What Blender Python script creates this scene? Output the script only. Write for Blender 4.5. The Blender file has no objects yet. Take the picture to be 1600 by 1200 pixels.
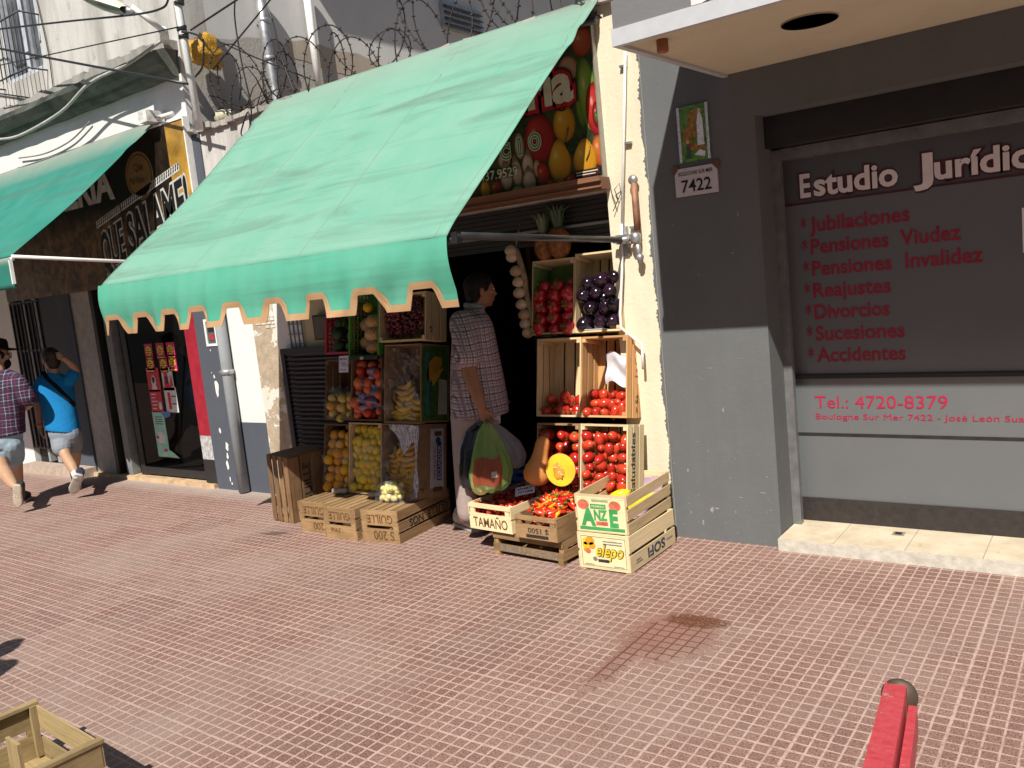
import bpy, math, random
from mathutils import Vector, Matrix, Quaternion
random.seed(7)
R = math.radians
sc = bpy.context.scene
col = sc.collection

# ------------------------------------------------------------------ camera
FPX, YAW, PITCH, ROLL = 1326.56, 0.63771678, -0.12321962, -0.10185609
CAM = Vector((0.0, -4.25, 1.54))
def cam_axes():
    r = Vector((math.cos(YAW), math.sin(YAW), 0)); f = Vector((-math.sin(YAW), math.cos(YAW), 0)); u = Vector((0, 0, 1))
    f, u = f*math.cos(PITCH)+u*math.sin(PITCH), u*math.cos(PITCH)-f*math.sin(PITCH)
    r, u = r*math.cos(ROLL)+u*math.sin(ROLL), u*math.cos(ROLL)-r*math.sin(ROLL)
    return r, u, f
CR, CU, CF = cam_axes()
cd = bpy.data.cameras.new('camera'); cam = bpy.data.objects.new('camera', cd); col.objects.link(cam)
m = Matrix((CR, CU, -CF)).transposed().to_4x4(); m.translation = CAM
cam.matrix_world = m
cd.sensor_width = 36; cd.lens = 36*FPX/1600; cd.clip_end = 500; cd.clip_start = .05
sc.camera = cam
# measured points of the photograph brought onto real planes of the street
def ray(x, y): return CR*((x-800)/FPX) - CU*((y-600)/FPX) + CF
def W(x, y, Y=0.0):
    d = ray(x, y); return CAM + d*((Y-CAM.y)/d.y)
def G(x, y, z=0.0):
    d = ray(x, y); return CAM + d*((z-CAM.z)/d.z)
def S(x, y, X):
    d = ray(x, y); return CAM + d*((X-CAM.x)/d.x)

# ------------------------------------------------------------------ light
SUN = Vector((-.39, 1.05, -1.25)).normalized()
world = bpy.data.worlds.new('World'); sc.world = world; world.use_nodes = True
wn = world.node_tree.nodes; wl = world.node_tree.links
bg = wn['Background']; sky = wn.new('ShaderNodeTexSky'); sky.sky_type = 'NISHITA'; sky.sun_disc = False
sky.sun_elevation = R(48); sky.sun_rotation = math.atan2(.357, -.965); sky.dust_density = 1.0; sky.air_density = .8
wl.new(sky.outputs[0], bg.inputs[0]); bg.inputs[1].default_value = .05
sl = bpy.data.lights.new('sun', 'SUN'); sl.energy = 5; sl.angle = R(.5); sl.color = (1, .95, .86)
so = bpy.data.objects.new('sun', sl); col.objects.link(so); so.rotation_mode = 'QUATERNION'
so.rotation_quaternion = SUN.to_track_quat('-Z', 'Y')
sc.view_settings.view_transform = 'Standard'; sc.view_settings.look = 'None'
sc.view_settings.exposure = 0.42; sc.view_settings.gamma = 1
sc.render.engine = 'CYCLES'; sc.cycles.max_bounces = 8; sc.cycles.transparent_max_bounces = 16

# ------------------------------------------------------------------ materials
def srgb(r, g, b):
    f = lambda c: (c/255/12.92 if c/255 <= .04045 else ((c/255+.055)/1.055)**2.4)
    return (f(r), f(g), f(b), 1)
def lin(c): return tuple(c)+(1,) if len(c) == 3 else tuple(c)
class NT:
    def __init__(s, name):
        s.m = bpy.data.materials.new(name); s.m.use_nodes = True
        s.t = s.m.node_tree; s.n = s.t.nodes; s.b = s.n['Principled BSDF']; s.out = s.n['Material Output']
    def new(s, t, **k):
        n = s.n.new(t)
        for a, v in k.items(): setattr(n, a, v)
        return n
    def link(s, a, b): s.t.links.new(a, b)
    def setin(s, sock, v):
        if isinstance(v, bpy.types.NodeSocket): s.link(v, sock)
        else: sock.default_value = v
    def math(s, op, a, b=0.0, c=None):
        n = s.new('ShaderNodeMath', operation=op); s.setin(n.inputs[0], a); s.setin(n.inputs[1], b)
        if c is not None: s.setin(n.inputs[2], c)
        return n.outputs[0]
    def mix(s, f, a, b, blend='MIX'):
        n = s.new('ShaderNodeMix', data_type='RGBA', blend_type=blend)
        s.setin(n.inputs[0], f); s.setin(n.inputs[6], a); s.setin(n.inputs[7], b); return n.outputs[2]
    def coord(s, kind='Object', scale=(1, 1, 1), loc=(0, 0, 0)):
        if kind == 'World': o = s.new('ShaderNodeNewGeometry').outputs['Position']
        else: o = s.new('ShaderNodeTexCoord').outputs[kind]
        mp = s.new('ShaderNodeMapping'); s.link(o, mp.inputs[0]); mp.inputs[3].default_value = scale; mp.inputs[1].default_value = loc
        return mp.outputs[0]
    def noise(s, vec, scale=5, detail=4, rough=.55, dist=0):
        n = s.new('ShaderNodeTexNoise'); s.link(vec, n.inputs['Vector']); n.inputs['Scale'].default_value = scale
        n.inputs['Detail'].default_value = detail; n.inputs['Roughness'].default_value = rough; n.inputs['Distortion'].default_value = dist
        return n.outputs[0]
    def ramp(s, f, lo, hi, a=0.0, b=1.0):
        n = s.new('ShaderNodeMapRange'); s.setin(n.inputs[0], f); n.inputs[1].default_value = lo; n.inputs[2].default_value = hi
        n.inputs[3].default_value = a; n.inputs[4].default_value = b; return n.outputs[0]
    def tint(s, colr, amt=.3):
        a = s.new('ShaderNodeAttribute', attribute_name='tint')
        v = s.ramp(a.outputs['Fac'], 0, 1, 1-amt, 1+amt)
        n = s.new('ShaderNodeVectorMath', operation='SCALE'); s.setin(n.inputs[0], colr); s.link(v, n.inputs[3]); return n.outputs[0]
    def bump(s, h, strength=.3, dist=.01):
        n = s.new('ShaderNodeBump'); n.inputs['Strength'].default_value = strength; n.inputs['Distance'].default_value = dist
        s.link(h, n.inputs['Height']); s.link(n.outputs[0], s.b.inputs['Normal'])
    def fin(s, colr, rough=.6, spec=.4, metal=0):
        s.setin(s.b.inputs['Base Color'], colr); s.setin(s.b.inputs['Roughness'], rough)
        s.b.inputs['Specular IOR Level'].default_value = spec; s.b.inputs['Metallic'].default_value = metal
        return s.m
MC = {}
def plain(name, c, rough=.55, spec=.4, metal=0, var=.18, scale=14, bump=0, tint=0, kind='Object', coat=0):
    if name in MC: return MC[name]
    k = NT(name); v = k.coord(kind); n = k.noise(v, scale, 4)
    c = lin(c); d = tuple(x*(1-var) for x in c[:3])+(1,); e = tuple(min(1, x*(1+var)) for x in c[:3])+(1,)
    cc = k.mix(k.ramp(n, .3, .7), d, e)
    if tint: cc = k.tint(cc, tint)
    if bump: k.bump(n, bump, .01)
    if coat: k.b.inputs['Coat Weight'].default_value = coat
    rr = k.ramp(n, .3, .7, max(.02, rough-.08), min(1, rough+.08))
    MC[name] = k.fin(cc, rr, spec, metal); return MC[name]
def wood(name, c, dark=.5, rough=.75, dirt=0):
    if name in MC: return MC[name]
    k = NT(name); uv = k.new('ShaderNodeUVMap').outputs[0]
    mp = k.new('ShaderNodeMapping'); k.link(uv, mp.inputs[0]); mp.inputs[3].default_value = (5, 90, 1)
    g = k.noise(mp.outputs[0], 1, 5, .6, .6)
    mp2 = k.new('ShaderNodeMapping'); k.link(uv, mp2.inputs[0]); mp2.inputs[3].default_value = (3, 14, 1)
    g2 = k.noise(mp2.outputs[0], 1.6, 3, .5, 1.2)
    c = lin(c); d = tuple(x*dark for x in c[:3])+(1,)
    cc = k.mix(k.math('MULTIPLY', k.ramp(g, .42, .75), k.ramp(g2, .25, .6, .35, 1)), c, d)
    if dirt: cc = k.mix(k.ramp(k.noise(k.coord('Object'), 9, 5), .5, .72, 0, dirt), cc, tuple(x*.35 for x in c[:3])+(1,))
    cc = k.tint(cc, .22); k.bump(g, .25, .002)
    MC[name] = k.fin(cc, rough, .25); return MC[name]

# ------------------------------------------------------------------ mesh builder
class MB:
    def __init__(s): s.v = []; s.f = []; s.mi = []; s.t = []; s.uv = []; s.sm = []
    def add(s, verts, faces, mat=0, tint=None, uvs=None, smooth=False):
        o = len(s.v); s.v += [tuple(p) for p in verts]
        t = random.random() if tint is None else tint
        for i, f in enumerate(faces):
            s.f.append(tuple(o+j for j in f)); s.mi.append(mat); s.t.append(t); s.sm.append(smooth)
            s.uv.append(uvs[i] if uvs else [(0.0, 0.0)]*len(f))
        return s
    def box(s, c, d, mat=0, rot=None, tint=None):
        """box centred at c, full size d, optional rotation matrix"""
        h = [x/2 for x in d]; vs = []
        for sx in (-1, 1):
            for sy in (-1, 1):
                for sz in (-1, 1): vs.append(Vector((sx*h[0], sy*h[1], sz*h[2])))
        F = [(0, 1, 3, 2), (4, 6, 7, 5), (0, 4, 5, 1), (2, 3, 7, 6), (0, 2, 6, 4), (1, 5, 7, 3)]
        ax = max(range(3), key=lambda i: d[i]); ou, ov = random.random()*7, random.random()*7
        uvs = []
        for f in F:
            n = (vs[f[1]]-vs[f[0]]).cross(vs[f[2]]-vs[f[0]]); na = max(range(3), key=lambda i: abs(n[i]))
            rest = [i for i in range(3) if i != na]
            u = ax if ax in rest else rest[0]; w = [i for i in rest if i != u][0]
            uvs.append([(vs[j][u]+ou, vs[j][w]+ov) for j in f])
        c = Vector(c)
        P = [(rot @ p if rot else p)+c for p in vs]
        return s.add(P, F, mat, tint, uvs)
    def b2(s, x0, x1, y0, y1, z0, z1, mat=0, tint=None):
        return s.box(((x0+x1)/2, (y0+y1)/2, (z0+z1)/2), (abs(x1-x0), abs(y1-y0), abs(z1-z0)), mat, None, tint)
    def bar(s, a, b, w, t, mat=0, up=(0, 0, 1)):
        """rectangular bar from a to b, width w (across up), thickness t (along up)"""
        a, b = Vector(a), Vector(b); x = (b-a); L = x.length; x.normalize(); y = Vector(up).cross(x)
        if y.length < 1e-4: y = Vector((1, 0, 0)).cross(x)
        y.normalize(); z = x.cross(y)
        return s.box((a+b)/2, (L, w, t), mat, Matrix((x, y, z)).transposed())
    def tube(s, pts, r, n=8, mat=0, cap=True, smooth=True, tint=None, closed=False):
        pts = [Vector(p) for p in pts]; rs = r if isinstance(r, (list, tuple)) else [r]*len(pts)
        vs = []; fs = []; prev = None; N = len(pts)
        for i, p in enumerate(pts):
            if closed: t = pts[(i+1) % N]-pts[i-1]
            else: t = pts[min(i+1, N-1)]-pts[max(i-1, 0)]
            if t.length < 1e-9: t = Vector((0, 0, 1))
            t.normalize()
            if prev is None:
                a = Vector((0, 0, 1)) if abs(t.z) < .9 else Vector((1, 0, 0)); u = a.cross(t).normalized()
            else:
                u = prev-t*prev.dot(t)
                if u.length < 1e-6: u = Vector((1, 0, 0)).cross(t)
                u.normalize()
            prev = u; w = t.cross(u); ra = rs[i]
            rx, ry = ra if isinstance(ra, (list, tuple)) else (ra, ra)
            for k in range(n):
                an = 2*math.pi*k/n; vs.append(p+u*(rx*math.cos(an))+w*(ry*math.sin(an)))
        for i in range(N if closed else N-1):
            for k in range(n):
                a, b = i*n+k, i*n+(k+1) % n; i2 = (i+1) % N
                fs.append((a, b, i2*n+(k+1) % n, i2*n+k))
        if cap and not closed: fs.append(tuple(range(n-1, -1, -1))); fs.append(tuple((N-1)*n+k for k in range(n)))
        return s.add(vs, fs, mat, tint, None, smooth)
    def lathe(s, prof, c=(0, 0, 0), n=16, mat=0, axis=None, smooth=True, tint=None, wob=None):
        """profile [(r,z)...] turned about z through c (axis: matrix)"""
        vs = []; fs = []; c = Vector(c)
        for i, (r, z) in enumerate(prof):
            for k in range(n):
                a = 2*math.pi*k/n; q = r*(wob(a, z) if wob else 1)
                p = Vector((q*math.cos(a), q*math.sin(a), z)); vs.append((axis @ p if axis else p)+c)
        for i in range(len(prof)-1):
            for k in range(n): fs.append((i*n+k, i*n+(k+1) % n, (i+1)*n+(k+1) % n, (i+1)*n+k))
        if prof[0][0] > 1e-4: fs.append(tuple(range(n-1, -1, -1)))
        if prof[-1][0] > 1e-4: fs.append(tuple((len(prof)-1)*n+k for k in range(n)))
        return s.add(vs, fs, mat, tint, None, smooth)
    def ball(s, c, r, mat=0, nu=14, nv=9, fn=None, rot=None, tint=None):
        rx, ry, rz = r if isinstance(r, (list, tuple)) else (r, r, r)
        vs = []; fs = []; c = Vector(c)
        for j in range(nv+1):
            ph = math.pi*j/nv
            for i in range(nu):
                th = 2*math.pi*i/nu; d = Vector((math.sin(ph)*math.cos(th), math.sin(ph)*math.sin(th), math.cos(ph)))
                q = fn(d) if fn else 1
                p = Vector((d.x*rx*q, d.y*ry*q, d.z*rz*q)); vs.append((rot @ p if rot else p)+c)
        for j in range(nv):
            for i in range(nu): fs.append((j*nu+i, (j+1)*nu+i, (j+1)*nu+(i+1) % nu, j*nu+(i+1) % nu))
        return s.add(vs, fs, mat, tint, None, True)
    def poly(s, pts, mat=0, thick=0, dirv=(0, 1, 0), tint=None):
        """flat polygon; thick extrudes it along dirv"""
        n = len(pts); P = [Vector(p) for p in pts]; uv = [[(p.x+p.y, p.z) for p in P]]
        if not thick: return s.add(P, [tuple(range(n))], mat, tint, uv)
        D = Vector(dirv)*thick; Q = [p+D for p in P]
        fs = [tuple(range(n)), tuple(range(2*n-1, n-1, -1))]+[(i, n+i, n+(i+1) % n, (i+1) % n) for i in range(n)]
        return s.add(P+Q, fs, mat, tint)
    def grid(s, fn, nu, nv, mat=0, smooth=True, tint=None):
        vs = [fn(i/nu, j/nv) for j in range(nv+1) for i in range(nu+1)]; fs = []; uvs = []
        for j in range(nv):
            for i in range(nu):
                a = j*(nu+1)+i; fs.append((a, a+1, a+nu+2, a+nu+1))
                uvs.append([(i/nu, j/nv), ((i+1)/nu, j/nv), ((i+1)/nu, (j+1)/nv), (i/nu, (j+1)/nv)])
        return s.add(vs, fs, mat, tint, uvs, smooth)
    def text(s, txt, o, right, up, h, mat=0, bold=0.0, wscale=1.0, lift=.002, shear=0.0, space=1.0, align='LEFT', width=None):
        """lettering laid on a plane: baseline origin o, cap height h"""
        cu = bpy.data.curves.new('t', 'FONT'); cu.body = txt; cu.size = 1; cu.offset = bold; cu.shear = shear; cu.space_character = space
        cu.resolution_u = 3; cu.align_x = align
        ob = bpy.data.objects.new('t', cu); col.objects.link(ob)
        me = bpy.data.meshes.new_from_object(ob.evaluated_get(bpy.context.evaluated_depsgraph_get()))
        bpy.data.objects.remove(ob); bpy.data.curves.remove(cu)
        rt, uv_ = Vector(right).normalized(), Vector(up).normalized(); nn = rt.cross(uv_)
        k = h/.70; o = Vector(o)
        if width and len(me.vertices):
            xs = [v.co.x for v in me.vertices]; wscale = width/(k*(max(xs)-min(xs))); o = o-rt*(min(xs)*k*wscale)
        vs = [o+rt*(v.co.x*k*wscale)+uv_*(v.co.y*k)+nn*lift for v in me.vertices]
        fs = [tuple(p.vertices) for p in me.polygons]
        bpy.data.meshes.remove(me)
        return s.add(vs, fs, mat, .5)
    def xf(s, M, start=0):
        for i in range(start, len(s.v)): s.v[i] = tuple(M @ Vector(s.v[i]))
        return s
    def mesh(s, name, mats):
        me = bpy.data.meshes.new(name); me.from_pydata(s.v, [], s.f)
        for mm in mats: me.materials.append(mm)
        me.polygons.foreach_set('material_index', s.mi); me.polygons.foreach_set('use_smooth', s.sm)
        at = me.attributes.new('tint', 'FLOAT', 'FACE'); at.data.foreach_set('value', s.t)
        ul = me.uv_layers.new(name='uv'); fl = [c for f in s.uv for p in f for c in p]; ul.data.foreach_set('uv', fl)
        me.update(); return me
    def build(s, name, mats, parent=None, wld=False):
        if not isinstance(mats, (list, tuple)): mats = [mats]
        o = bpy.data.objects.new(name, s.mesh(name, mats)); col.objects.link(o)
        if parent:
            o.parent = parent
            if wld: o.location = -wloc(parent)
        return o
def wloc(o):
    v = Vector((0, 0, 0))
    while o: v += o.location; o = o.parent
    return v
def tag(o, label=None, cat=None, group=None, kind=None):
    if label: o['label'] = label
    if cat: o['category'] = cat
    if group: o['group'] = group
    if kind: o['kind'] = kind
    return o
def thing(name, label, cat, loc=(0, 0, 0), rot=(0, 0, 0), group=None):
    o = bpy.data.objects.new(name, None); col.objects.link(o); o.location = loc; o.rotation_euler = rot; o.empty_display_size = .1
    return tag(o, label, cat, group)
def copy_tree(o, parent=None):
    c = o.copy(); col.objects.link(c)
    if parent: c.parent = parent
    for ch in list(o.children): copy_tree(ch, c)
    return c
X3, Y3, Z3 = Vector((1, 0, 0)), Vector((0, 1, 0)), Vector((0, 0, 1))
def rot3(rx=0, ry=0, rz=0):
    return Matrix.Rotation(rz, 3, 'Z') @ Matrix.Rotation(ry, 3, 'Y') @ Matrix.Rotation(rx, 3, 'X')
# ------------------------------------------------------------------ setting: pavement and street
def pavement_material():
    k = NT('pavement tiles'); pos = k.new('ShaderNodeNewGeometry').outputs['Position']
    sx = k.new('ShaderNodeSeparateXYZ'); k.link(pos, sx.inputs[0]); x, y = sx.outputs[0], sx.outputs[1]
    wob = k.math('MULTIPLY', k.math('SUBTRACT', k.noise(pos, 22, 2), .5), .006)
    xo = k.math('ADD', k.math('ADD', x, .48+40), wob); yo = k.math('ADD', k.math('ADD', y, 1.42+40), wob)
    def line(v, period, w0, w1):
        fr = k.math('FRACT', k.math('ADD', k.math('DIVIDE', v, period), .5))
        d = k.math('MULTIPLY', k.math('ABSOLUTE', k.math('SUBTRACT', fr, .5)), period)
        return k.ramp(d, w0, w1, 1, 0)
    ln = k.math('MAXIMUM', line(xo, .05, .0026, .0050), line(yo, .05, .0026, .0050))
    ln = k.math('MAXIMUM', ln, k.math('MAXIMUM', line(xo, .4, .0040, .0068), line(yo, .4, .0040, .0068)))
    cmb = k.new('ShaderNodeCombineXYZ'); k.setin(cmb.inputs[0], k.math('FLOOR', k.math('DIVIDE', xo, .4))); k.setin(cmb.inputs[1], k.math('FLOOR', k.math('DIVIDE', yo, .4)))
    wn_ = k.new('ShaderNodeTexWhiteNoise', noise_dimensions='2D'); k.link(cmb.outputs[0], wn_.inputs['Vector'])
    cm2 = k.new('ShaderNodeCombineXYZ'); k.setin(cm2.inputs[0], k.math('FLOOR', k.math('DIVIDE', xo, .05))); k.setin(cm2.inputs[1], k.math('FLOOR', k.math('DIVIDE', yo, .05)))
    wn2 = k.new('ShaderNodeTexWhiteNoise', noise_dimensions='2D'); k.link(cm2.outputs[0], wn2.inputs['Vector'])
    big = k.noise(pos, .9, 4, .6); mid = k.noise(pos, 5, 4, .6)
    cell = k.mix(k.ramp(wn_.outputs[0], 0, 1, 0, .8), (.245, .134, .109, 1), (.315, .198, .166, 1))
    cell = k.mix(k.ramp(wn_.outputs[0], .95, .97, 0, .25), cell, (.30, .215, .185, 1)); cell = k.mix(k.ramp(wn_.outputs[0], .10, .07, 0, .35), cell, (.16, .085, .07, 1))
    cell = k.mix(k.ramp(wn2.outputs[0], .45, 1, 0, .5), cell, (.19, .105, .086, 1))
    sp = k.new('ShaderNodeTexVoronoi'); k.link(pos, sp.inputs['Vector']); sp.inputs['Scale'].default_value = 210
    spk = k.ramp(k.noise(pos, 150, 3, .75), .50, .60, 0, 1)
    cell = k.mix(k.math('MULTIPLY', spk, .80), cell, (.06, .034, .030, 1))
    lite = k.ramp(k.noise(pos, 170, 2), .60, .68, 0, .7)
    cell = k.mix(lite, cell, (.5, .36, .31, 1))
    grout = k.mix(k.ramp(mid, .35, .7), (.42, .285, .245, 1), (.53, .385, .335, 1))
    lnv = k.math('MULTIPLY', ln, k.ramp(k.noise(pos, 40, 4, .7), .30, .52, .25, 1))
    c = k.mix(lnv, cell, grout)
    gv_ = k.new('ShaderNodeTexVoronoi'); k.link(pos, gv_.inputs['Vector']); gv_.inputs['Scale'].default_value = 3.2
    gum = k.math('MULTIPLY', k.ramp(k.math('ADD', gv_.outputs['Distance'], k.math('MULTIPLY', k.noise(pos, 60, 2), .02)), .055, .065, .55, 0), k.ramp(k.noise(pos, .8, 1), .5, .52))
    c = k.mix(gum, c, (.12, .085, .075, 1))
    # big patches of wear: greyer dusty areas
    c = k.mix(k.ramp(big, .46, .68, 0, .45), c, (.33, .265, .225, 1))
    c = k.mix(k.ramp(mid, .55, .8, 0, .25), c, (.24, .13, .105, 1))
    c = k.mix(k.ramp(k.noise(pos, 1.9, 5, .7), .62, .78, 0, .35), c, (.17, .11, .09, 1))
    # spilled rust-red earth near the crates: in the joints and on one patch
    def sub2(px_, py_, ang, sxx, syy):
        ca, sa = math.cos(ang), math.sin(ang)
        u = k.math('SUBTRACT', x, px_); v = k.math('SUBTRACT', y, py_)
        a = k.math('DIVIDE', k.math('ADD', k.math('MULTIPLY', u, ca), k.math('MULTIPLY', v, sa)), sxx)
        b = k.math('DIVIDE', k.math('SUBTRACT', k.math('MULTIPLY', v, ca), k.math('MULTIPLY', u, sa)), syy)
        return k.math('SQRT', k.math('ADD', k.math('MULTIPLY', a, a), k.math('MULTIPLY', b, b)))
    n1 = k.math('MULTIPLY', k.math('SUBTRACT', k.noise(pos, 28, 5, .7), .5), 1.1)
    patch = k.ramp(k.math('ADD', sub2(-1.53, -1.03, .12, .155, .075), n1), .7, 1.0, 1, 0)
    j1 = k.ramp(k.math('ADD', sub2(-1.56, -1.22, 0, .19, .24), n1), .75, 1.15, 1, 0)
    j2 = k.ramp(k.math('ADD', sub2(-1.655, -1.42, 0, .055, .40), n1), .7, 1.1, 1, 0)
    halo = k.ramp(k.math('ADD', sub2(-1.61, -1.16, 0, .22, .34), n1), .3, 1.15, .45, 0)
    c = k.mix(halo, c, (.24, .10, .07, 1))
    c = k.mix(k.math('MULTIPLY', k.math('MAXIMUM', j1, j2), k.math('MULTIPLY', ln, .92)), c, (.12, .033, .02, 1))
    c = k.mix(k.math('MULTIPLY', patch, k.ramp(k.noise(pos, 90, 4, .7), .36, .56, .25, 1)), c, (.105, .036, .014, 1))
    d1 = k.ramp(k.math('ADD', sub2(-4.69, -.77, .3, .13, .05), n1), .5, 1.0, .7, 0)
    c = k.mix(d1, c, (.06, .045, .04, 1))
    # cement dust smeared along the foot of the walls
    foot = k.math('MULTIPLY', k.ramp(k.math('ADD', y, k.math('MULTIPLY', n1, .12)), -.3, -.02, 0, .8), k.ramp(x, -5.2, -5.5))
    c = k.mix(foot, c, (.42, .36, .32, 1))
    h = k.math('ADD', k.math('MULTIPLY', ln, -1.0), k.math('MULTIPLY', k.noise(pos, 300, 2), .25))
    k.bump(h, .45, .003)
    return k.fin(c, k.ramp(mid, .3, .7, .55, .75), .3)
p = MB(); p.b2(-60, 60, -6.2, .6, -.3, 0); tag(p.build('pavement', pavement_material()), kind='structure')
p = MB(); p.b2(-60, 60, -6.32, -6.2, -.3, -.002); tag(p.build('kerb', plain('kerb concrete', (.42, .40, .37), .8, .2, bump=.3)), kind='structure')
p = MB(); p.b2(-80, 80, -60, -6.32, -.4, -.14); tag(p.build('road', plain('asphalt', (.06, .06, .06), .85, .2, scale=60)), kind='structure')
p = MB(); p.b2(-90, 90, -60, 60, -.6, -.41); tag(p.build('ground', plain('earth', (.2, .17, .14), .9, .1)), kind='structure')

# ------------------------------------------------------------------ wall finishes
def stucco(name, c, stain, amt=.6, streak=1.0, lo=.45, hi=.75, bump=.25, low=None):
    k = NT(name); v = k.coord('World'); s_ = k.coord('World', (2.6, 2.6, .42))
    n = k.noise(v, 2.2, 6, .65); st = k.noise(s_, 1.3, 5, .65); f = k.noise(v, 45, 4, .6)
    c = lin(c); e = tuple(min(1, x*1.12) for x in c[:3])+(1,)
    a = k.mix(k.ramp(n, .3, .7), c, e)
    a = k.mix(k.math('MULTIPLY', k.ramp(st, lo, hi, 0, 1), amt*streak), a, lin(stain))
    a = k.mix(k.ramp(k.noise(v, 7, 5, .7), .6, .75, 0, amt*.6), a, lin(stain))
    a = k.mix(k.ramp(f, .62, .74, 0, .25), a, lin(stain))
    k.bump(k.math('ADD', f, k.math('MULTIPLY', n, 2)), bump, .006)
    return k.fin(a, .85, .2)
def peeled(name, c, under, thr=.52):
    k = NT(name); v = k.coord('World'); n = k.noise(v, 3.1, 7, .68, .4); f = k.noise(v, 60, 3)
    msk = k.ramp(n, thr, thr+.02)
    a = k.mix(k.ramp(k.noise(v, 9, 4), .3, .7), tuple(x*.86 for x in c)+(1,), lin(c))
    b = k.mix(k.ramp(k.noise(v, 12, 5, .7), .35, .7), tuple(x*.75 for x in under)+(1,), tuple(min(1, x*1.25) for x in under)+(1,))
    k.bump(k.math('ADD', k.math('MULTIPLY', msk, -1.5), f), .5, .006)
    return k.fin(k.mix(msk, a, b), .85, .2)
M_grey = stucco('grey facade paint', (.118, .124, .128), (.20, .205, .21), .34, .8, .46, .85, .22)
M_cream = stucco('cream plaster', (.67, .605, .46), (.40, .33, .23), .45, .8, .48, .8, .4)
M_white = stucco('white wall paint', (.64, .64, .63), (.34, .32, .29), .45, .8, .55, .9, .2)
M_old = stucco('weathered render', (.52, .50, .47), (.13, .12, .11), .9, 1, .42, .70, .35)
M_upper = stucco('upper wall limewash', (.50, .49, .465), (.18, .165, .145), .85, 1, .42, .74, .3)
M_cement = stucco('rough cement patch', (.36, .345, .32), (.17, .16, .14), .6, .4, .5, .8, .6)
M_moss = stucco('mossy cornice', (.13, .14, .125), (.035, .04, .035), .8, 1, .4, .7, .4)
M_slate = stucco('slate blue paint', (.075, .085, .105), (.16, .17, .19), .3, .8, .5, .9, .2)
M_peel = peeled('peeling stucco', (.72, .66, .56), (.46, .39, .30), .47)
M_black = plain('black paint', (.022, .021, .022), .5, .4)
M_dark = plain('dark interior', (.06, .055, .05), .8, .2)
M_metal = plain('galvanised metal', (.45, .45, .46), .4, .5, .7)
M_wmetal = plain('white enamel', (.78, .78, .76), .4, .5, var=.08)
M_bmetal = plain('black steel', (.02, .02, .022), .35, .5)

# ------------------------------------------------------------------ law office building on the right
off = thing('office_building', 'dark grey law office with a frosted lettered shop window under a deep canopy', 'building', (.4, 0, 0))
w = MB(); x0, x1, top, D = -1.5, 2.6, 2.215, .30
w.b2(-2.098, x0, 0, .6, 0, 4.6); w.b2(x0, x1, 0, .6, top, 4.6); w.b2(x1, 5, 0, .6, 0, 4.6); w.b2(-2.098, 5, .6, 6, 4.4, 4.6)
w.b2(4.8, 5, .6, 6, 0, 4.4); w.b2(-2.098, -1.9, .6, 6, 0, 4.4); w.b2(-1.9, 4.8, 5.8, 6, 0, 4.4)
w.build('wall', M_grey, off, True)
# scuffs, scratches and pale chips on the lower wall
w = MB(); rs_ = random.Random(5)
def chip(q, x, z, rx, rz, y, mat=0):
    n = 9; q.poly([(x+rx*rs_.uniform(.5, 1.1)*math.cos(2*math.pi*i/n), y, z+rz*rs_.uniform(.5, 1.1)*math.sin(2*math.pi*i/n)) for i in range(n)][::1], mat)
for px_, py_, rx, rz in ((1113, 797, .012, .02), (1120, 794, .02, .006), (1099, 816, .008, .022), (1192, 770, .03, .003), (1158, 777, .015, .003), (1110, 575, .02, .002), (1160, 560, .015, .002), (1130, 640, .004, .02), (1075, 735, .006, .012), (1080, 800, .004, .008), (1150, 800, .003, .012), (1090, 690, .012, .002), (1052, 352, .004, .008), (1153, 335, .006, .012), (1145, 395, .01, .004), (1092, 430, .004, .01)):
    c_ = W(px_, py_); chip(w, c_.x, c_.z, rx, rz, -.0012)
for i in range(16): chip(w, rs_.uniform(-2.08, -1.52), abs(rs_.gauss(0, .35))+.01, rs_.uniform(.002, .007), rs_.uniform(.002, .006), -.0012)
w.build('paint_chip', plain('pale paint chip', (.25, .25, .25), .8, var=.3, scale=60), off, True)
# ragged painted edge where the grey coat meets the cream pier
w = MB(); rag = [(-2.098, 0)]
for i in range(420):
    z = i*2.95/420; rag.append((-2.108-.006*math.sin(z*9)-.004*math.sin(z*31+1)-.007*random.random()**2-(.012 if random.random() < .05 else 0), z))
rag.append((-2.098, 2.95))
w.poly([(x, -.0035, z) for x, z in reversed(rag)], 0)
w.build('paint_edge', M_grey, off, True)
sf = MB()
st = MB(); st.b2(x0, x1, -.055, .36, 0, .062, 0); st.build('step', plain('step concrete', (.50, .47, .41), .85, .2, scale=20, bump=.5), off, True)
def step_tile():
    k = NT('cream step tile'); v = k.coord('World'); sxx = k.new('ShaderNodeSeparateXYZ'); k.link(v, sxx.inputs[0])
    fr = k.math('FRACT', k.math('DIVIDE', k.math('ADD', sxx.outputs[0], 10.13), .33)); ln = k.ramp(k.math('ABSOLUTE', k.math('SUBTRACT', fr, .5)), .491, .497)
    n = k.noise(v, 9, 5); c = k.mix(k.ramp(n, .35, .7), (.66, .575, .43, 1), (.54, .44, .32, 1))
    c = k.mix(k.ramp(k.noise(v, 40, 4), .62, .7, 0, .5), c, (.4, .3, .2, 1))
    return k.fin(k.mix(ln, c, (.33, .28, .22, 1)), .45, .4)
t = MB(); t.b2(x0+.004, x1, -.045, .30, .063, .068); o = t.build('step_tiles', step_tile(), off, True)
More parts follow.
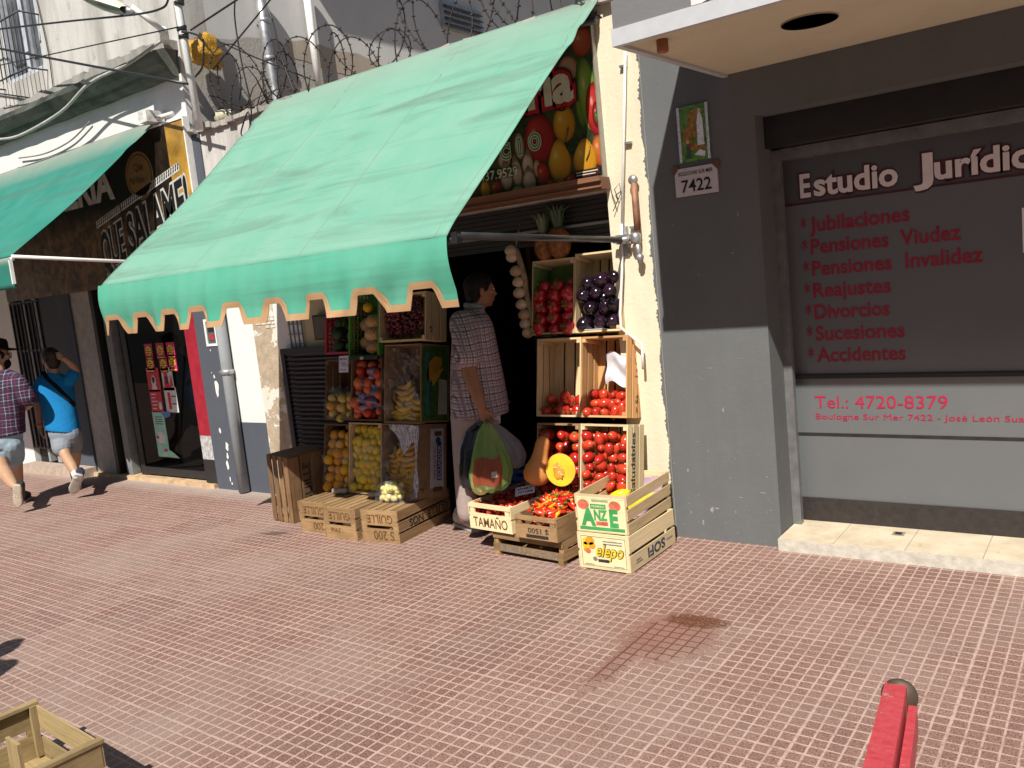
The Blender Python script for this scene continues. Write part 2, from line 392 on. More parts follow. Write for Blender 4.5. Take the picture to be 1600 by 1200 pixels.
hole = MB(); g = G(1404, 834, .069); hole.b2(g.x-.028, g.x+.028, g.y-.028, g.y+.03, .069, .0705); hole.b2(g.x-.016, g.x+.016, g.y-.016, g.y+.018, .0712, .0722, 1); hole.build('lock_plate', [plain('lock plate', (.34, .30, .24), .5, .4, .3), M_black], off, True)

# window: frame, frosted glass, kick plate, shutter box
wn2 = MB()
wn2.b2(x0, x0+.022, D-.06, D+.02, .069, 2.0, 0); wn2.b2(x0, x1, D-.08, D+.02, 2.0, 2.055, 0); wn2.b2(x0, x1, D-.055, D-.02, 2.06, 2.075, 0); wn2.b2(x0, x1, D-.03, D+.02, .865-.012, .865+.008, 1)
wn2.b2(x0-.0, x0+.045, .2, D-.06, .069, 2.05, 0)
wfr = wn2.build('window', [plain('window frame aluminium', (.20, .20, .205), .35, .5, .4), M_black], off, True)
bx = MB(); bx.b2(x0+.002, x1, .12, D+.02, 2.06, 2.213, 0); bx.build('shutter_box', plain('shutter box black', (.02, .019, .02), .55, .4), off, True)
kp = MB(); kp.b2(x0+.022, x1, D-.012, D+.02, .069, .197, 0); kp.build('kick_plate', plain('kick plate', (.03, .025, .024), .45, .4, bump=.3, scale=30), off, True)
def frosted(name, c, rough=.22):
    k = NT(name); v = k.coord('World'); n = k.noise(v, 1.5, 3)
    k.b.inputs['Coat Weight'].default_value = .7; k.b.inputs['Coat Roughness'].default_value = .10
    return k.fin(k.mix(k.ramp(n, .3, .7), lin(c), tuple(x*.86 for x in c)+(1,)), rough, .5)
gp = MB(); gp.b2(x0+.022, x1, D, D+.01, .197, .853, 0); gp.b2(x0+.022, x1, D, D+.01, .873, 1.768, 1); gp.b2(x0+.022, x1, D, D+.01, 1.776, 2.0, 2)
pane = gp.build('pane', [frosted('frosted vinyl low', (.128, .138, .145)), frosted('frosted vinyl', (.140, .142, .147)), frosted('frosted vinyl title', (.085, .082, .088))], wfr, True)
M_red_txt = plain('crimson vinyl lettering', (.26, .014, .036), .4, .4, var=.06); M_red2 = plain('bright crimson vinyl', (.40, .015, .055), .4, .4, var=.06)
M_wht_txt = plain('white vinyl lettering', (.72, .66, .66), .4, .4, var=.05); M_mar = plain('maroon vinyl', (.07, .012, .02), .4, .4, var=.05)
L = MB(); Yg = D-.002
def wt(txt, x, z, h, mat, bold=.02, width=None, lift=.001, ws=.8, sp=1): L.text(txt, (x, Yg, z), X3, Z3, h, mat, bold, ws, lift, space=sp, width=width)
# title, letter by letter heights as on the glass: white with a maroon outline
L.b2(x0+.022, x1, D-.004, D+.002, 1.766, 1.776, 1)
for mat, bold, lf in ((1, .085, .001), (0, .030, .003)):
    dq = bold*.05; L.text('E', (-1.393-dq, Yg, 1.803), X3, Z3, .115, mat, bold, .72, lf); L.text('studio', (-1.318-dq, Yg, 1.803), X3, Z3, .112, mat, bold, .9, lf, width=.400+2*dq)
    L.text('J', (W(1428, 285, D).x-dq, Yg, 1.803), X3, Z3, .125, mat, bold, .95, lf, width=.085+2*dq); L.text('urídico', (W(1461, 280, D).x-dq, Yg, 1.803), X3, Z3, .112, mat, bold, 1.0, lf, width=.485+2*dq)
for i, (s_, wd) in enumerate((('Jubilaciones', .47), ('Pensiones  Viudez', .69), ('Pensiones  Invalidez', .78), ('Reajustes', .37), ('Divorcios', .36), ('Sucesiones', .425), ('Accidentes', .425))):
    z = 1.622-.1135*i
    wt(s_, -1.352, z, .074, 2, .021, wd+.01); wt('*', -1.397, z-.012, .085, 2, .01, .03)
wt('Tel.: 4720-8379', -1.377, .692, .066, 3, 0, .64); wt('Boulogne Sur Mer 7422 - José León Suarez', -1.377, .632, .030, 3, 0, 1.04)
L.b2(x0+.022, x1, D-.003, D+.002, .540, .556, 4)
L.build('lettering', [M_wht_txt, M_mar, M_red_txt, M_red2, M_black], pane, True)
nt = MB(); nt.b2(-.403, -.25, D-.004, D-.001, 1.42, 1.622); tag(nt.build('paper_notice', plain('notice paper', (.72, .70, .72), .7, .2)), 'white paper notice taped to the frosted law office window', 'notice')
# room behind the glass is closed
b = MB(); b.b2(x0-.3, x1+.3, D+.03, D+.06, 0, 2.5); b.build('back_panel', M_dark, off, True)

# canopy
cnx0, cny, cz0, cz1 = -1.685, -1.05, 2.435, 3.2
cp = MB(); cx1 = 4.0
H = W(1262, 28, 0); hx, hy = -1.03, -.632; hr = .105
# soffit sheet with a round hole left open
SK = -1.642-cnx0
def skew(o):
    for v in o.data.vertices:
        if v.co.x < -1.5 and abs(v.co.x-cnx0) < .03: v.co.x += SK*(v.co.y-cny)/(-cny)
N = 32; ring = [(hx+hr*math.cos(2*math.pi*i/N), hy+hr*math.sin(2*math.pi*i/N)) for i in range(N)]
def edge_pt(a):
    dx, dy = math.cos(a), math.sin(a); ts = []
    if dx > 0: ts.append((cx1-hx)/dx)
    if dx < 0: ts.append((cnx0-hx)/dx)
    if dy > 0: ts.append((-.001-hy)/dy)
    if dy < 0: ts.append((cny+.01-hy)/dy)
    tt = min(q for q in ts if q > 0); return (hx+dx*tt, hy+dy*tt)
angs = sorted(set([2*math.pi*i/N for i in range(N)]+[math.atan2(yy-hy, xx-hx) % (2*math.pi) for xx in (cnx0, cx1) for yy in (cny+.01, -.001)]))
inn = [(hx+hr*math.cos(a), hy+hr*math.sin(a), cz0) for a in angs]; out = [edge_pt(a)+(cz0,) for a in angs]; n = len(angs)
cp.add(inn+out, [(i, (i+1) % n, n+(i+1) % n, n+i) for i in range(n)], 0)
canopy = cp.build('canopy', stucco('cream soffit', (.55, .51, .39), (.30, .26, .19), .45, .5, .55, .85, .05), off, True)
f = MB(); f.b2(cnx0, cx1, cny, cny+.02, cz0+.055, cz1, 0); f.b2(cnx0, cnx0+.02, cny+.02, 0, cz0+.055, cz1, 0); f.b2(cnx0+.02, cx1, cny+.02, 0, cz1-.02, cz1, 0); f.build('fascia', stucco('fascia paint', (.155, .155, .16), (.25, .24, .24), .2, .5), canopy, True)
f = MB(); f.b2(cnx0-.006, cx1, cny-.008, cny+.022, cz0-.012, cz0+.055, 0); f.b2(cnx0-.006, cnx0+.022, cny+.022, -.001, cz0-.012, cz0+.055, 0); f.build('edge_trim', plain('trim white', (.47, .485, .51), .5, .4, var=.05), canopy, True)
f = MB(); f.lathe([(hr+.004, cz0-.006), (hr+.004, cz0+.0), (hr-.004, cz0+.0), (hr-.004, cz0-.006), (hr+.004, cz0-.006)], (hx, hy, 0), 32, 0); f.lathe([(hr-.004, cz0), (hr-.004, cz0+.12), (.0001, cz0+.12)], (hx, hy, 0), 32, 1); f.build('downlight', [plain('downlight ring', (.35, .3, .22), .5), M_black], canopy, True)
f = MB(); g = G(1035, 70, cz0-.02); f.lathe([(.021, cz0-.05), (.024, cz0-.045), (.024, cz0-.0), ], (g.x, g.y, 0), 16, 0); f.build('bracket_knob', plain('brown knob', (.30, .115, .05), .6), canopy, True)
f = MB(); f.b2(cnx0-.001, cx1, cny-.003, cny, cz0+.17, cz1, 0); f.text('DO', (W(1078, 5, cny).x, cny-.0035, W(1090, 5, cny).z), X3, Z3, .10, 1, .03, 1); f.build('sign_band', [stucco('fascia pink band', (.46, .31, .26), (.3, .2, .17), .2, .4), M_wht_txt], canopy, True)

bpy.context.view_layer.update()
for o_ in [canopy]+list(canopy.children): skew(o_)
# street plaque and number plate on the grey wall
pl = thing('tile_plaque', 'small painted tile plaque of a white robed figure on the dark grey wall', 'plaque', tuple(W(1085, 250)))
a, b_ = (-1.905, 2.045), (-1.735, 2.325); ax, az, bx_, bz = a[0], a[1], b_[0], b_[1]
q = MB(); q.b2(ax, bx_, -.012, -.001, az, bz, 0); q.b2(ax, ax+.014, -.0135, -.012, az, bz, 1); q.b2(bx_-.014, bx_, -.0135, -.012, az, bz, 1); q.build('tile', [plain('plaque green', (.10, .22, .05), .2, .5, var=.6, scale=40), plain('plaque border', (.55, .58, .66), .25, .5, var=.5, scale=160)], pl, True)
def ell(c, rx, rz, y, n=14, rot=0): return [(c[0]+rx*math.cos(t)*math.cos(rot)-rz*math.sin(t)*math.sin(rot), y, c[1]+rx*math.cos(t)*math.sin(rot)+rz*math.sin(t)*math.cos(rot)) for t in [2*math.pi*i/n for i in range(n)]]
q = MB(); q.poly(ell((-1.815, 2.235), .035, .07, -.0138), 1); q.poly(ell((-1.85, 2.17), .03, .05, -.0139), 1); q.poly(ell((-1.80, 2.115), .05, .02, -.01385), 1)
q.poly([(-1.80, -.0145, 2.12), (-1.762, -.0145, 2.12), (-1.766, -.0145, 2.25), (-1.776, -.0145, 2.285), (-1.788, -.0145, 2.285), (-1.797, -.0145, 2.24)], 0)
q.poly(ell((-1.781, 2.292), .009, .012, -.0148), 2); q.poly([(-1.868, -.0145, 2.06), (-1.835, -.0145, 2.06), (-1.842, -.0145, 2.12), (-1.852, -.0145, 2.14), (-1.861, -.0145, 2.12)], 3); q.poly(ell((-1.853, 2.145), .008, .01, -.0148), 2); q.poly(ell((-1.838, 2.125), .007, .012, -.0149), 4)
q.poly([(-1.82, -.0142, 2.075), (-1.765, -.0142, 2.06), (-1.76, -.0142, 2.085), (-1.79, -.0142, 2.1)], 0)
q.build('painted_figure', [plain('glaze white', (.66, .70, .74), .2, var=.25, scale=90), plain('glaze brown', (.27, .15, .04), .2, var=.5, scale=60), plain('glaze skin', (.6, .4, .28), .2), plain('glaze dark green', (.05, .10, .07), .2), plain('glaze red', (.4, .04, .03), .2)], pl, True)
npl = thing('number_plate', 'white house number plate reading 7422 under the tile plaque', 'number plate', tuple(W(1090, 300)))
q = MB(); ax, bx_, az, bz = -1.94, -1.706, 1.872, 2.016
q.poly([(ax, -.014, az), (bx_, -.014, az), (bx_, -.014, bz-.03), (bx_-.025, -.014, bz), (ax+.025, -.014, bz), (ax, -.014, bz-.03)], 0, .012)
q.build('plate', plain('plate enamel', (.55, .50, .52), .3, .5, var=.06), npl, True)
q = MB(); q.text('7422', (-1.905, -.0145, 1.893), X3, Z3, .062, 0, .012, width=.165); q.text('BOULOGNE SUR MER', (-1.918, -.0145, 1.978), X3, Z3, .020, 0, .004, width=.19); q.build('lettering', plain('plate ink', (.012, .012, .012), .4), npl, True)
q = MB()
for cx_, cz_ in ((ax+.006, bz-.004), (bx_-.006, bz-.004)):
    q = MB(); q.b2(cx_-.019, cx_+.019, -.0105, -.002, cz_-.019, cz_+.019, 0)
    for dx in (-.011, .011):
        for dz in (-.011, .011): q.b2(cx_+dx-.008, cx_+dx+.008, -.0115, -.0105, cz_+dz-.008, cz_+dz+.008, 0)
    q.build('corner_tile', plain('corner tile brown', (.16, .07, .05), .4), npl, True)
# ------------------------------------------------------------------ greengrocer's shop front
gs = thing('greengrocer_shop', 'low weathered greengrocer shop front with cream pier and dark open doorway', 'building', (-4.0, 0, 0))
pr = MB(); pr.b2(-2.36, -2.0985, 0, .25, 0, 2.95, 0); pr.build('pier', M_cream, gs, True)
wl_ = MB(); wl_.b2(-6.05, -2.36, 0, .25, 1.97, 2.95, 0); wl_.b2(-5.33, -4.30, 0, .25, 0, 1.97, 1); wl_.b2(-5.35, -5.33, -.01, .25, 0, 1.97, 2); wl_.b2(-5.33, -5.19, -.012, 0, 1.0, 1.97, 2); wl_.b2(-5.35, -5.19, -.010, 0, 0, 1.0, 2)
wl_.b2(-5.64, -5.35, 0, .25, 0, 1.97, 3); wl_.b2(-5.97, -5.64, 0, .25, .59, 1.97, 2); wl_.b2(-5.97, -5.64, -.003, .25, 0, .59, 4)
wl_.build('wall', [M_old, stucco('tan plaster', (.50, .42, .28), (.3, .24, .16), .4), M_white, peeled('peeled stucco white', (.70, .66, .58), (.42, .34, .25), .44), M_slate], gs, True)
rf = MB(); rf.b2(-6.05, -2.1, .25, 7, 2.62, 2.72, 0); rf.build('roof', stucco('roof screed', (.33, .27, .22), (.12, .09, .07), .7), gs, True)
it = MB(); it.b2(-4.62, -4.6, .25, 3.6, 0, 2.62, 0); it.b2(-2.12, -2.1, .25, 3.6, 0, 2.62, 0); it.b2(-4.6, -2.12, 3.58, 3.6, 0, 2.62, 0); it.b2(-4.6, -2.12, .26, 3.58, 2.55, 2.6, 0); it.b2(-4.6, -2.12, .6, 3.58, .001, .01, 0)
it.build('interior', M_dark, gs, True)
it = MB()
for i in range(9): it.b2(-4.30, -2.36, .12+.004*(i % 2), .2, 1.72+i*.028, 1.745+i*.028, 0)
it.b2(-3.6, -2.36, .10, .12, 1.80, 1.815, 1); it.build('roller_shutter', [plain('shutter dark steel', (.028, .026, .028), .5, .5), plain('shutter rail', (.25, .25, .27), .4)], gs, True)
bm_ = MB(); bm_.b2(-5.0, -2.335, -.095, -.001, 1.975, 2.04, 0); bm_.b2(-5.0, -2.335, -.115, -.095, 2.018, 2.045, 0); bm_.b2(-5.0, -2.335, -.105, -.095, 1.985, 1.995, 0); bm_.build('lintel_board', wood('lintel board', (.20, .095, .06), .6, .55), gs, True)
# ragged mortar cap of the parapet
cpm = MB()
for i in range(70):
    x = -6.05+i*.0565; cpm.box((x+.028, .11+random.uniform(-.02, .02), 2.953+random.uniform(-.004, .008)), (.085, .27+random.uniform(-.03, .03), .03+random.uniform(0, .016)), 0, rot3(random.uniform(-.08, .08), random.uniform(-.12, .12), random.uniform(-.1, .1)))
cpm.build('parapet_cap', stucco('parapet mortar', (.38, .36, .33), (.10, .095, .09), .8), gs, True)

# printed sign with fruit and vegetables
sg = thing('shop_sign', 'printed greengrocer sign crowded with fruit and vegetables above the shop doorway', 'sign', (-3.67, -.03, 2.05))
q = MB(); q.b2(-4.98, -2.352, -.04, -.003, 2.05, 2.90); q.build('panel', plain('sign dark ground', (.035, .05, .02), .3, .5, var=.6, scale=9), sg, True)
def blob(q, c, rx, rz, mat, y, rot=0, kind=0, n=20):
    pts = []
    for i in range(n):
        t = 2*math.pi*i/n; u, v = math.cos(t), math.sin(t)
        if kind == 1: u *= (1-.38*max(0, v)**.8)                # pear
        if kind == 2: u *= (1+.18*math.cos(3*t)); v *= (1-.08*math.cos(4*t))     # pepper
        if kind == 3: v = v if v < .3 else .3+(v-.3)*1.7; u *= 1-.5*max(0, v)**2*.5   # garlic
        a, b = u*rx, v*rz; pts.append((max(-4.97, min(-2.354, c[0]+a*math.cos(rot)-b*math.sin(rot))), y, max(2.052, min(2.895, c[1]+a*math.sin(rot)+b*math.cos(rot)))))
    q.add([Vector(p) for p in pts], [tuple(range(n))], mat, .5, [[((p[0]-c[0])/rx, (p[2]-c[1])/rz) for p in pts]])
def fruit_print(name, c, hi, sc_=9):
    """a printed fruit: the picture's own highlight and rim come from the outline's unit square"""
    k = NT(name); v = k.coord('World'); n = k.noise(v, sc_*2, 4, .6); k.b.inputs['Coat Weight'].default_value = .3; uv = k.new('ShaderNodeUVMap').outputs[0]
    d1 = k.new('ShaderNodeVectorMath', operation='DISTANCE'); k.link(uv, d1.inputs[0]); d1.inputs[1].default_value = (-.32, .30, 0)
    d2 = k.new('ShaderNodeVectorMath', operation='LENGTH'); k.link(uv, d2.inputs[0])
    a = k.mix(k.ramp(k.math('ADD', d1.outputs['Value'], k.math('MULTIPLY', n, .35)), .25, 1.1), lin(hi), lin(c)); a = k.mix(k.ramp(d2.outputs['Value'], .72, 1.02, 0, .8), a, tuple(x*.22 for x in c)+(1,))
    a = k.mix(k.ramp(d1.outputs['Value'], .20, .06, 0, .45), a, (.62, .55, .45, 1)); return k.fin(a, .35, .4)
q = MB(); yb = -.0412
def sp(cx, cy, hw, hh, mat, dy, rot=0, kind=0):
    x, y = 700+cx*.18336, 100+cy*.18336; c = W(x, y, yb); a = W(x+hw*.18336, y, yb); b = W(x, y-hh*.18336, yb); blob(q, (c.x, c.z), a.x-c.x, b.z-c.z, mat, yb-.04*dy, rot, kind)
for c, rx, rz, mt, dy, rt, kd in [((-3.3, 2.5), .25, .3, 1, .0, .3, 0), ((-3.9, 2.4), .25, .25, 3, .01, 0, 0), ((-4.4, 2.3), .3, .2, 7, .01, 0, 0), ((-4.2, 2.65), .4, .16, 1, .01, 0, 0), ((-4.75, 2.45), .2, .35, 0, .01, 0, 2), ((-3.4, 2.7), .3, .12, 2, .01, 0, 0), ((-3.55, 2.15), .12, .08, 4, .02, 0, 0), ((-3.75, 2.13), .1, .07, 0, .02, 0, 0)]: blob(q, c, rx, rz, mt, yb-.04*dy, rt, kd)
for a_ in [(1130, 250, 60, 300, 1, .0), (1020, 60, 95, 130, 8, .02), (1140, -190, 90, 130, 2, .02), (1190, 260, 88, 340, 1, .03, .12), (780, 640, 135, 215, 0, .03), (990, 510, 98, 165, 4, .04), (1295, 730, 70, 140, 3, .045), (1255, 380, 82, 235, 0, .05), (1272, 430, 42, 115, 11, .06), (1268, 450, 16, 52, 10, .065), (955, 830, 102, 195, 4, .06, 0, 1), (1170, 800, 108, 170, 4, .06, -.05, 1), (1050, 985, 62, 45, 0, .07), (610, 700, 42, 115, 5, .04), (480, 825, 55, 70, 8, .04), (500, 965, 52, 112, 5, .06, 0, 3), (590, 930, 44, 115, 5, .055, .1, 3), (680, 860, 48, 95, 5, .06, -.1, 3), (695, 1000, 58, 95, 5, .07, 0, 3), (600, 1085, 58, 45, 5, .075, 0, 3), (760, 890, 32, 75, 8, .06), (812, 940, 54, 98, 0, .075, 0, 2), (320, 1075, 42, 92, 4, .05), (415, 1065, 58, 75, 7, .055), (230, 1095, 75, 85, 9, .04), (880, 1010, 60, 30, 0, .05)]: sp(*a_)
for (x0_, y0_), (x1_, y1_) in (((1022, 538), (995, 662)), ((1212, 700), (1180, 820))):
    A_, B_ = W(700+x0_*.18336, 100+y0_*.18336, yb-.006), W(700+x1_*.18336, 100+y1_*.18336, yb-.006); q.tube([A_, (A_+B_)/2+X3*.006, B_], .004, 6, 9)
q.build('fruit_print', [fruit_print('print red', (.28, .012, .015), (.48, .04, .03)), fruit_print('print green', (.10, .20, .02), (.26, .36, .06)), fruit_print('print tomato', (.36, .05, .02), (.42, .12, .05)), fruit_print('print orange red', (.40, .07, .02), (.50, .16, .03)), fruit_print('print yellow', (.46, .20, .012), (.55, .33, .03)),
    fruit_print('print garlic', (.42, .30, .22), (.56, .45, .36)), fruit_print('print cream', (.40, .28, .2), (.5, .4, .3)), fruit_print('print red dark', (.22, .02, .02), (.36, .06, .03)), fruit_print('print peach', (.38, .20, .12), (.48, .30, .2)), fruit_print('print stem', (.08, .05, .02), (.12, .08, .03)), fruit_print('print leaf', (.03, .10, .02), (.06, .15, .03)), fruit_print('print deep red', (.17, .006, .008), (.25, .012, .012))], sg, True)
q = MB(); Yt = yb-.009
for mt, bd, lf in ((1, .16, .0), (2, .115, .0006), (0, .040, .0012)):
    q.text('Verdulería', (-3.78, Yt, 2.492), X3, Z3, .205, mt, bd, 1.0, lf, width=1.285+bd*.20)
for mt, bd, lf in ((3, .12, 0), (4, .055, .0006), (3, .0, .0012)):
    for ch_, x_, z_ in (('C', -3.025, 2.245), ('I', -2.895, 2.255), ('O', -2.815, 2.265)): q.text(ch_, (x_, Yt, z_), X3, Z3, .082, mt, bd, .85, lf)
for mt, bd, lf in ((4, .08, 0), (0, .012, .0006)): q.text('4437.9529', (-3.235, Yt, 2.138), X3, Z3, .052, mt, bd, .8, lf, width=.322+bd*.07)
q.b2(-2.525, -2.365, Yt-.002, Yt+.001, 2.060, 2.098, 1); q.b2(-2.515, -2.375, Yt-.0028, Yt-.002, 2.082, 2.088, 0); q.b2(-2.515, -2.39, Yt-.0028, Yt-.002, 2.068, 2.073, 0)
q.build('lettering', [plain('sign letter cream', (.62, .60, .48), .4), plain('sign letter shadow', (.05, .015, .015), .4), plain('sign letter red', (.42, .012, .03), .4), plain('sign letter pale green', (.45, .55, .40), .4), plain('sign letter dark green', (.015, .06, .02), .4)], sg, True)
q = MB(); q.b2(-2.352, -2.345, -.045, -.003, 2.05, 2.90); q.b2(-4.98, -2.345, -.045, -.003, 2.04, 2.05); q.build('frame', plain('sign frame', (.35, .33, .3), .4, .5, .5), sg, True)

# louvred black shutter leaf against the wall, small boxes, pipes
sh = thing('shutter_leaf', 'black louvred metal shutter leaf standing behind the upright wooden crate', 'shutter', (-4.85, -.05, 0))
q = MB(); q.b2(-5.255, -5.215, -.075, -.04, 0, 1.185, 0); q.b2(-4.40, -4.36, -.075, -.04, 0, 1.185, 0); q.b2(-5.215, -4.40, -.075, -.04, 1.145, 1.185, 0); q.b2(-5.215, -4.40, -.075, -.04, 0, .06, 0); q.build('frame', plain('shutter frame', (.022, .024, .030), .5, .5), sh, True)
q = MB()
for i in range(31): q.box((-4.81, -.055, .08+i*.035), (.815, .006, .036), 0, rot3(.62))
q.build('louvre', plain('shutter louvre', (.020, .024, .034), .45, .5, var=.3), sh, True)
for z in (.9, .3): q = MB(); q.b2(-5.27, -5.25, -.07, -.045, z, z+.06); q.build('hinge', M_bmetal, sh, True)
mb = thing('meter_box', 'small white framed meter box on the slate blue pilaster', 'meter box', (-6.2, -.002, 1.25))
q = MB(); a = W(322, 538); x0, x1, z0, z1 = -6.26, -6.10, 1.235, 1.46
q.b2(x0, x1, -.02, -.002, z0, z0+.02); q.b2(x0, x1, -.02, -.002, z1-.02, z1); q.b2(x0, x0+.022, -.02, -.002, z0+.02, z1-.02); q.b2(x1-.022, x1, -.02, -.002, z0+.02, z1-.02); q.build('frame', M_wmetal, mb, True)
q = MB(); q.b2(x0+.022, x1-.022, -.010, -.002, z0+.02, z1-.02, 0); q.b2(x0+.05, x1-.05, -.016, -.010, z0+.05, z0+.1, 1); q.b2(x0+.04, x1-.04, -.015, -.010, z0+.12, z0+.19, 2); q.build('panel', [plain('meter grey', (.18, .18, .18), .2), plain('meter red', (.4, .05, .05), .4), M_black], mb, True)
jb = MB(); jb.b2(-4.86, -4.66, -.06, -.001, 1.235, 1.42, 0); jb.b2(-4.845, -4.675, -.066, -.06, 1.25, 1.405, 1); tag(jb.build('junction_box', [plain('junction box rim', (.05, .045, .035), .6), plain('junction box', (.11, .10, .075), .6)]), 'dark wall box above the black shutter, beside the red basket', 'junction box')
gv = thing('wall_grille', 'small white barred wall opening beside the white trim strip', 'grille', (-5.12, 0, 1.2))
q = MB(); q.b2(-5.19, -5.03, -.012, -.001, 1.19, 1.40, 0); q.build('panel', plain('grille white', (.70, .72, .75), .5), gv, True)
q = MB()
for i in range(4): q.b2(-5.185+i*.048, -5.177+i*.048, -.022, -.012, 1.19, 1.40)
for i in range(3): q.b2(-5.19, -5.03, -.027, -.022, 1.21+i*.075, 1.217+i*.075)
q.build('bar', plain('grille bar grey', (.2, .21, .23), .5), gv, True)
bk = MB()
for r in range(4):
    for c_ in range(4):
        if random.random() < .85: bk.b2(-5.60+c_*.062+(r % 2)*.02, -5.552+c_*.062+(r % 2)*.02, -.005, -.001, 1.35+r*.028, 1.368+r*.028, 0)
bk.build('exposed_brick', plain('whitened brick', (.60, .55, .48), .8, bump=.4, var=.3), gs, True)

# ------------------------------------------------------------------ building on the left
lb = thing('corner_building', 'taller weathered grey building at left with mossy cornice over a delicatessen', 'building', (-8.5, 0, 0))
q = MB(); q.b2(-18, -9.72, 0, .3, 0, 3.0, 0); q.b2(-18, -6.10, 0, .3, 3.0, 3.42, 0)
q.b2(-9.72, -9.05, .06, .3, 0, 3.0, 3); q.b2(-9.05, -8.45, 0, .3, 0, 3.0, 1); q.b2(-8.45, -6.40, 0, .3, 1.83, 3.0, 3); q.b2(-6.40, -5.97, -.012, .3, 0, 3.0, 1)
q.build('lower_wall', [M_white, M_slate, M_white, M_black], lb, True)
q = MB(); q.b2(-18, -8.95, .02, .3, 3.42, 6.5, 0); q.b2(-8.95, -8.20, .02, .3, 3.42, 3.93, 0); q.b2(-8.95, -8.20, .02, .3, 4.95, 6.5, 0); q.b2(-8.20, -6.1, .02, .3, 3.42, 6.5, 0); q.b2(-6.3, -6.1, .3, 14, 2.6, 6.5, 1); q.b2(-18, -6.3, 13.8, 14, 0, 6.5, 0); q.b2(-18, -17.8, .3, 13.8, 0, 6.5, 0); q.b2(-17.8, -6.3, .3, 13.8, 6.3, 6.5, 0)
q.build('upper_wall', [M_upper, stucco('side wall limewash', (.52, .515, .50), (.34, .31, .28), .35, .8, .5, .9, .15)], lb, True)
q = MB(); q.b2(-18, -5.6, -.05, 14.5, 6.5, 6.62); q.b2(-6.1, -5.58, .42, 14, 5.68, 5.8); q.build('eave', M_upper, lb, True)
cornice_prof = [(0.0, 3.40), (-.06, 3.40), (-.09, 3.43), (-.10, 3.46), (-.16, 3.48), (-.20, 3.53), (-.21, 3.57), (-.12, 3.60), (.0, 3.63)]
q = MB()
nseg = 60
def cor(u, v):
    i = min(int(v*(len(cornice_prof)-1)+.001), len(cornice_prof)-1); y, z = cornice_prof[i]; x = -18+(18-6.13)*u
    return Vector((x, y+random.uniform(-.006, .006)*(0 < i < 8), z+random.uniform(-.006, .006)))
q.grid(cor, nseg, len(cornice_prof)-1, 0, False, .5)
q.poly([(-6.13, y, z) for y, z in cornice_prof][::-1], 0); q.build('cornice', M_moss, lb, True)
q = MB()
for i in range(40):
    x = -9.9+i*.0945; q.box((x+.045, -.03, 3.645+random.uniform(-.01, .015)), (.10, .14, .05+random.uniform(0, .03)), 0, rot3(random.uniform(-.1, .1), random.uniform(-.1, .1), 0))
q.build('cornice_top', stucco('sooty render', (.30, .29, .27), (.06, .055, .05), .8), lb, True)
q = MB(); pts = [S(a, b, -6.095) for a, b in ((300, 62), (318, 52), (338, 60), (360, 62), (385, 58), (418, 60), (445, 70), (470, 72), (500, 74), (530, 86), (560, 96), (585, 108), (640, 135), (660, 165), (420, 210), (300, 230))]
q.poly(pts[::-1], 0); q.build('render_patch', M_cement, lb, True)
q = MB(); pts = [S(a, b, -6.092) for a, b in ((448, 66), (478, 62), (520, 78), (560, 84), (600, 104), (650, 128), (655, 140), (600, 126), (560, 120), (520, 112), (480, 96), (456, 90))]
q.poly(pts[::-1], 0); q.build('brown_stain', stucco('exposed brown render', (.36, .31, .25), (.18, .15, .12), .5), lb, True)
q = MB(); rs_ = random.Random(11)
for px_, py_, rx, rz, n in ((341, 606, .035, .075, 11), (337, 588, .012, .02, 8), (346, 672, .014, .035, 9), (357, 697, .028, .045, 10), (358, 712, .018, .03, 9), (358, 726, .020, .05, 10), (362, 748, .010, .03, 8), (365, 755, .012, .016, 8), (331, 547, .008, .010, 7), (333, 582, .006, .006, 7)):
    c_ = W(px_, py_); q.poly([(c_.x+rx*rs_.uniform(.55, 1.1)*math.cos(2*math.pi*i/n), -.0145, c_.z+rz*rs_.uniform(.55, 1.1)*math.sin(2*math.pi*i/n)) for i in range(n)], 0)
q.build('peeled_patch', plain('bared white plaster', (.72, .72, .68), .85, var=.12, scale=40), lb, True)
# barred window upstairs
wi = MB(); wi.b2(-8.95, -8.20, .10, .12, 3.93, 4.95, 0); win = wi.build('window', plain('dim window pane', (.10, .11, .12), .2, .5, var=.5, scale=5), lb, True)
q = MB(); q.b2(-8.95, -8.90, .03, .10, 3.93, 4.95); q.b2(-8.25, -8.20, .03, .10, 3.93, 4.95); q.b2(-8.90, -8.25, .03, .10, 3.93, 3.97); q.b2(-8.60, -8.52, .05, .10, 3.97, 4.95); q.build('window_frame', plain('window frame pale', (.48, .50, .54), .5), win, True)
q = MB()
for i in range(11): q.tube([(-9.0+i*.08, -.16, 3.86), (-9.0+i*.08, -.16, 5.0)], .006, 6)
for z in (3.9, 4.4): q.tube([(-9.05, -.16, z), (-8.15, -.16, z)], .008, 6); q.tube([(-9.03, .05, z), (-9.03, -.16, z)], .008, 6); q.tube([(-8.17, .05, z), (-8.17, -.16, z)], .008, 6)
q.build('window_bars', plain('bar grey', (.06, .06, .07), .5), win, True)
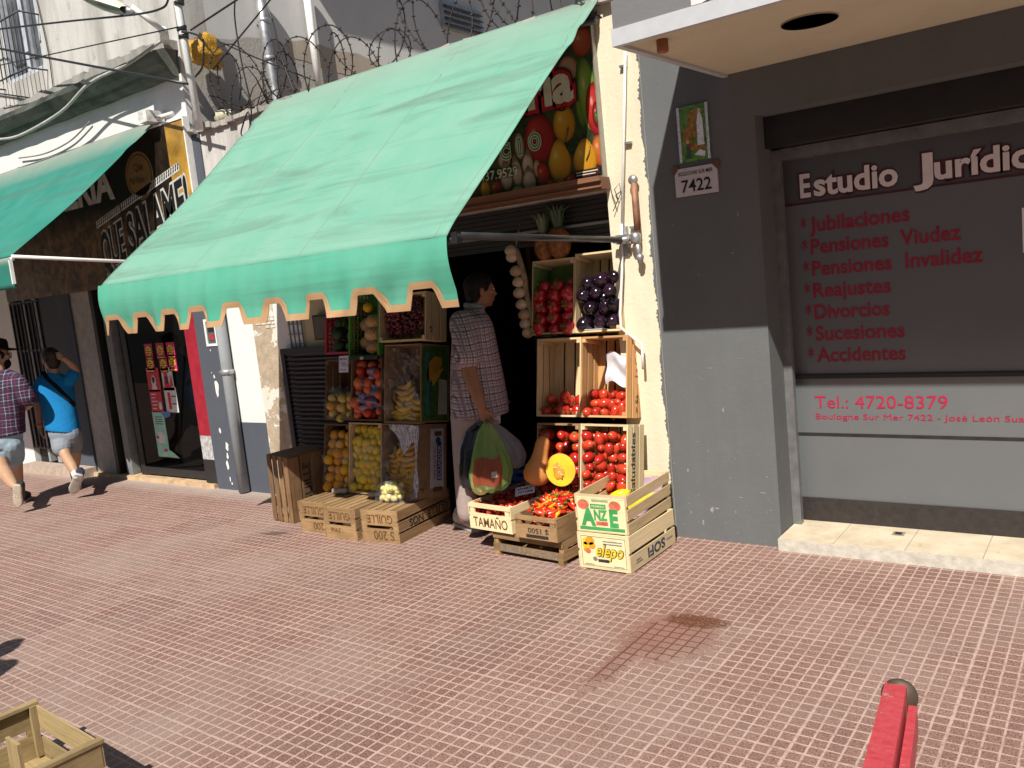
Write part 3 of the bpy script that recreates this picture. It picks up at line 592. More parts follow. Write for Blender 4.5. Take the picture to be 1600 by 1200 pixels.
# delicatessen front under the sign
q = MB(); q.b2(-8.45, -8.06, .02, .06, 0, 1.83, 0); q.b2(-8.06, -8.0, .0, .3, .04, 1.83, 1); q.b2(-7.90, -7.80, .02, .10, .04, 1.83, 2); q.b2(-7.70, -7.62, .05, .09, .04, 1.83, 1); q.b2(-7.62, -6.58, .05, .09, .05, .12, 1); q.b2(-7.62, -6.58, .05, .09, 1.62, 1.83, 1); q.b2(-6.66, -6.58, .05, .09, .12, 1.62, 1)
q.b2(-6.58, -6.40, .0, .08, .46, 1.83, 3); q.b2(-6.58, -6.40, .0, .08, .25, .46, 4); q.b2(-6.58, -6.40, .0, .08, .04, .25, 1)
q.build('shop_front', [plain('grey jamb', (.36, .35, .33), .7), M_black, plain('grey steel post', (.20, .21, .215), .5), plain('red painted strip', (.30, .015, .03), .5), plain('scuffed white', (.4, .4, .4), .7, var=.5, scale=30)], lb, True)
gl = NT('deli glass'); tr = gl.new('ShaderNodeBsdfTransparent'); tr.inputs[0].default_value = (.55, .58, .57, 1); mx = gl.new('ShaderNodeMixShader'); fr_ = gl.new('ShaderNodeFresnel'); fr_.inputs[0].default_value = 1.5; gl.b.inputs['Roughness'].default_value = .02; gl.b.inputs['Base Color'].default_value = (.02, .02, .02, 1); gl.b.inputs['Specular IOR Level'].default_value = 1
gl.link(gl.math('ADD', fr_.outputs[0], .12), mx.inputs[0]); gl.link(tr.outputs[0], mx.inputs[1]); gl.link(gl.b.outputs[0], mx.inputs[2]); gl.link(mx.outputs[0], gl.out.inputs[0])
q = MB(); q.b2(-7.62, -6.66, .060, .066, .12, 1.62); q.build('shop_window', gl.m, lb, True)
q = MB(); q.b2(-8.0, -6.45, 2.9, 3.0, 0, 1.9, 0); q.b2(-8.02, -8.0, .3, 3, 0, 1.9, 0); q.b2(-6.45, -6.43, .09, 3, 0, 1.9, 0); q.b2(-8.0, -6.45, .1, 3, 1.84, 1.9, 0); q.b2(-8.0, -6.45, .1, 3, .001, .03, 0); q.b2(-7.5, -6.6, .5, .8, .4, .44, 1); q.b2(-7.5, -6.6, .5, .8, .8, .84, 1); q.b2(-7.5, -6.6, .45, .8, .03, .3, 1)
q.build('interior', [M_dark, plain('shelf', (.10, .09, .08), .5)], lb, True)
q = MB(); q.b2(-8.45, -6.43, -.03, .32, 0, .035); q.build('threshold', plain('terracotta threshold', (.52, .36, .22), .7, var=.25), lb, True)
q = MB(); q.b2(-9.72, -8.45, -.14, .0, 0, .09); q.build('step', plain('worn step', (.42, .33, .27), .8, bump=.4), lb, True)
q = MB()
for i in range(8): q.b2(-9.68+i*.085, -9.665+i*.085, -.02, 0.0, .25, 1.80, 0)
for z in (.25, .75, 1.3, 1.8): q.b2(-9.70, -9.05, -.012, .0, z-.012, z+.012, 0)
q.b2(-9.40, -9.36, -.005, .06, .1, 1.9, 1); q.b2(-9.2, -9.12, -.005, .06, .1, 1.9, 1); q.build('window_grille', [M_bmetal, plain('grey shutter stile', (.30, .31, .32), .5)], lb, True)
# goods behind the glass
bt_m = [plain('bottle glass '+n_, c_, .15, .6) for n_, c_ in (('green', (.05, .12, .06)), ('brown', (.16, .07, .02)), ('pale', (.5, .5, .46)), ('amber', (.4, .2, .03)))]
for i in range(14):
    x = -7.42+.055*(i % 7)*2.0+random.uniform(-.01, .01); z = .44 if i < 7 else .84
    q = MB(); h = random.uniform(.2, .3); q.lathe([(.001, 0), (.03, 0), (.032, .02), (.032, h*.6), (.012, h*.78), (.011, h), (.001, h)], (0, 0, 0), 12)
    o = q.build('bottle', bt_m[i % 4]); o.location = (x, .62, z); tag(o, 'bottle on the '+('upper' if z > .6 else 'lower')+' shelf behind the delicatessen glass', 'bottle', 'bottles on the '+('upper' if z > .6 else 'lower')+' delicatessen shelf')
# posters on the glass
M_py = plain('poster yellow', (.75, .50, .03), .5); M_pk = plain('poster magenta', (.45, .02, .09), .5); M_pr = plain('poster red', (.55, .03, .05), .5); M_pw = plain('poster white', (.62, .62, .62), .5); M_pt = plain('poster teal', (.30, .60, .50), .5); M_pb = plain('poster blue', (.10, .22, .5), .5); M_blk = plain('poster ink', (.02, .02, .02), .5)
def poster(label, x, z, w_, h_, mats, draw, group=None, tilt=0):
    q = MB(); q.b2(0, w_, -.002, 0, 0, h_, 0); draw(q, w_, h_); o = q.build('poster', mats); o.location = (x, .057, z); o.rotation_euler = (0, tilt, 0); tag(o, label, 'poster', group); return o
def promo(q, w_, h_):
    pts = []
    for i in range(16): t = 2*math.pi*i/16; r_ = .95 if i % 2 else .7; pts.append((w_/2+r_*w_*.46*math.cos(t), -.003, h_*.55+r_*h_*.36*math.sin(t)))
    q.poly(pts, 1)
    for j in range(3): q.b2(w_*.25, w_*(.6+.12*(j % 2)), -.0045, -.003, h_*(.36+j*.13), h_*(.41+j*.13), 2)
    q.b2(w_*.1, w_*.9, -.0035, -.002, h_*.06, h_*.12, 1)
for i, (px_, py_) in enumerate(((229, 562), (247, 561), (263, 560), (232, 582), (252, 582), (266, 580))):
    p_ = W(px_, py_, .06); poster('small yellow and magenta offer poster, '+('top' if i < 3 else 'second')+' row, '+('left', 'middle', 'right')[i % 3]+', on the delicatessen glass', p_.x, p_.z, .125, .145, [M_pk, M_py, M_blk], promo, 'yellow offer posters on the delicatessen glass')
def sale(q, w_, h_):
    q.ball((w_*.5, -.003, h_*.45), (w_*.2, .002, h_*.25), 1, 10, 6); q.ball((w_*.5, -.005, h_*.5), (w_*.12, .002, h_*.14), 2, 8, 6); q.b2(w_*.1, w_*.7, -.003, -.002, h_*.85, h_*.9, 1)
    q.poly([(w_*.3, -.0045, h_*.1), (w_*.75, -.0045, h_*.1), (w_*.65, -.0045, h_*.3), (w_*.35, -.0045, h_*.3)], 1)
p_ = W(234, 612, .06); poster('red poster with a pale round picture on the delicatessen glass', p_.x, p_.z, .20, .22, [M_pr, M_pw, M_blk], sale)
def stripes(q, w_, h_):
    for j in range(5): q.b2(w_*.12, w_*(.45+.1*(j % 3)), -.003, -.002, h_*(.15+j*.16), h_*(.19+j*.16), 1)
    q.ball((w_*.8, -.003, h_*.3), (w_*.14, .002, h_*.18), 1, 10, 6)
p_ = W(257, 610, .06); poster('red and white poster with a bottle picture, right of the round picture poster', p_.x, p_.z, .17, .21, [M_pw, M_pr, M_blk], lambda q, w_, h_: (q.poly([(w_*.1, -.003, h_*.1), (w_*.6, -.003, h_*.15), (w_*.5, -.003, h_*.9), (w_*.2, -.003, h_*.8)], 1), q.poly([(w_*.55, -.003, h_*.1), (w_*.95, -.003, h_*.2), (w_*.85, -.003, h_*.7)], 1), q.b2(w_*.3, w_*.5, -.0045, -.003, h_*.3, h_*.6, 2)))
p_ = W(239, 644, .06); poster('plain red poster with white lines below the round picture poster', p_.x, p_.z, .19, .21, [M_pr, M_pw], stripes)
p_ = W(262, 644, .06); poster('white poster with a red figure in the lower pair on the delicatessen glass', p_.x, p_.z, .19, .23, [M_pw, M_pr, M_blk], lambda q, w_, h_: (q.b2(w_*.25, w_*.48, -.003, -.002, h_*.12, h_*.8, 1), q.b2(w_*.55, w_*.9, -.003, -.002, h_*.62, h_*.66, 2), q.b2(w_*.55, w_*.9, -.003, -.002, h_*.32, h_*.36, 2)))
def teal(q, w_, h_):
    for j in range(4): q.b2(w_*.2, w_*.8, -.003, -.002, h_*(.72+j*.05), h_*(.735+j*.05), 2)
    q.b2(w_*.25, w_*.75, -.003, -.002, h_*.3, h_*.55, 1); q.b2(w_*.08, w_*.3, -.0045, -.002, h_*.4, h_*.46, 3); q.b2(w_*.6, w_*.85, -.0045, -.002, h_*.12, h_*.18, 3)
    q.poly([(w_, -.002, 0), (w_*1.9, -.014, -.0), (w_*1.4, -.012, h_*.12), (w_, -.002, h_*.16)], 0); q.poly([(w_, -.002, h_*.85), (w_*1.55, -.004, h_*.9), (w_*1.6, -.004, h_*1.0), (w_*.75, -.003, h_*1.0)], 4)
p_ = W(249, 713, .06); poster('long pale teal poster with a curling corner at the foot of the delicatessen glass', p_.x, p_.z, .19, .43, [M_pt, M_pw, M_blk, M_pk, M_pb], teal)

# delicatessen sign
ds = thing('deli_sign', 'dark brown delicatessen sign with slanted white lettering and a round badge', 'sign', (-7.8, -.05, 1.83))
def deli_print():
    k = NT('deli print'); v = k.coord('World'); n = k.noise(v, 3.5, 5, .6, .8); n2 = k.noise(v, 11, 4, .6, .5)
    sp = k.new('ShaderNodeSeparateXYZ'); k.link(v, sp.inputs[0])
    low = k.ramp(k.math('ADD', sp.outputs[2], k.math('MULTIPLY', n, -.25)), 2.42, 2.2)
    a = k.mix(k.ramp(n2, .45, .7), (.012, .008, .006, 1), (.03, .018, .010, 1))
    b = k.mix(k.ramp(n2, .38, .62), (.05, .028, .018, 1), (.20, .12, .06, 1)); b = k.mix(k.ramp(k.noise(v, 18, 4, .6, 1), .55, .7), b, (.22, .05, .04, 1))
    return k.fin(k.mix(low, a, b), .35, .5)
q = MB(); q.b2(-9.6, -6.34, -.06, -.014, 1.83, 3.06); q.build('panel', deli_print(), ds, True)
q = MB(); q.b2(-6.34, -6.08, -.062, -.014, 1.83, 3.06); q.build('side_print', plain('amber print', (.40, .23, .04), .35, .5, var=.45, scale=5), ds, True)
q = MB(); q.b2(-9.6, -6.08, -.07, -.014, 3.06, 3.075); q.b2(-6.08, -6.065, -.07, -.014, 1.83, 3.075); q.build('frame', M_wmetal, ds, True)
q = MB(); yb2 = -.0615
q.poly(ell((-6.80, 2.72), .21, .20, yb2, 28), 0); q.poly(ell((-6.80, 2.72), .19, .18, yb2-.001, 28), 1); q.poly(ell((-6.80, 2.72), .18, .17, yb2-.002, 28), 0); q.text('Que', (-6.86, yb2-.003, 2.76), X3, Z3, .06, 1, 0, .9); q.text('Pal Vino', (-6.95, yb2-.003, 2.66), X3, Z3, .06, 1, 0, .8)
q.build('badge', [plain('badge tan', (.24, .15, .055), .5), plain('badge brown', (.06, .03, .015), .5)], ds, True)
q = MB(); q.text('FIAMBRERIA', (-9.40, yb2-.001, 2.60), X3, Z3, .27, 0, .04, width=2.18)
sl = math.atan2(.31, 1.38); rt = Vector((math.cos(sl), 0, math.sin(sl))); up_ = Vector((0, 0, 1))
o0 = Vector((-7.60, yb2-.002, 1.98)); nn = lambda a, b: o0+rt*a+up_*b
def band(q, a0, a1, b0, b1, m0, m1):
    q.poly([nn(a0, b0), nn(a1, b0), nn(a1, b1), nn(a0, b1)], m0)
    n_ = int((a1-a0)/.035)
    for i in range(n_):
        for j in range(2):
            u = a0+.012+i*(a1-a0-.01)/n_+.008*j; v = b0+.012+j*(b1-b0-.012)/2; q.poly([nn(u, v)-Y3*.001, nn(u+.017, v)-Y3*.001, nn(u+.024, v+.022)-Y3*.001, nn(u+.007, v+.022)-Y3*.001], m1)
band(q, 0, .44, .385, .45, 0, 1); band(q, .46, 1.42, .385, .45, 0, 1); band(q, .05, 1.5, -.10, -.035, 0, 1)
for mt, bd, lf in ((0, .07, 0), (1, .028, .0015)):
    q.text('QUE', o0+rt*.02, rt, up_, .32, mt, bd, .5, lf, width=.40+bd*.3); q.text('SALAME!', o0+rt*.50, rt, up_, .32, mt, bd, .5, lf, width=.98+bd*.3)
q.build('lettering', [plain('deli white', (.50, .50, .48), .4), plain('deli black', (.012, .011, .011), .5)], ds, True)
# ------------------------------------------------------------------ awnings
def cloth(name, c, fade, dirt, topfade=0, streak=.7, rough=.8):
    k = NT(name); v = k.coord('World'); uv = k.new('ShaderNodeUVMap').outputs[0]
    mp = k.new('ShaderNodeMapping'); k.link(uv, mp.inputs[0]); mp.inputs[3].default_value = (1.6, 9, 1)
    n = k.noise(mp.outputs[0], 1.1, 6, .65, 1.0); n2 = k.noise(v, 3.2, 5, .6)
    a = k.mix(k.ramp(n2, .3, .72), lin(c), lin(fade))
    a = k.mix(k.ramp(n, .49, .68, 0, streak), a, lin(dirt))
    mp3 = k.new('ShaderNodeMapping'); k.link(uv, mp3.inputs[0]); mp3.inputs[3].default_value = (22, 1.2, 1)
    a = k.mix(k.ramp(k.noise(mp3.outputs[0], 1, 4, .6), .6, .8, 0, .22), a, lin(dirt))
    if topfade:
        s_ = k.new('ShaderNodeSeparateXYZ'); k.link(uv, s_.inputs[0]); a = k.mix(k.ramp(k.math('ADD', s_.outputs[1], k.math('MULTIPLY', n2, .22)), .34, .1, 0, topfade), a, (.30, .31, .27, 1))
    a = k.mix(k.ramp(k.noise(v, 55, 3), .74, .78, 0, .4), a, lin(dirt))
    k.setin(k.b.inputs['Base Color'], a); k.b.inputs['Roughness'].default_value = rough; k.b.inputs['Specular IOR Level'].default_value = .25
    tl = k.new('ShaderNodeBsdfTranslucent'); k.link(a, tl.inputs[0]); mx = k.new('ShaderNodeMixShader'); mx.inputs[0].default_value = .12
    k.link(k.b.outputs[0], mx.inputs[1]); k.link(tl.outputs[0], mx.inputs[2]); k.link(mx.outputs[0], k.out.inputs[0])
    weave = k.noise(v, 260, 2); k.bump(k.math('ADD', weave, k.math('MULTIPLY', n2, 4)), .12, .004)
    return k.m
M_gtop = cloth('green awning cloth', (.150, .385, .285), (.215, .41, .32), (.12, .21, .16), .5)
M_gval = cloth('green valance cloth', (.080, .40, .272), (.128, .42, .312), (.08, .20, .14), 0, .3)
M_gtrim = cloth('tan valance trim', (.52, .335, .18), (.47, .29, .15), (.30, .18, .10), 0, .4)
M_teal = cloth('teal awning cloth', (.02, .20, .155), (.05, .25, .20), (.07, .15, .13), .95)
aw = thing('green_awning', 'large sun bleached green awning with scalloped tan edged valance over the greengrocer', 'awning', (-3.65, -.02, 2.95))
AX0, AX1, AYF, AZF = -5.035, -2.285, -1.50, 1.757
def aw_fn(u, v):
    x = AX0+(AX1-AX0)*u; y = -.015+(AYF+.015)*v; z = 2.985+(AZF-2.985)*v
    s_ = -.022*math.sin(math.pi*v)*(1+.4*math.cos(2*math.pi*u))
    s_ += .006*math.sin(9*v+5*u)*math.sin(math.pi*v) + .005*math.sin(17*u+6*v)*math.sin(math.pi*v)
    s_ += .016*math.exp(-((v-.13-.03*u)/.022)**2) - .012*math.exp(-((v-.17-.03*u)/.03)**2)
    ed = .035*math.sin(math.pi*v)
    if u > .97: x -= ed*(u-.97)/.03
    if v > .93: z -= .018*((v-.93)/.07)**2; y -= .010*((v-.93)/.07)
    return Vector((x, y-.63*s_*0, z+s_))
q = MB(); q.grid(aw_fn, 70, 60, 0, True, .5); cl = q.build('canopy', M_gtop, aw, True)
md = cl.modifiers.new('Solidify', 'SOLIDIFY'); md.thickness = .004
def seam(u0, u1): return [aw_fn(u0+(u1-u0)*i/40, i/40)+Vector((0, -.002, .0035)) for i in range(41)]
for us in (.02, .335, .66, .975): q = MB(); q.tube(seam(us, us), .0028, 4); q.build('seam', M_gtop, cl, True)
notch = [-4.952, -4.657, -4.36, -4.072, -3.762, -3.444, -3.126, -2.789, -2.465]
def vb(x):
    z = 1.444
    for c in notch:
        d = abs(x-c)
        if d < .085: z = max(z, 1.444+.090*min(1, max(0, (.082-d)/.034)))
    return z
dx = .006; xs = [AX0-.03+dx*i for i in range(int((AX1-AX0+.03)/dx)+1)]; bz = [vb(x) for x in xs]; wd = .031
tz = [max(bz[j]+math.sqrt(max(0, wd*wd-((j-i)*dx)**2)) for j in range(max(0, i-6), min(len(xs), i+7))) for i in range(len(xs))]
for i in range(len(xs)):
    e = min(i, len(xs)-1-i)*dx
    if e < .02: tz[i] = max(tz[i], bz[i]+wd)
def vy(x, z):
    t = (AZF-z)/.31
    return -1.508-.018*math.sin(math.pi*min(1, t*1.3)) + .012*math.sin(x*5.3+1)*t + .02*t*t*math.sin(x*2.1) + .010*math.sin(x*23)*t*t + .016*math.exp(-((x-AX1+.10+.35*t)/.07)**2)*t - .012*math.exp(-((x-AX1+.42*t+.28)/.06)**2)*t + .007*math.sin(x*47+3*t)*t
q = MB(); nx = len(xs); rows = 7; vs = []; fs = []
for i, x in enumerate(xs):
    for r in range(rows+1):
        z = (AZF-.012)+(tz[i]-(AZF-.012))*r/rows; vs.append((x, vy(x, z), z+(.0 if r else .002)))
for i in range(nx-1):
    for r in range(rows): a = i*(rows+1)+r; fs.append((a, a+1, a+rows+2, a+rows+1))
uvs = [[((vs[j][0]-AX0)/2.75, (AZF-vs[j][2])*2) for j in f] for f in fs]
q.add(vs, fs, 0, .5, uvs, True); vl = q.build('valance', M_gval, aw, True)
q = MB(); vs = []; fs = []
for i, x in enumerate(xs):
    for z in (tz[i]+.001, (tz[i]+bz[i])/2, bz[i]): vs.append((x, vy(x, z)-.002, z))
for i in range(nx-1):
    for r in range(2): a = i*3+r; fs.append((a, a+1, a+4, a+3))
uvs = [[(vs[j][0]/2.75, vs[j][2]) for j in f] for f in fs]
n0 = len(vs); vs += [(x, y+.003, z) for x, y, z in vs]; back = [tuple(n0+j for j in f[::-1]) for f in fs]; edge = [(i*3+2, i*3+5, n0+i*3+5, n0+i*3+2) for i in range(nx-1)]
q.add(vs, fs+back+edge, 0, .5, uvs+uvs+[[(0, 0)]*4]*len(edge), False); tm = q.build('valance_trim', M_gtrim, vl, True)
q = MB(); q.tube([(AX0, -1.472, 1.722), (AX1+.01, -1.472, 1.722)], .017, 10); q.build('front_bar', M_bmetal, aw, True)
for x in (-5.0, -2.262):
    q = MB(); q.tube([(x, -1.49, 1.738), (x, -.05, 1.688)], .017, 10); q.box((x, -1.48, 1.73), (.03, .03, .045)); a_ = q.build('arm', M_bmetal, aw, True)
    q = MB(); q.box((x, -.035, 1.69), (.06, .07, .05), 0); q.tube([(x-.05, -.06, 1.688), (x+.05, -.06, 1.688)], .016, 8, 0); q.box((x, -.008, 1.68), (.035, .014, .16), 0); q.build('arm_bracket', M_metal, a_, True)
q = MB(); q.tube([(AX0+.02, -.06, 2.87), (AX1-.02, -.06, 2.87)], .03, 10); q.build('roller', M_bmetal, aw, True)
# crank and pipes on the cream pier
ck = thing('awning_crank', 'awning crank handle and gear rod hanging on the cream pier', 'crank', (-2.2, -.03, 1.0))
q = MB(); a, b = W(990, 285, -.04), W(996, 360, -.05); q.tube([a, b], .018, 8, 0); q.build('gear_rod', plain('rusty rod', (.30, .15, .09), .6, .3, .3, var=.4), ck, True)
q = MB(); a = W(989, 281, -.04); q.ball(a, (.028, .022, .028), 0); c = W(993, 372, -.05); q.lathe([(.024, -.03), (.03, -.01), (.03, .02), (.02, .03)], c, 12); c2 = W(998, 392, -.05); q.tube([c, c2, W(1001, 410, -.05)], .016, 8); q.ball(W(1000, 402, -.05), .022); q.build('gearbox', M_metal, ck, True)
q = MB(); pts = [W(971, 350, -.03), W(972, 420, -.035), W(969, 490, -.04), W(970, 512, -.045), W(1003, 538, -.06), W(1004, 555, -.06), W(1005, 577, -.06)]; q.tube(pts, .008, 8); q.build('crank_handle', M_wmetal, ck, True)
q = MB(); 
pp = thing('pier_pipe', 'thin white painted conduit running down the cream pier', 'pipe', (-2.2, -.02, 1.2))
q.tube([W(977, 80, -.02), W(975, 200, -.02), W(972, 360, -.02)], .008, 8); q.build('conduit', M_wmetal, pp, True)
for z in (1.75, 2.2, 2.6): q = MB(); q.box((-2.205+(z-1.75)*.02, -.012, z), (.04, .024, .012)); q.build('clip', M_metal, pp, True)
for nme, pts, lb_ in (('wire_loop', [(952, 280), (955, 300), (962, 318), (966, 312), (960, 296), (968, 286), (970, 302), (958, 330)], 'tangle of thin dark wire on the cream pier beside the sign'),):
    q = MB(); q.tube([W(a, b, -.015-.01*(i % 3)) for i, (a, b) in enumerate(pts)], .0025, 5); tag(q.build(nme, M_bmetal), lb_, 'wire')

ta = thing('teal_awning', 'faded teal awning over the delicatessen with one white side arm', 'awning', (-9, -.02, 3.1))
TX0, TX1 = -12.5, -6.47
q = MB(); q.grid(lambda u, v: Vector((TX0+(TX1-TX0)*u-.04*math.sin(math.pi*v)*(u > .99), -.015-1.34*v, 3.125-1.07*v-.03*math.sin(math.pi*v)+.01*math.sin(14*u+5*v)*math.sin(math.pi*v)+.012*math.exp(-((v-.22)/.03)**2))), 80, 30, 0, True, .5)
c_ = q.build('canopy', M_teal, ta, True); c_.modifiers.new('Solidify', 'SOLIDIFY').thickness = .004
q = MB(); q.grid(lambda u, v: Vector((TX0+(TX1-TX0)*u, -1.36+.012*math.sin(u*40)*v, 2.05-.22*v)), 80, 6, 0, True, .5); v_ = q.build('valance', M_teal, ta, True); v_.modifiers.new('Solidify', 'SOLIDIFY').thickness = .003
q = MB(); q.b2(-6.475, -6.46, -1.372, -1.35, 1.86, 2.03); q.build('side_flap', M_wmetal, v_, True)
q = MB(); q.tube([(TX1+.01, -1.35, 2.055), (TX1+.01, -.07, 1.945)], .013, 8); q.build('arm', M_wmetal, ta, True)
q = MB(); q.tube([(TX0, -1.345, 2.04), (TX1+.01, -1.345, 2.04)], .015, 8); q.build('front_bar', M_wmetal, ta, True)
q = MB(); q.box((-6.44, -.10, 3.13), (.12, .16, .09)); q.tube([(-6.5, -.1, 3.11), (-6.2, -.06, 3.12)], .02, 8); q.build('roller_bracket', plain('bracket white', (.6, .6, .58), .6, var=.4), ta, True)

# ------------------------------------------------------------------ things on and above the parapet
def cable(name, pts, r, label, cat='cable', mat=None, sag=0, group=None):
    P = [Vector(p) for p in pts]; out = []
    if len(P) == 2:
        for i in range(13): t = i/12; p = P[0].lerp(P[1], t); p.z -= sag*4*t*(1-t); out.append(p)
    else:
        for i in range(len(P)-1):
            p0, p1, p2, p3 = P[max(0, i-1)], P[i], P[i+1], P[min(len(P)-1, i+2)]
            for j in range(6):
                t = j/6; out.append(.5*((2*p1)+(p2-p0)*t+(2*p0-5*p1+4*p2-p3)*t*t+(3*p1-p0-3*p2+p3)*t**3))
        out.append(P[-1])
    q = MB(); q.tube(out, r, 6); return tag(q.build(name, mat or M_bmetal), label, cat, group)
Wp = lambda pts, Y: [W(a, b, Y) for a, b in pts]
cable('cable', Wp([(-40, 50), (100, 34), (208, 23), (250, 14), (262, 2), (263, -20)], -.45), .008, 'dark cable passing just under the street lamp head')
cable('cable', Wp([(-40, 65), (-5, 75), (293, 131)], -.35), .011, 'thick black cable crossing the left cornice to the white pole')
cable('cable', Wp([(-40, 112), (0, 102), (280, 42)], -.35), .005, 'thin cable rising across the upper wall to the white pole')
cable('cable', Wp([(298, 47), (385, -10)], -.2), .007, 'cable rising right from the white pole past the orange lump')
cable('cable', Wp([(298, 45), (400, 90), (492, 126)], .3), .006, 'cable dropping right from the pole down behind the barbed wire')
cable('cable', Wp([(333, 108), (432, -12)], -.05), .006, 'straight cable running up right from above the orange lump')
cable('cable', Wp([(368, -10), (367, 30), (378, 100), (392, 165), (390, 200), (381, 213), (377, 205), (388, 175), (392, 215)], -.12), .006, 'hanging cable ending in a loop on the parapet face')
cable('cable', Wp([(410, -5), (425, 30), (440, 90), (461, 147)], .02), .006, 'cable curving down to the parapet beside the grey pipe')
cable('cable', Wp([(-10, 145), (40, 152), (85, 160)], .0), .008, 'short dark cable under the barred upstairs window')
cable('cable', Wp([(55, -10), (75, 80), (85, 148), (92, 152)], .005), .005, 'thin vertical cable beside the barred upstairs window')
cable('cable', Wp([(-10, 218), (30, 212), (95, 175), (140, 130), (200, 100), (250, 65)], -.22), .013, 'pale cable slung along the mossy cornice', mat=plain('pale cable', (.4, .39, .36), .6))
cable('cable', Wp([(30, 247), (70, 240), (110, 220), (140, 190)], -.03), .007, 'drooping cable on the white band under the cornice', mat=plain('grey cable', (.22, .22, .21), .6))

po = thing('utility_pole', 'white painted metal pole with clamped cables at the corner of the two shops', 'pole', tuple(W(311, 200, -.1)))
q = MB(); q.tube([W(312, 203, -.1), W(275, -10, -.1), W(262, -90, -.1)], .029, 12); q.build('shaft', stucco('pole paint', (.74, .74, .73), (.35, .33, .3), .4), po, True)
for px_, py_ in ((280, 5), (284, 46), (287, 58)):
    q = MB(); c = W(px_, py_, -.1); q.lathe([(.031, -.015), (.038, -.012), (.038, .012), (.031, .015)], c, 12); q.box(c+Vector((.05, -.02, 0)), (.06, .02, .02)); q.build('clamp', M_bmetal, po, True)
cable('cable', [W(284, 50, -.14)]+Wp([(300, 52), (316, 60), (318, 80), (316, 105), (305, 120)], -.13), .008, 'cable looped beside the white pole in front of the orange lump')
ln = thing('street_lamp', 'grey green street lamp head on a short arm from the corner', 'street lamp', tuple(W(258, 62, -.2)))
a0, a1, a2 = W(258, 63, -.1), W(255, 48, -.25), W(205, 10, -.45)
q = MB(); q.tube([a0, a1], .035, 10); q.tube([a1, a2], .02, 10); q.build('arm', M_wmetal, ln, True)
l1, l0 = W(200, 17, -.45), W(140, -1, -.55); ax = (l0-l1); Ln = ax.length; ax.normalize(); sd = ax.cross(Z3).normalized(); upv = sd.cross(ax)
Mx = Matrix((sd, upv, ax)).transposed()
def lamp_half(lo):
    q = MB(); n = 12
    def fn(u, v):
        t = u; w_ = .055+.075*math.sin(math.pi*min(1, t*.62+.12)); h_ = (.055 if not lo else -.05)*(math.sin(math.pi*min(.97, .1+t*.85))**.6)
        a = math.pi*v; return l1+ax*(Ln*1.05*t)+sd*(w_*math.cos(a))+upv*(h_*math.sin(a))
    q.grid(fn, 16, 10, 0, True); return q
lamp_half(0).build('housing', plain('lamp housing', (.60, .62, .50), .5), ln, True)
lamp_half(1).build('lamp_shade', plain('lamp glass', (.16, .19, .15), .15, .6, var=.4), ln, True)
q = MB(); q.tube([l1-ax*.06, l1+ax*.03], [.022, .04], 10); q.build('socket', M_metal, ln, True)

def wallpipe(label, pts, r, mat, clips=()):
    t = thing('wall_pipe', label, 'pipe', tuple(pts[-1])); q = MB(); q.tube(pts, r, 10); q.build('pipe', mat, t, True)
    for c in clips: q = MB(); q.lathe([(r+.004, -.02), (r+.012, -.015), (r+.012, .015), (r+.004, .02)], c, 10); q.box(c+Vector((-.05, 0, 0)), (.1, .02, .02)); q.build('clip', M_metal, t, True)
Sp = lambda a, b, x: S(a, b, x)
wallpipe('white pipe down the side wall behind the barbed wire', [Sp(475, -40, -6.0), Sp(488, 60, -6.0), Sp(499, 135, -6.0)], .035, M_wmetal)
wallpipe('grey steel pipe with clamps behind the barbed wire', [Sp(403, -30, -6.0), Sp(415, 60, -6.0), Sp(432, 155, -6.0), Sp(433, 190, -6.0)], .045, M_metal, [Sp(413, 33, -6.0), Sp(421, 92, -6.0)])
wallpipe('downpipe strapped to the slate blue pilaster by the meter box', [Vector((-5.985, -.05, .01)), Vector((-5.985, -.05, 1.0)), Vector((-5.985, -.05, 1.97))], .045, stucco('downpipe grey', (.27, .29, .31), (.1, .11, .12), .5), [Vector((-5.985, -.05, 1.02))])
q = MB(); c = S(720, 32, -6.09)
vt = thing('wall_vent', 'small louvred vent high on the shaded side wall', 'vent', tuple(c))
q.b2(-6.098, -6.05, c.y-.35, c.y+.35, c.z-.14, c.z+.14, 0); q.build('frame', M_metal, vt, True)
q = MB()
for i in range(4): q.box((-6.04, c.y, c.z-.1+i*.065), (.05, .66, .012), 0, rot3(0, .6, 0))
q.build('slat', M_bmetal, vt, True)
og = S(323, 82, -5.95)
def foam():
    k = NT('orange foam'); v = k.coord('Object'); n = k.noise(v, 9, 5, .7); k.bump(n, 1, .05); return k.fin(k.mix(k.ramp(n, .35, .65), (.45, .21, .01, 1), (.62, .36, .04, 1)), .35, .5)
q = MB(); q.ball((0, 0, 0), (.09, .155, .125), 0, 24, 16, lambda d: 1+.13*math.sin(5*d.x+3*d.y)+.1*math.sin(7*d.z+4*d.x)+.06*math.sin(15*d.y+9*d.z))
o = q.build('foam_lump', foam()); o.location = og; tag(o, 'glossy orange lump of sealing foam on the side wall beside the white pole', 'sealing foam')

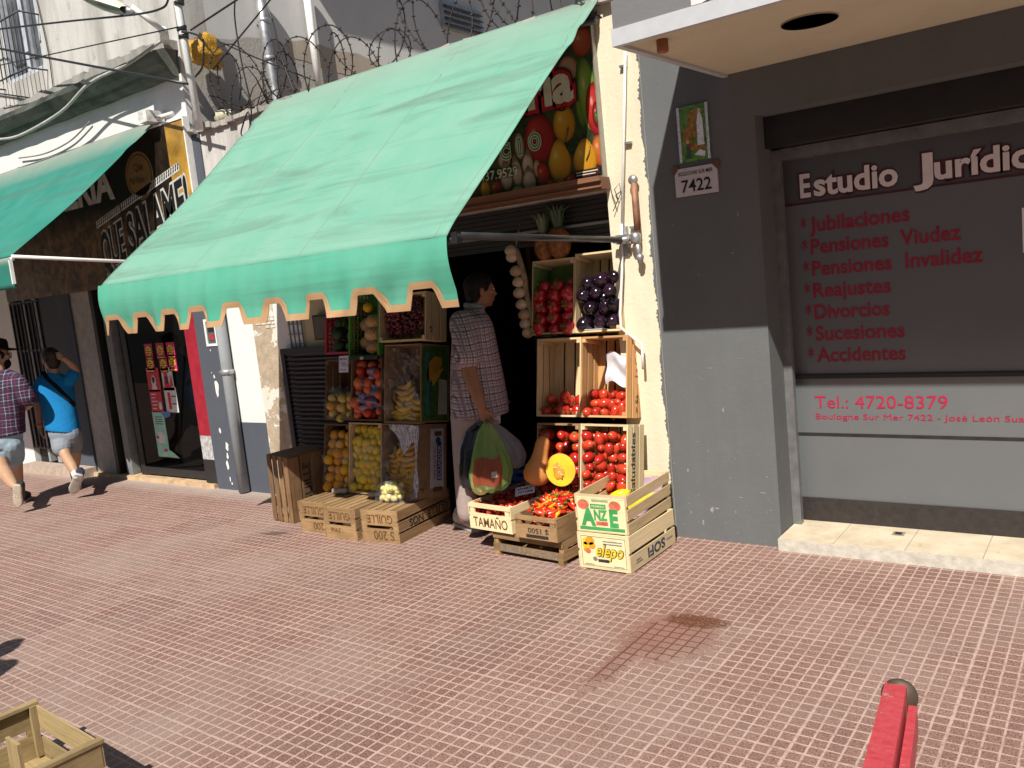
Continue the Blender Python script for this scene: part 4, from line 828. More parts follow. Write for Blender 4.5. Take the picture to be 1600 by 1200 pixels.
# roof rubbish: dry branches and rubble
q = MB()
for i in range(70):
    bx_, by_ = random.uniform(-5.95, -5.35), random.uniform(.2, .75); a = Vector((bx_, by_, 2.9+random.uniform(0, .2))); d = Vector((random.gauss(0, .3), random.gauss(0, .15), random.uniform(-.1, .3)))
    q.tube([a, a+d*.5+Vector((0, 0, .05)), a+d], [.007, .005, .002], 4, 0)
tag(q.build('dry_branches', plain('dead twig', (.085, .06, .045), .9, .1, var=.4)), 'tangle of dry brown branches on the roof beside the white pole', 'branches', kind='stuff')
q = MB()
for i in range(30):
    s_ = random.uniform(.03, .1); q.box((random.uniform(-5.95, -5.4), random.uniform(.15, .9), 2.74+random.uniform(0, .25)), (s_, s_*.8, s_*.6), 0, rot3(random.random()*3, random.random()*3, random.random()*3))
tag(q.build('rubble', stucco('rubble', (.30, .24, .19), (.10, .08, .06), .7)), 'brown rubble heaped on the roof behind the parapet end', 'rubble', kind='stuff')
q = MB(); c = W(346, 182, .1); q.ball(c, (.06, .05, .05), 0, 12, 8, lambda d: 1+.15*math.sin(6*d.x+5*d.z)); q.ball(c+Vector((.08, .02, 0)), (.04, .04, .04), 0, 12, 8, lambda d: 1+.15*math.sin(6*d.x+5*d.z)); tag(q.build('pale_stone', plain('pale stone', (.55, .52, .38), .8, var=.4)), 'pale yellowish stone lying on the parapet end', 'stone')

# concertina barbed wire
q = MB(); rnd = random.Random(3); turns = 13; pts = []; L_ = 3.75; n_ = turns*22
for i in range(n_+1):
    t = i/n_; k_ = i/22; rr = .235*(1+.3*math.sin(k_*1.7)+.2*math.sin(k_*.63+1)); an = 2*math.pi*k_
    pts.append(Vector((-5.85+L_*t+.16*math.sin(an*.5+k_*.3)+.08*math.cos(an), .12+rr*.55*math.cos(an)+.05*math.sin(k_*2.3), 3.17+.05*math.sin(k_*.9)+rr*math.sin(an))))
q.tube(pts, .0048, 5)
pts2 = []
for i in range(n_+1):
    t = i/n_; k_ = i/30; rr = .19*(1+.35*math.sin(k_*2.1+2)); an = -2*math.pi*k_
    pts2.append(Vector((-5.75+L_*.96*t+.1*math.sin(k_*1.9), .10+rr*.6*math.cos(an), 3.13+.04*math.sin(k_)+rr*math.sin(an))))
q.tube(pts2, .0045, 5)
wire = q.build('barbed_wire', plain('rusty wire', (.045, .04, .04), .6, .3, .3))
tag(wire, 'tangled coils of rusty barbed wire along the shop parapet above the green awning', 'barbed wire')
q = MB()
for P in (pts, pts2):
    acc = 0
    for i in range(1, len(P)):
        acc += (P[i]-P[i-1]).length
        if acc > .055:
            acc = 0; t_ = (P[i]-P[i-1]).normalized()
            for s_ in (-1, 1):
                d = Vector((rnd.gauss(0, 1), rnd.gauss(0, 1), rnd.gauss(0, 1))).normalized(); d = (d-t_*d.dot(t_)).normalized()*.017; q.tube([P[i]-d, P[i]+d], .0032, 3)
            q.tube([P[i]-t_*.007, P[i]+t_*.007], .007, 4)
q.build('barb', bpy.data.materials['rusty wire'], wire)
for i, x in enumerate((-5.1, -4.1, -3.2)):
    pass
# ------------------------------------------------------------------ wooden crates
M_wpale = wood('pale crate pine', (.62, .47, .27), .62, .75)
M_wnew = wood('cream crate pine', (.70, .57, .34), .7, .75)
M_worange = wood('orange crate pine', (.56, .31, .13), .6, .7)
M_wold = wood('old crate wood', (.33, .205, .10), .5, .8, .5)
M_wdark = wood('brown crate wood', (.17, .10, .052), .5, .8, .5)
M_ink = plain('stencil ink', (.035, .03, .028), .7, .2, var=.5, scale=60)
M_inkbrown = plain('stencil ink brown', (.13, .06, .02), .7, .2, var=.5, scale=60)
M_inkgrey = plain('stencil ink grey', (.19, .19, .185), .7, .2, var=.4, scale=60)
M_inkblue = plain('stencil ink blue', (.03, .06, .10), .7, .2, var=.5, scale=60)
def basis(x, y, z, loc): return Matrix.Translation(Vector(loc)) @ Matrix((x, y, z)).transposed().to_4x4()
def crate(label, M, W_=.30, L=.50, H=.20, m=None, m_end=None, end='full', nside=3, nbase=4, group=None, gap=.014, feet=0, sides=True):
    """local: x width, y length, z up and open; origin under the middle of the floor"""
    m = m or M_wpale; m_end = m_end or m
    r = thing('wooden_crate', label, 'crate', group=group); r.matrix_world = M
    te, ts = .011, .007
    for s in (-1, 1):
        q = MB(); y = s*(L/2-te/2)
        if end == 'full': q.box((0, y, H/2), (W_-2*ts-.001, te, H))
        elif end == 'slot':
            q.box((0, y, H*.235), (W_-2*ts-.001, te, H*.47)); q.box((0, y, H*.79), (W_-2*ts-.001, te, H*.42))
            for sx in (-1, 1): q.box((sx*(W_/2-.026), y, H*.525), (.036, te, H*.11+.001))
        elif end == 'board':
            h = H*.62; q.box((0, y, h/2), (W_-2*ts-.001, te, h)); q.box((0, y, H-.011), (W_-2*ts-.001, te+.008, .022))
            for sx in (-1, 1): q.box((sx*(W_/2-.03), y, H*.76), (.03, te, H*.28))
        q.build('end_panel', m_end, r)
    if sides:
        for s in (-1, 1):
            q = MB(); hs = (H-gap*(nside-1))/nside
            for i in range(nside): q.box((s*(W_/2-ts/2), random.uniform(-.002, .002), hs/2+i*(hs+gap)), (ts, L, hs))
            q.build('side_panel', m, r)
    q = MB(); wb = (W_-2*ts-.012*(nbase-1))/nbase
    for i in range(nbase): q.box((-W_/2+ts+wb/2+i*(wb+.012), 0, .004-(.0)), (wb, L-2*te, .006))
    q.build('base', m, r)
    for sx in (-1, 1):
        for sy in (-1, 1):
            q = MB(); c = (sx*(W_/2-ts-.011), sy*(L/2-te-.011)); q.box((c[0], c[1], H/2+.008), (.02, .02, H-.012+ (0)))
            if feet: q.box((c[0], c[1], -feet/2), (.034, .034, feet))
            q.build('corner_post', m, r)
    return r
def part_text(parent_child, mats, fn):
    q = MB(); fn(q); return q.build('lettering', mats, parent_child)
def kid(r, name, i=0): return [c for c in r.children if c.name.split('.')[0] == name][i]
def lean(xc, zb, yf, W_, L, H, a=R(80)):
    """matrix of an open box stood on its end, leaning back; front bottom edge at (xc, yf, zb)"""
    Rm = Matrix.Rotation(a, 3, 'X'); o = Vector((xc, yf, zb))-Rm @ Vector((0, -L/2, H)); return Matrix.Translation(o) @ Rm.to_4x4()
RXpi = Matrix.Rotation(math.pi, 4, 'X')

# upturned crates on the ground at left
def upturned(label, x0, x1, y0, L, top, texts, m, yaw=0, H=.205):
    W_ = x1-x0; M = Matrix.Translation(((x0+x1)/2, y0+L/2, H)) @ Matrix.Rotation(yaw, 4, 'Z') @ RXpi
    r = crate(label, M, W_, L, H, m, end='slot', nside=3, nbase=5); e = kid(r, 'end_panel', 1); Ye = L/2+.0005
    part_text(e, [M_inkbrown], lambda q: [q.text(t, (W_*sx, Ye, z), -X3, Z3, h, 0, .012, .8, .0006, width=wd) for t, sx, z, h, wd in texts])
    return r
c1 = upturned('upturned slatted crate stencilled GUILLE, beside the upright crate', -4.555, -4.268, -.655, .52, .2, [('GUILLE', .36, .030, .050, .20), ('200', .30, .135, .05, .10)], M_wold, .02)
c2 = upturned('upturned slatted crate with a small stamp, middle of the three on the ground', -4.258, -3.968, -.70, .52, .2, [('GUILLE', .33, .030, .050, .19), ('3906', .0, .135, .03, .09)], M_wold, .02)
c3 = upturned('upturned crate stencilled S 200 under the bag of limes', -3.955, -3.660, -.672, .56, .2, [('GUILLE', .36, .030, .052, .2), ('S 200', .36, .130, .058, .16)], M_wold, .10)
e = kid(c3, 'side_panel', 1); part_text(e, [M_ink], lambda q: q.text('GUILLE  NOS', (.1485, .19, .078), Y3*-1, Z3, .05, 0, .012, .8, .0006, width=.40) if False else q.text('GUILLE  NOS', (.1481, -.25, .078), Y3, Z3, .05, 0, .012, .8, .0006, width=.42))
# upright crate
st_ = crate('dark slatted crate standing upright on its end at the left of the display', basis(Vector((-.06, -1, .0)).normalized(), Vector((.04, -.01, 1)).normalized(), Vector((-1, .06, .05)).normalized(), (-4.715, -.42, .238)), .30, .475, .24, wood('weathered brown crate wood', (.25, .145, .072), .45, .8, .5), M_wdark, end='full', nside=4, nbase=3, gap=.018)
part_text(kid(st_, 'base'), [M_ink], lambda q: q.text('GUILLE', (-.03, -.13, .0005), Y3, X3, .06, 0, .012, .8, .0006, width=.3))
# crates in the leaning stacks need a hidden support
sup = crate('slatted crate lying under the tomato stack against the pier', Matrix.Translation((-2.50, -.02, 0)) @ Matrix.Rotation(math.pi/2, 4, 'Z'), .5, .58, .27, M_wold, end='full')

# ------------------------------------------------------------------ fruit
def skin(name, c, hi, rough=.3, spec=.5, scale=6, coat=0, thr=(.35, .7), speck=None):
    k = NT(name); oi = k.new('ShaderNodeObjectInfo'); v = k.coord('Object'); mp = k.new('ShaderNodeVectorMath', operation='ADD'); k.link(v, mp.inputs[0]); k.link(oi.outputs['Random'], mp.inputs[1])
    n = k.noise(mp.outputs[0], scale, 3, .5); a = k.mix(k.ramp(k.math('ADD', n, k.math('MULTIPLY', k.math('SUBTRACT', oi.outputs['Random'], .5), .5)), *thr), lin(c), lin(hi))
    if speck: a = k.mix(k.ramp(k.noise(v, 90, 2), .62, .68, 0, .8), a, lin(speck))
    if coat: k.b.inputs['Coat Weight'].default_value = coat; k.b.inputs['Coat Roughness'].default_value = .12
    k.bump(k.noise(v, 60, 2), .06, .002)
    return k.fin(a, rough, spec)
F_tom = skin('tomato skin', (.42, .018, .012), (.56, .06, .02), .22, .5, 5, .3); F_green = skin('calyx green', (.05, .12, .02), (.12, .2, .04), .6); F_pep = skin('pepper skin', (.36, .006, .014), (.48, .015, .02), .18, .5, 6, .4)
F_egg = skin('eggplant skin', (.010, .004, .010), (.022, .007, .018), .16, .5, 3, .5); F_or = skin('orange peel', (.60, .26, .008), (.68, .38, .012), .45, .4, 8); F_lem = skin('lemon peel', (.60, .42, .03), (.66, .50, .06), .45, .4, 8)
F_mix = skin('pear skin', (.42, .38, .07), (.60, .42, .07), .45, .4, 6); F_peach = skin('peach skin', (.60, .27, .04), (.64, .40, .06), .6, .3, 9); F_ban = skin('banana peel', (.62, .36, .012), (.68, .44, .02), .5, .35, 14, 0, (.35, .7), (.12, .06, .02))
F_banr = skin('ripe banana peel', (.50, .25, .012), (.58, .33, .02), .5, .35, 14, 0, (.35, .7), (.07, .035, .015)); F_nec = skin('nectarine skin', (.50, .045, .02), (.62, .16, .05), .4, .4, 6); F_av = skin('avocado skin', (.02, .06, .015), (.05, .11, .03), .5, .4, 20)
F_mel = skin('melon rind', (.55, .22, .05), (.62, .36, .12), .5, .4, 10); F_grape = skin('grape skin', (.11, .012, .03), (.22, .035, .05), .3, .5, 4); F_yel = skin('yellow pepper skin', (.72, .50, .005), (.80, .62, .02), .18, .5, 6, .4)
F_chr = skin('chilli red', (.55, .01, .012), (.66, .06, .015), .22, .5, 5, .3); F_cho = skin('chilli orange', (.70, .22, .01), (.72, .42, .02), .22, .5, 5, .3); F_chg = skin('chilli green', (.12, .25, .02), (.35, .40, .03), .25, .5, 5, .3)
F_lime = skin('small lime skin', (.55, .50, .14), (.66, .60, .25), .4, .4, 8); F_gar = skin('garlic skin', (.42, .28, .18), (.58, .44, .32), .6, .3, 14); F_pine = skin('pineapple skin', (.17, .06, .02), (.42, .17, .05), .55, .3, 38); F_leaf = skin('pineapple leaf', (.05, .09, .045), (.12, .16, .08), .5, .4, 9)
F_sq = skin('squash skin', (.55, .22, .06), (.66, .32, .10), .45, .4, 7); F_sqf = skin('squash flesh', (.70, .36, .006), (.80, .48, .01), .45, .4, 12); F_sqc = skin('squash seed cavity', (.42, .16, .012), (.58, .27, .03), .6, .3, 30)
def fmesh(name, mats, fn): q = MB(); fn(q); return q.mesh(name, mats)
def tomato(q, r=.034, rz=.029):
    q.ball((0, 0, 0), (r, r, rz), 0, 16, 10, lambda d: 1-.12*max(0, d.z)**8+.02*math.cos(5*math.atan2(d.y, d.x)))
    for i in range(5): a = i*1.257; q.poly([(0, 0, rz*.93), (.005*math.cos(a+.7), .005*math.sin(a+.7), rz*.95), (.014*math.cos(a), .014*math.sin(a), rz*.99), (.005*math.cos(a-.7), .005*math.sin(a-.7), rz*.95)], 1)
T_round = fmesh('tomato', [F_tom, F_green], tomato)
T_plum = [fmesh('plum_tomato', [F_tom, F_green], lambda q, s=s: (q.ball((0, 0, 0), (.026, .026, .036*s), 0, 14, 10, lambda d: 1-.06*d.z), q.ball((0, 0, .036*s), (.006, .006, .003), 1, 6, 4))) for s in (1, 1.15, .95)]
T_cherry = fmesh('small_tomato', [F_tom, F_green], lambda q: q.ball((0, 0, 0), (.021, .021, .019), 0, 12, 8))
def pepper(q, m0=0, m1=1, r=.042, h=.045, stem=True):
    q.ball((0, 0, 0), (r, r, h), m0, 20, 12, lambda d: (1+.09*math.cos(4*math.atan2(d.y, d.x)))*(1-.35*max(0, d.z)**6-.2*max(0, -d.z)**4))
    q.ball((0, 0, h*.68), (.016, .016, .006), m1, 8, 5)
    if stem: q.tube([(0, 0, h*.7), (.003, .002, h*.95), (.010, .004, h*1.25)], [.005, .004, .005], 6, m1)
P_red = fmesh('red_pepper', [F_pep, F_green], pepper); P_yel = fmesh('yellow_pepper', [F_yel, F_green], lambda q: (q.ball((0, 0, 0), (.036, .036, .065), 0, 20, 12, lambda d: (1+.09*math.cos(3*math.atan2(d.y, d.x)))*(1-.35*max(0, d.z)**6)), q.tube([(0, 0, .045), (.004, 0, .075)], .005, 6, 1)))
E_egg = fmesh('eggplant', [F_egg, F_green], lambda q: (q.ball((0, 0, 0), (.046, .046, .062), 0, 18, 12, lambda d: 1-.25*max(0, -d.z)**2), q.lathe([(.022, -.055), (.012, -.066), (.006, -.085)], (0, 0, 0), 8, 1)))
O_or = fmesh('orange', [F_or, F_green], lambda q: (q.ball((0, 0, 0), (.036, .036, .034), 0, 16, 10), q.ball((0, 0, .034), (.004, .004, .001), 1, 6, 3)))
O_lem = fmesh('lemon', [F_lem], lambda q: q.ball((0, 0, 0), (.030, .030, .034), 0, 14, 10, lambda d: 1+.10*abs(d.z)**9))
O_mix = [fmesh('pear', [F_mix], lambda q: q.ball((0, 0, 0), (.031, .031, .038), 0, 14, 10, lambda d: 1-.25*max(0, d.z))), fmesh('peach', [F_peach], lambda q: q.ball((0, 0, 0), (.033, .033, .031), 0, 14, 10))]
O_nec = fmesh('nectarine', [F_nec], lambda q: q.ball((0, 0, 0), (.036, .036, .034), 0, 14, 10)); O_av = fmesh('avocado', [F_av], lambda q: q.ball((0, 0, 0), (.038, .038, .052), 0, 14, 10, lambda d: 1-.22*max(0, d.z)))
O_lime = fmesh('small_lime', [F_lime], lambda q: q.ball((0, 0, 0), (.019, .019, .021), 0, 12, 8))
def put(name, me, loc, rot, label, cat, group, s=1.0, parent=None):
    o = bpy.data.objects.new(name, me); col.objects.link(o); o.location = loc; o.rotation_mode = 'QUATERNION'; o.rotation_quaternion = rot; o.scale = (s, s, s)
    if parent: o.parent = parent
    else: tag(o, label, cat, group)
    return o
def rq(): return Quaternion((random.gauss(0, 1), random.gauss(0, 1), random.gauss(0, 1), random.gauss(0, 1))).normalized()
def fill(M, W_, L, layers, r, meshes, name, label, cat, group, face=None, jit=.15, ry=None, sv=.11):
    """layers: (z, y0, y1) each packed with fruit in staggered rows, local to a crate of width W_ and length L"""
    meshes = meshes if isinstance(meshes, list) else [meshes]; ry = ry or r; q3 = M.to_3x3().to_quaternion(); n = 0
    for z, y0, y1 in layers:
        row = 0; y = -L/2+y0+ry
        while y < -L/2+y1:
            inner = W_-.018; k = max(1, int(inner/(2*r))); st = (inner-2*r)/max(1, k-1) if k > 1 else 0; off_ = 0
            if row % 2: k2 = k-1 if st < 2.25*r else k; off_ = st/2 if k2 < k else 0
            else: k2 = k
            for i in range(k2):
                p = Vector((-inner/2+r+off_+i*st+random.gauss(0, jit*r*.5), y+random.gauss(0, jit*r), z+random.gauss(0, jit*r*1.3)))
                ro = q3 @ (face() if face else rq()); put(name, random.choice(meshes), M @ p, ro, label, cat, group, max(.75, 1+random.gauss(0, sv))); n += 1
            y += ry*1.78; row += 1
    return n
def face_up(sp=.5): return lambda: Quaternion((1, random.gauss(0, sp*.4), random.gauss(0, sp*.4), random.gauss(0, .8))).normalized()

# right hand stack: six open crates leaning on their ends
rs = {}
def stack(key, label, x0, x1, z0, z1, yf, m, **k):
    H = .19; L = z1-z0; W_ = x1-x0; M = lean((x0+x1)/2, z0, yf, W_, L, H, R(79)); r = crate(label, M, W_, L, H, m, end='full', nside=3, **k); rs[key] = (r, M, W_, L, H); return rs[key]
r1, M, W_, L, H = stack('tl', 'pale crate of red peppers, top left of the tall stack by the pier', -2.925, -2.625, 1.19, 1.635, -.055, M_wpale)
q = MB(); q.b2(-.136, .136, -L/2+.012, L/2-.012, .010, .012); q.b2(-.139, -.137, -L/2+.012, L/2-.012, .012, H); q.build('green_lining', plain('green paper lining', (.10, .20, .05), .5), r1)
fill(M, W_, L, ((.13, .0, .31), (.165, 0, .28)), .036, P_red, 'red_pepper', 'red bell pepper in the top left crate of the tall stack', 'pepper', 'red peppers in the top left crate', face_up(.6), .18)
r2, M, W_, L, H = stack('tr', 'pale crate of glossy eggplants, top right of the tall stack by the pier', -2.622, -2.315, 1.19, 1.65, -.055, M_wpale, nbase=5)
fill(M, W_, L, ((.09, 0, .34),), .045, E_egg, 'eggplant', 'dark eggplant in the top right crate of the tall stack', 'eggplant', 'eggplants in the top right crate', face_up(.5), .12)
for x, y in ((-.095, .055), (0, .05), (.09, .06), (-.06, .14), (.035, .135), (.1, .15), (-.1, .215), (-.02, .235), (.07, .235), (.105, .31), (.02, .30), (-.075, .29)):
    put('eggplant', E_egg, M @ Vector((x, -L/2+y, .155+random.uniform(-.01, .01))), M.to_3x3().to_quaternion() @ face_up(.5)(), 'dark eggplant in the top right crate of the tall stack', 'eggplant', 'eggplants in the top right crate')
q = MB(); q.b2(-.13, .06, -L/2+.013, -L/2+.016, .06, .195); q.build('paper_liner', plain('white paper', (.7, .7, .72), .7), r2)
r3, M, W_, L, H = stack('ml', 'pale crate nearly empty of tomatoes, middle left of the tall stack', -2.868, -2.563, .715, 1.175, -.17, M_wpale)
fill(M, W_, L, ((.05, 0, .12), (.10, 0, .12), (.15, 0, .06)), .036, T_round, 'tomato', 'round tomato low in the middle left crate of the tall stack', 'tomato', 'tomatoes in the middle left crate', None, .12)
put('tomato', T_round, M @ Vector((.0, -L/2+.125, .12)), rq(), 'round tomato low in the middle left crate of the tall stack', 'tomato', 'tomatoes in the middle left crate')
r4, M, W_, L, H = stack('mr', 'orange toned crate with plum tomatoes at its foot, middle right of the tall stack', -2.560, -2.262, .715, 1.175, -.17, M_worange, nbase=5)
fill(M, W_, L, ((.05, 0, .16), (.09, 0, .15), (.135, 0, .12), (.17, 0, .05)), .028, T_plum, 'plum_tomato', 'plum tomato in the orange toned middle right crate', 'tomato', 'plum tomatoes in the middle right crate', None, .2)
part_text(kid(r4, 'side_panel', 1), [plain('red stencil', (.35, .03, .02), .6), M_ink], lambda q: (q.text('La Calab', (W_/2+.0005, .0, .06), Y3, -Z3 if False else Z3, .04, 0, .01, .9, .0006, width=.20), q.text('= Sa', (W_/2+.0005, -.2, .06), Y3, Z3, .03, 1, .01, .9, .0006, width=.10)))
tf = MB(); tf.grid(lambda u, v: Vector((-.05+.15*u, -.04+.17*v+.02*math.sin(5*u), .075+.03*u+.012*math.sin(7*v+3*u))), 10, 10, 0, True, .5)
o = tf.build('plastic_tray', plain('white tray', (.62, .60, .64), .35)); o.matrix_world = M; tag(o, 'white plastic tray propped above the plum tomatoes in the orange toned crate', 'tray')
r5, M, W_, L, H = stack('bl', 'crate of round tomatoes behind the squash, bottom left of the tall stack', -2.812, -2.520, .275, .70, -.33, M_wold)
fill(M, W_, L, ((.12, 0, .38), (.16, 0, .36)), .036, T_round, 'tomato', 'round tomato behind the squash in the bottom left crate', 'tomato', 'tomatoes in the bottom left crate', face_up(1), .15)
r6, M, W_, L, H = stack('br', 'pale crate full of shiny plum tomatoes, bottom right of the tall stack', -2.515, -2.215, .275, .70, -.33, M_wnew)
fill(M, W_, L, ((.12, 0, .38), (.165, 0, .37)), .030, T_plum, 'plum_tomato', 'shiny plum tomato in the full bottom right crate', 'tomato', 'plum tomatoes in the bottom right crate', None, .2)
part_text(kid(r6, 'side_panel', 1), [M_ink], lambda q: q.text('Saludables', (W_/2+.0005, -.17, .105), Y3, Z3, .045, 0, .012, .9, .0006, width=.34))

# pineapples and garlic
def pineapple(loc, s, rz, label):
    t = thing('pineapple', label, 'pineapple', loc, (0, 0, rz), 'pineapples on the top crate'); q = MB(); n, mrow = 14, 12
    q.ball((0, 0, .085*s), (.066*s, .066*s, .09*s), 0, 40, 28, lambda d: 1+.07*abs(math.sin(7*math.atan2(d.y, d.x)+9*d.z))*abs(math.sin(7*math.atan2(d.y, d.x)-9*d.z))); q.build('fruit', F_pine, t)
    q = MB()
    for i in range(26):
        a = i*2.4; tl = .15*s*(1-.012*i)+.02; out = .075*s*(1-i/30); b = Vector((.02*math.cos(a), .02*math.sin(a), .165*s)); d = Vector((math.cos(a), math.sin(a), 0)); w_ = d.cross(Z3)*.011*s
        mid = b+d*out*.5+Z3*tl*.6; tip = b+d*out*1.5+Z3*tl*(.75+.3*i/26)
        q.add([b-w_, b+w_, mid+w_*.8, mid-w_*.8, tip], [(0, 1, 2, 3), (3, 2, 4)], 0)
    q.build('crown', F_leaf, t)
pineapple((-2.845, .06, 1.625), .95, .3, 'left pineapple of the two behind the awning arm'); pineapple((-2.735, .05, 1.63), 1.05, 1.4, 'right pineapple of the two behind the awning arm')
gb = thing('garlic_braid', 'hanging braid of garlic bulbs beside the crate of red peppers', 'garlic', (-3.02, -.02, 1.72))
q = MB(); gl_ = [(798, 392), (800, 402), (806, 424), (810, 441), (811, 458), (815, 476), (819, 492), (821, 506), (825, 520)]
for i, (a, b) in enumerate(gl_):
    q = MB(); c = W(a, b, -.02+.008*(i % 2)); q.ball(c, (.040, .036, .031), 0, 16, 10, lambda d: (1+.06*math.cos(6*math.atan2(d.y, d.x)))*(1+.12*max(0, d.z)**5)); q.build('bulb', F_gar, gb, True)
q = MB(); q.tube([W(a+9+i*.3, b-4, .0) for i, (a, b) in enumerate(gl_)], [.012]+[.02]*7+[.012], 8); q.tube([W(806, 385, 0), W(812, 350, .05)], .004, 5); q.build('stalk', plain('garlic stalk', (.26, .18, .10), .8, var=.4, scale=40), gb, True)

# squash
def squash(q):
    prof = [(.001, 0), (.03, .002), (.06, .02), (.072, .055), (.066, .095), (.048, .13), (.040, .17), (.038, .21), (.034, .24), (.018, .258), (.001, .262)]; q.lathe(prof, (0, 0, 0), 20, 0, None, True, .5, lambda a, z: 1+.025*math.cos(5*a))
    q.tube([(0, 0, .258), (.004, .0, .275)], [.01, .008], 8, 1)
o = fmesh('butternut_squash', [F_sq, F_green], squash); put('butternut_squash', o, (-2.745, -.425, .37), Matrix.Rotation(R(10), 3, 'Y').to_quaternion() @ Matrix.Rotation(R(-14), 3, 'X').to_quaternion(), 'whole tan butternut squash leaning behind the chilli crate', 'squash', None, 1.08)
hs = thing('halved_squash', 'halved squash with bright yellow flesh beside the whole butternut', 'squash', (-2.565, -.42, .465))
q = MB(); q.ball((0, 0, 0), (.083, .05, .092), 0, 22, 14, lambda d: 1 if d.y > -.05 else 1); vs = []
hm = [v for v in q.v]; q.v = [(x, max(y, 0), z) for x, y, z in hm]; q.build('rind', F_sq, hs)
q = MB(); q.poly([(.081*math.cos(t), -.002, .090*math.sin(t)) for t in [2*math.pi*i/28 for i in range(28)]][::-1], 0, .004); q.build('flesh', F_sqf, hs)
q = MB(); q.ball((-.012, -.004, -.005), (.030, .006, .046), 0, 18, 10, lambda d: 1+.16*math.sin(9*d.x+7*d.z)); q.build('seed_cavity', F_sqc, hs)
for i in range(9): q = MB(); q.ball((random.uniform(-.03, .01), -.010, random.uniform(-.04, .03)), (.004, .0025, .008), 0, 8, 6, None, rot3(0, random.uniform(-1, 1), 0)); q.build('seed', plain('squash seed', (.62, .42, .16), .5), hs)
hs.rotation_euler = (R(-14), R(-12), R(28))

# low crates at the front: long one underneath, two on top, two more beside
yw = -.085
pf = crate('battered low crate stencilled upside down PROD FLORES on the pavement', Matrix.Translation((-2.685, -.475, .025)) @ Matrix.Rotation(yw+math.pi/2, 4, 'Z'), .30, .50, .115, M_wold, M_wold, end='slot', nside=2, gap=.03, feet=.025)
part_text(kid(pf, 'side_panel', 0), [M_inkgrey], lambda q: q.text('PROD FLORES', (-.1508, -.205, .038), Y3, -Z3, .034, 0, .012, .9, .0006, width=.40))
tm_ = crate('small pale crate stencilled TAMAÑO holding small red tomatoes', Matrix.Translation((-2.915, -.375, .142)) @ Matrix.Rotation(-.09, 4, 'Z'), .325, .50, .15, M_wnew, M_wnew, end='board', nside=2)
part_text(kid(tm_, 'end_panel', 0), [M_inkbrown], lambda q: q.text('TAMAÑO', (-.13, -.2506, .018), X3, Z3, .055, 0, .012, .8, .0006, width=.26))
MT = tm_.matrix_world.copy()
fill(Matrix.Translation((-2.915, -.375, .142)) @ Matrix.Rotation(-.09, 4, 'Z'), .32, .50, ((.085, .02, .48), (.115, .03, .46)), .022, T_cherry, 'small_tomato', 'small red tomato in the TAMAÑO crate', 'tomato', 'small tomatoes in the TAMAÑO crate', None, .3)
ch = crate('worn crate stencilled 1500 upside down, full of mixed chillies', Matrix.Translation((-2.575, -.425, .142)) @ Matrix.Rotation(-.06, 4, 'Z'), .285, .50, .125, M_wold, M_wold, end='board', nside=1)
part_text(kid(ch, 'end_panel', 0), [M_ink], lambda q: (q.text('$ 1500', (.085, -.2506, .062), -X3, -Z3, .028, 0, .014, .8, .0006, width=.14), q.b2(-.07, .08, -.2512, -.2505, .008, .026, 0)))
chm = []
for mt in (F_chr, F_chr, F_chr, F_cho, F_chg):
    for b_ in (.3, .8):
        chm.append(fmesh('chilli', [mt, F_green], lambda q, b_=b_: (q.tube([(0, .045*math.sin(b_*t)*.4, -.045+.09*t) for t in [i/7 for i in range(8)]], [.0075, .011, .0115, .011, .0095, .0075, .005, .0015], 8, 0), q.tube([(0, 0, -.045), (0, -.004, -.062)], [.006, .003], 5, 1))))
Mc = Matrix.Translation((-2.575, -.425, .142)) @ Matrix.Rotation(-.06, 4, 'Z')
for i in range(170):
    x, y = random.uniform(-.088, .088), random.uniform(-.20, .17); hgt = .085+.095*math.exp(-((x)**2/.012+(y+.02)**2/.035)); z = hgt*(.55+.45*random.random()) if i < 60 else hgt
    an = random.random()*6.28; el = random.gauss(0, .35); d = Vector((math.cos(an)*math.cos(el), math.sin(an)*math.cos(el), math.sin(el)))
    me = random.choice(chm[:6]*2+chm); nm = (['red']*6+['orange']*2+['green']*2)[chm.index(me)]
    put('chilli', me, Mc @ Vector((x, y, z)), d.to_track_quat('Z', 'Y'), nm+' chilli in the crate behind the 1500 end board', 'chilli', nm+' chillies in the worn crate', random.uniform(1.0, 1.3))
so2 = crate('clean crate marked SOFI upside down with a lemon label, on the pavement', Matrix.Translation((-2.205, -.375, .008)) @ Matrix.Rotation(.0, 4, 'Z'), .305, .52, .19, M_wnew, M_wnew, end='full', nside=2, gap=.018, feet=.008)
M_lab = plain('printed cream label', (.72, .64, .38), .6, .3, var=.1, scale=20); M_lgreen = plain('label green', (.05, .30, .09), .6); M_lred = plain('label red', (.58, .13, .08), .6, var=.3, scale=40); M_lyel = plain('label yellow', (.75, .50, .01), .6, var=.3, scale=50); M_lor = plain('label orange', (.60, .28, .02), .6, var=.3, scale=50)
e = kid(so2, 'end_panel', 0); ye = -.2604; q = MB(); q.b2(-.135, .135, ye-.0006, ye, .012, .178, 0)
def rect_line(q, x0, x1, z0, z1, w_, y, m): q.b2(x0, x1, y-.0004, y, z0, z0+w_, m); q.b2(x0, x1, y-.0004, y, z1-w_, z1, m); q.b2(x0, x0+w_, y-.0004, y, z0+w_, z1-w_, m); q.b2(x1-w_, x1, y-.0004, y, z0+w_, z1-w_, m)
rect_line(q, -.130, .130, .016, .174, .0022, ye-.0008, 1)
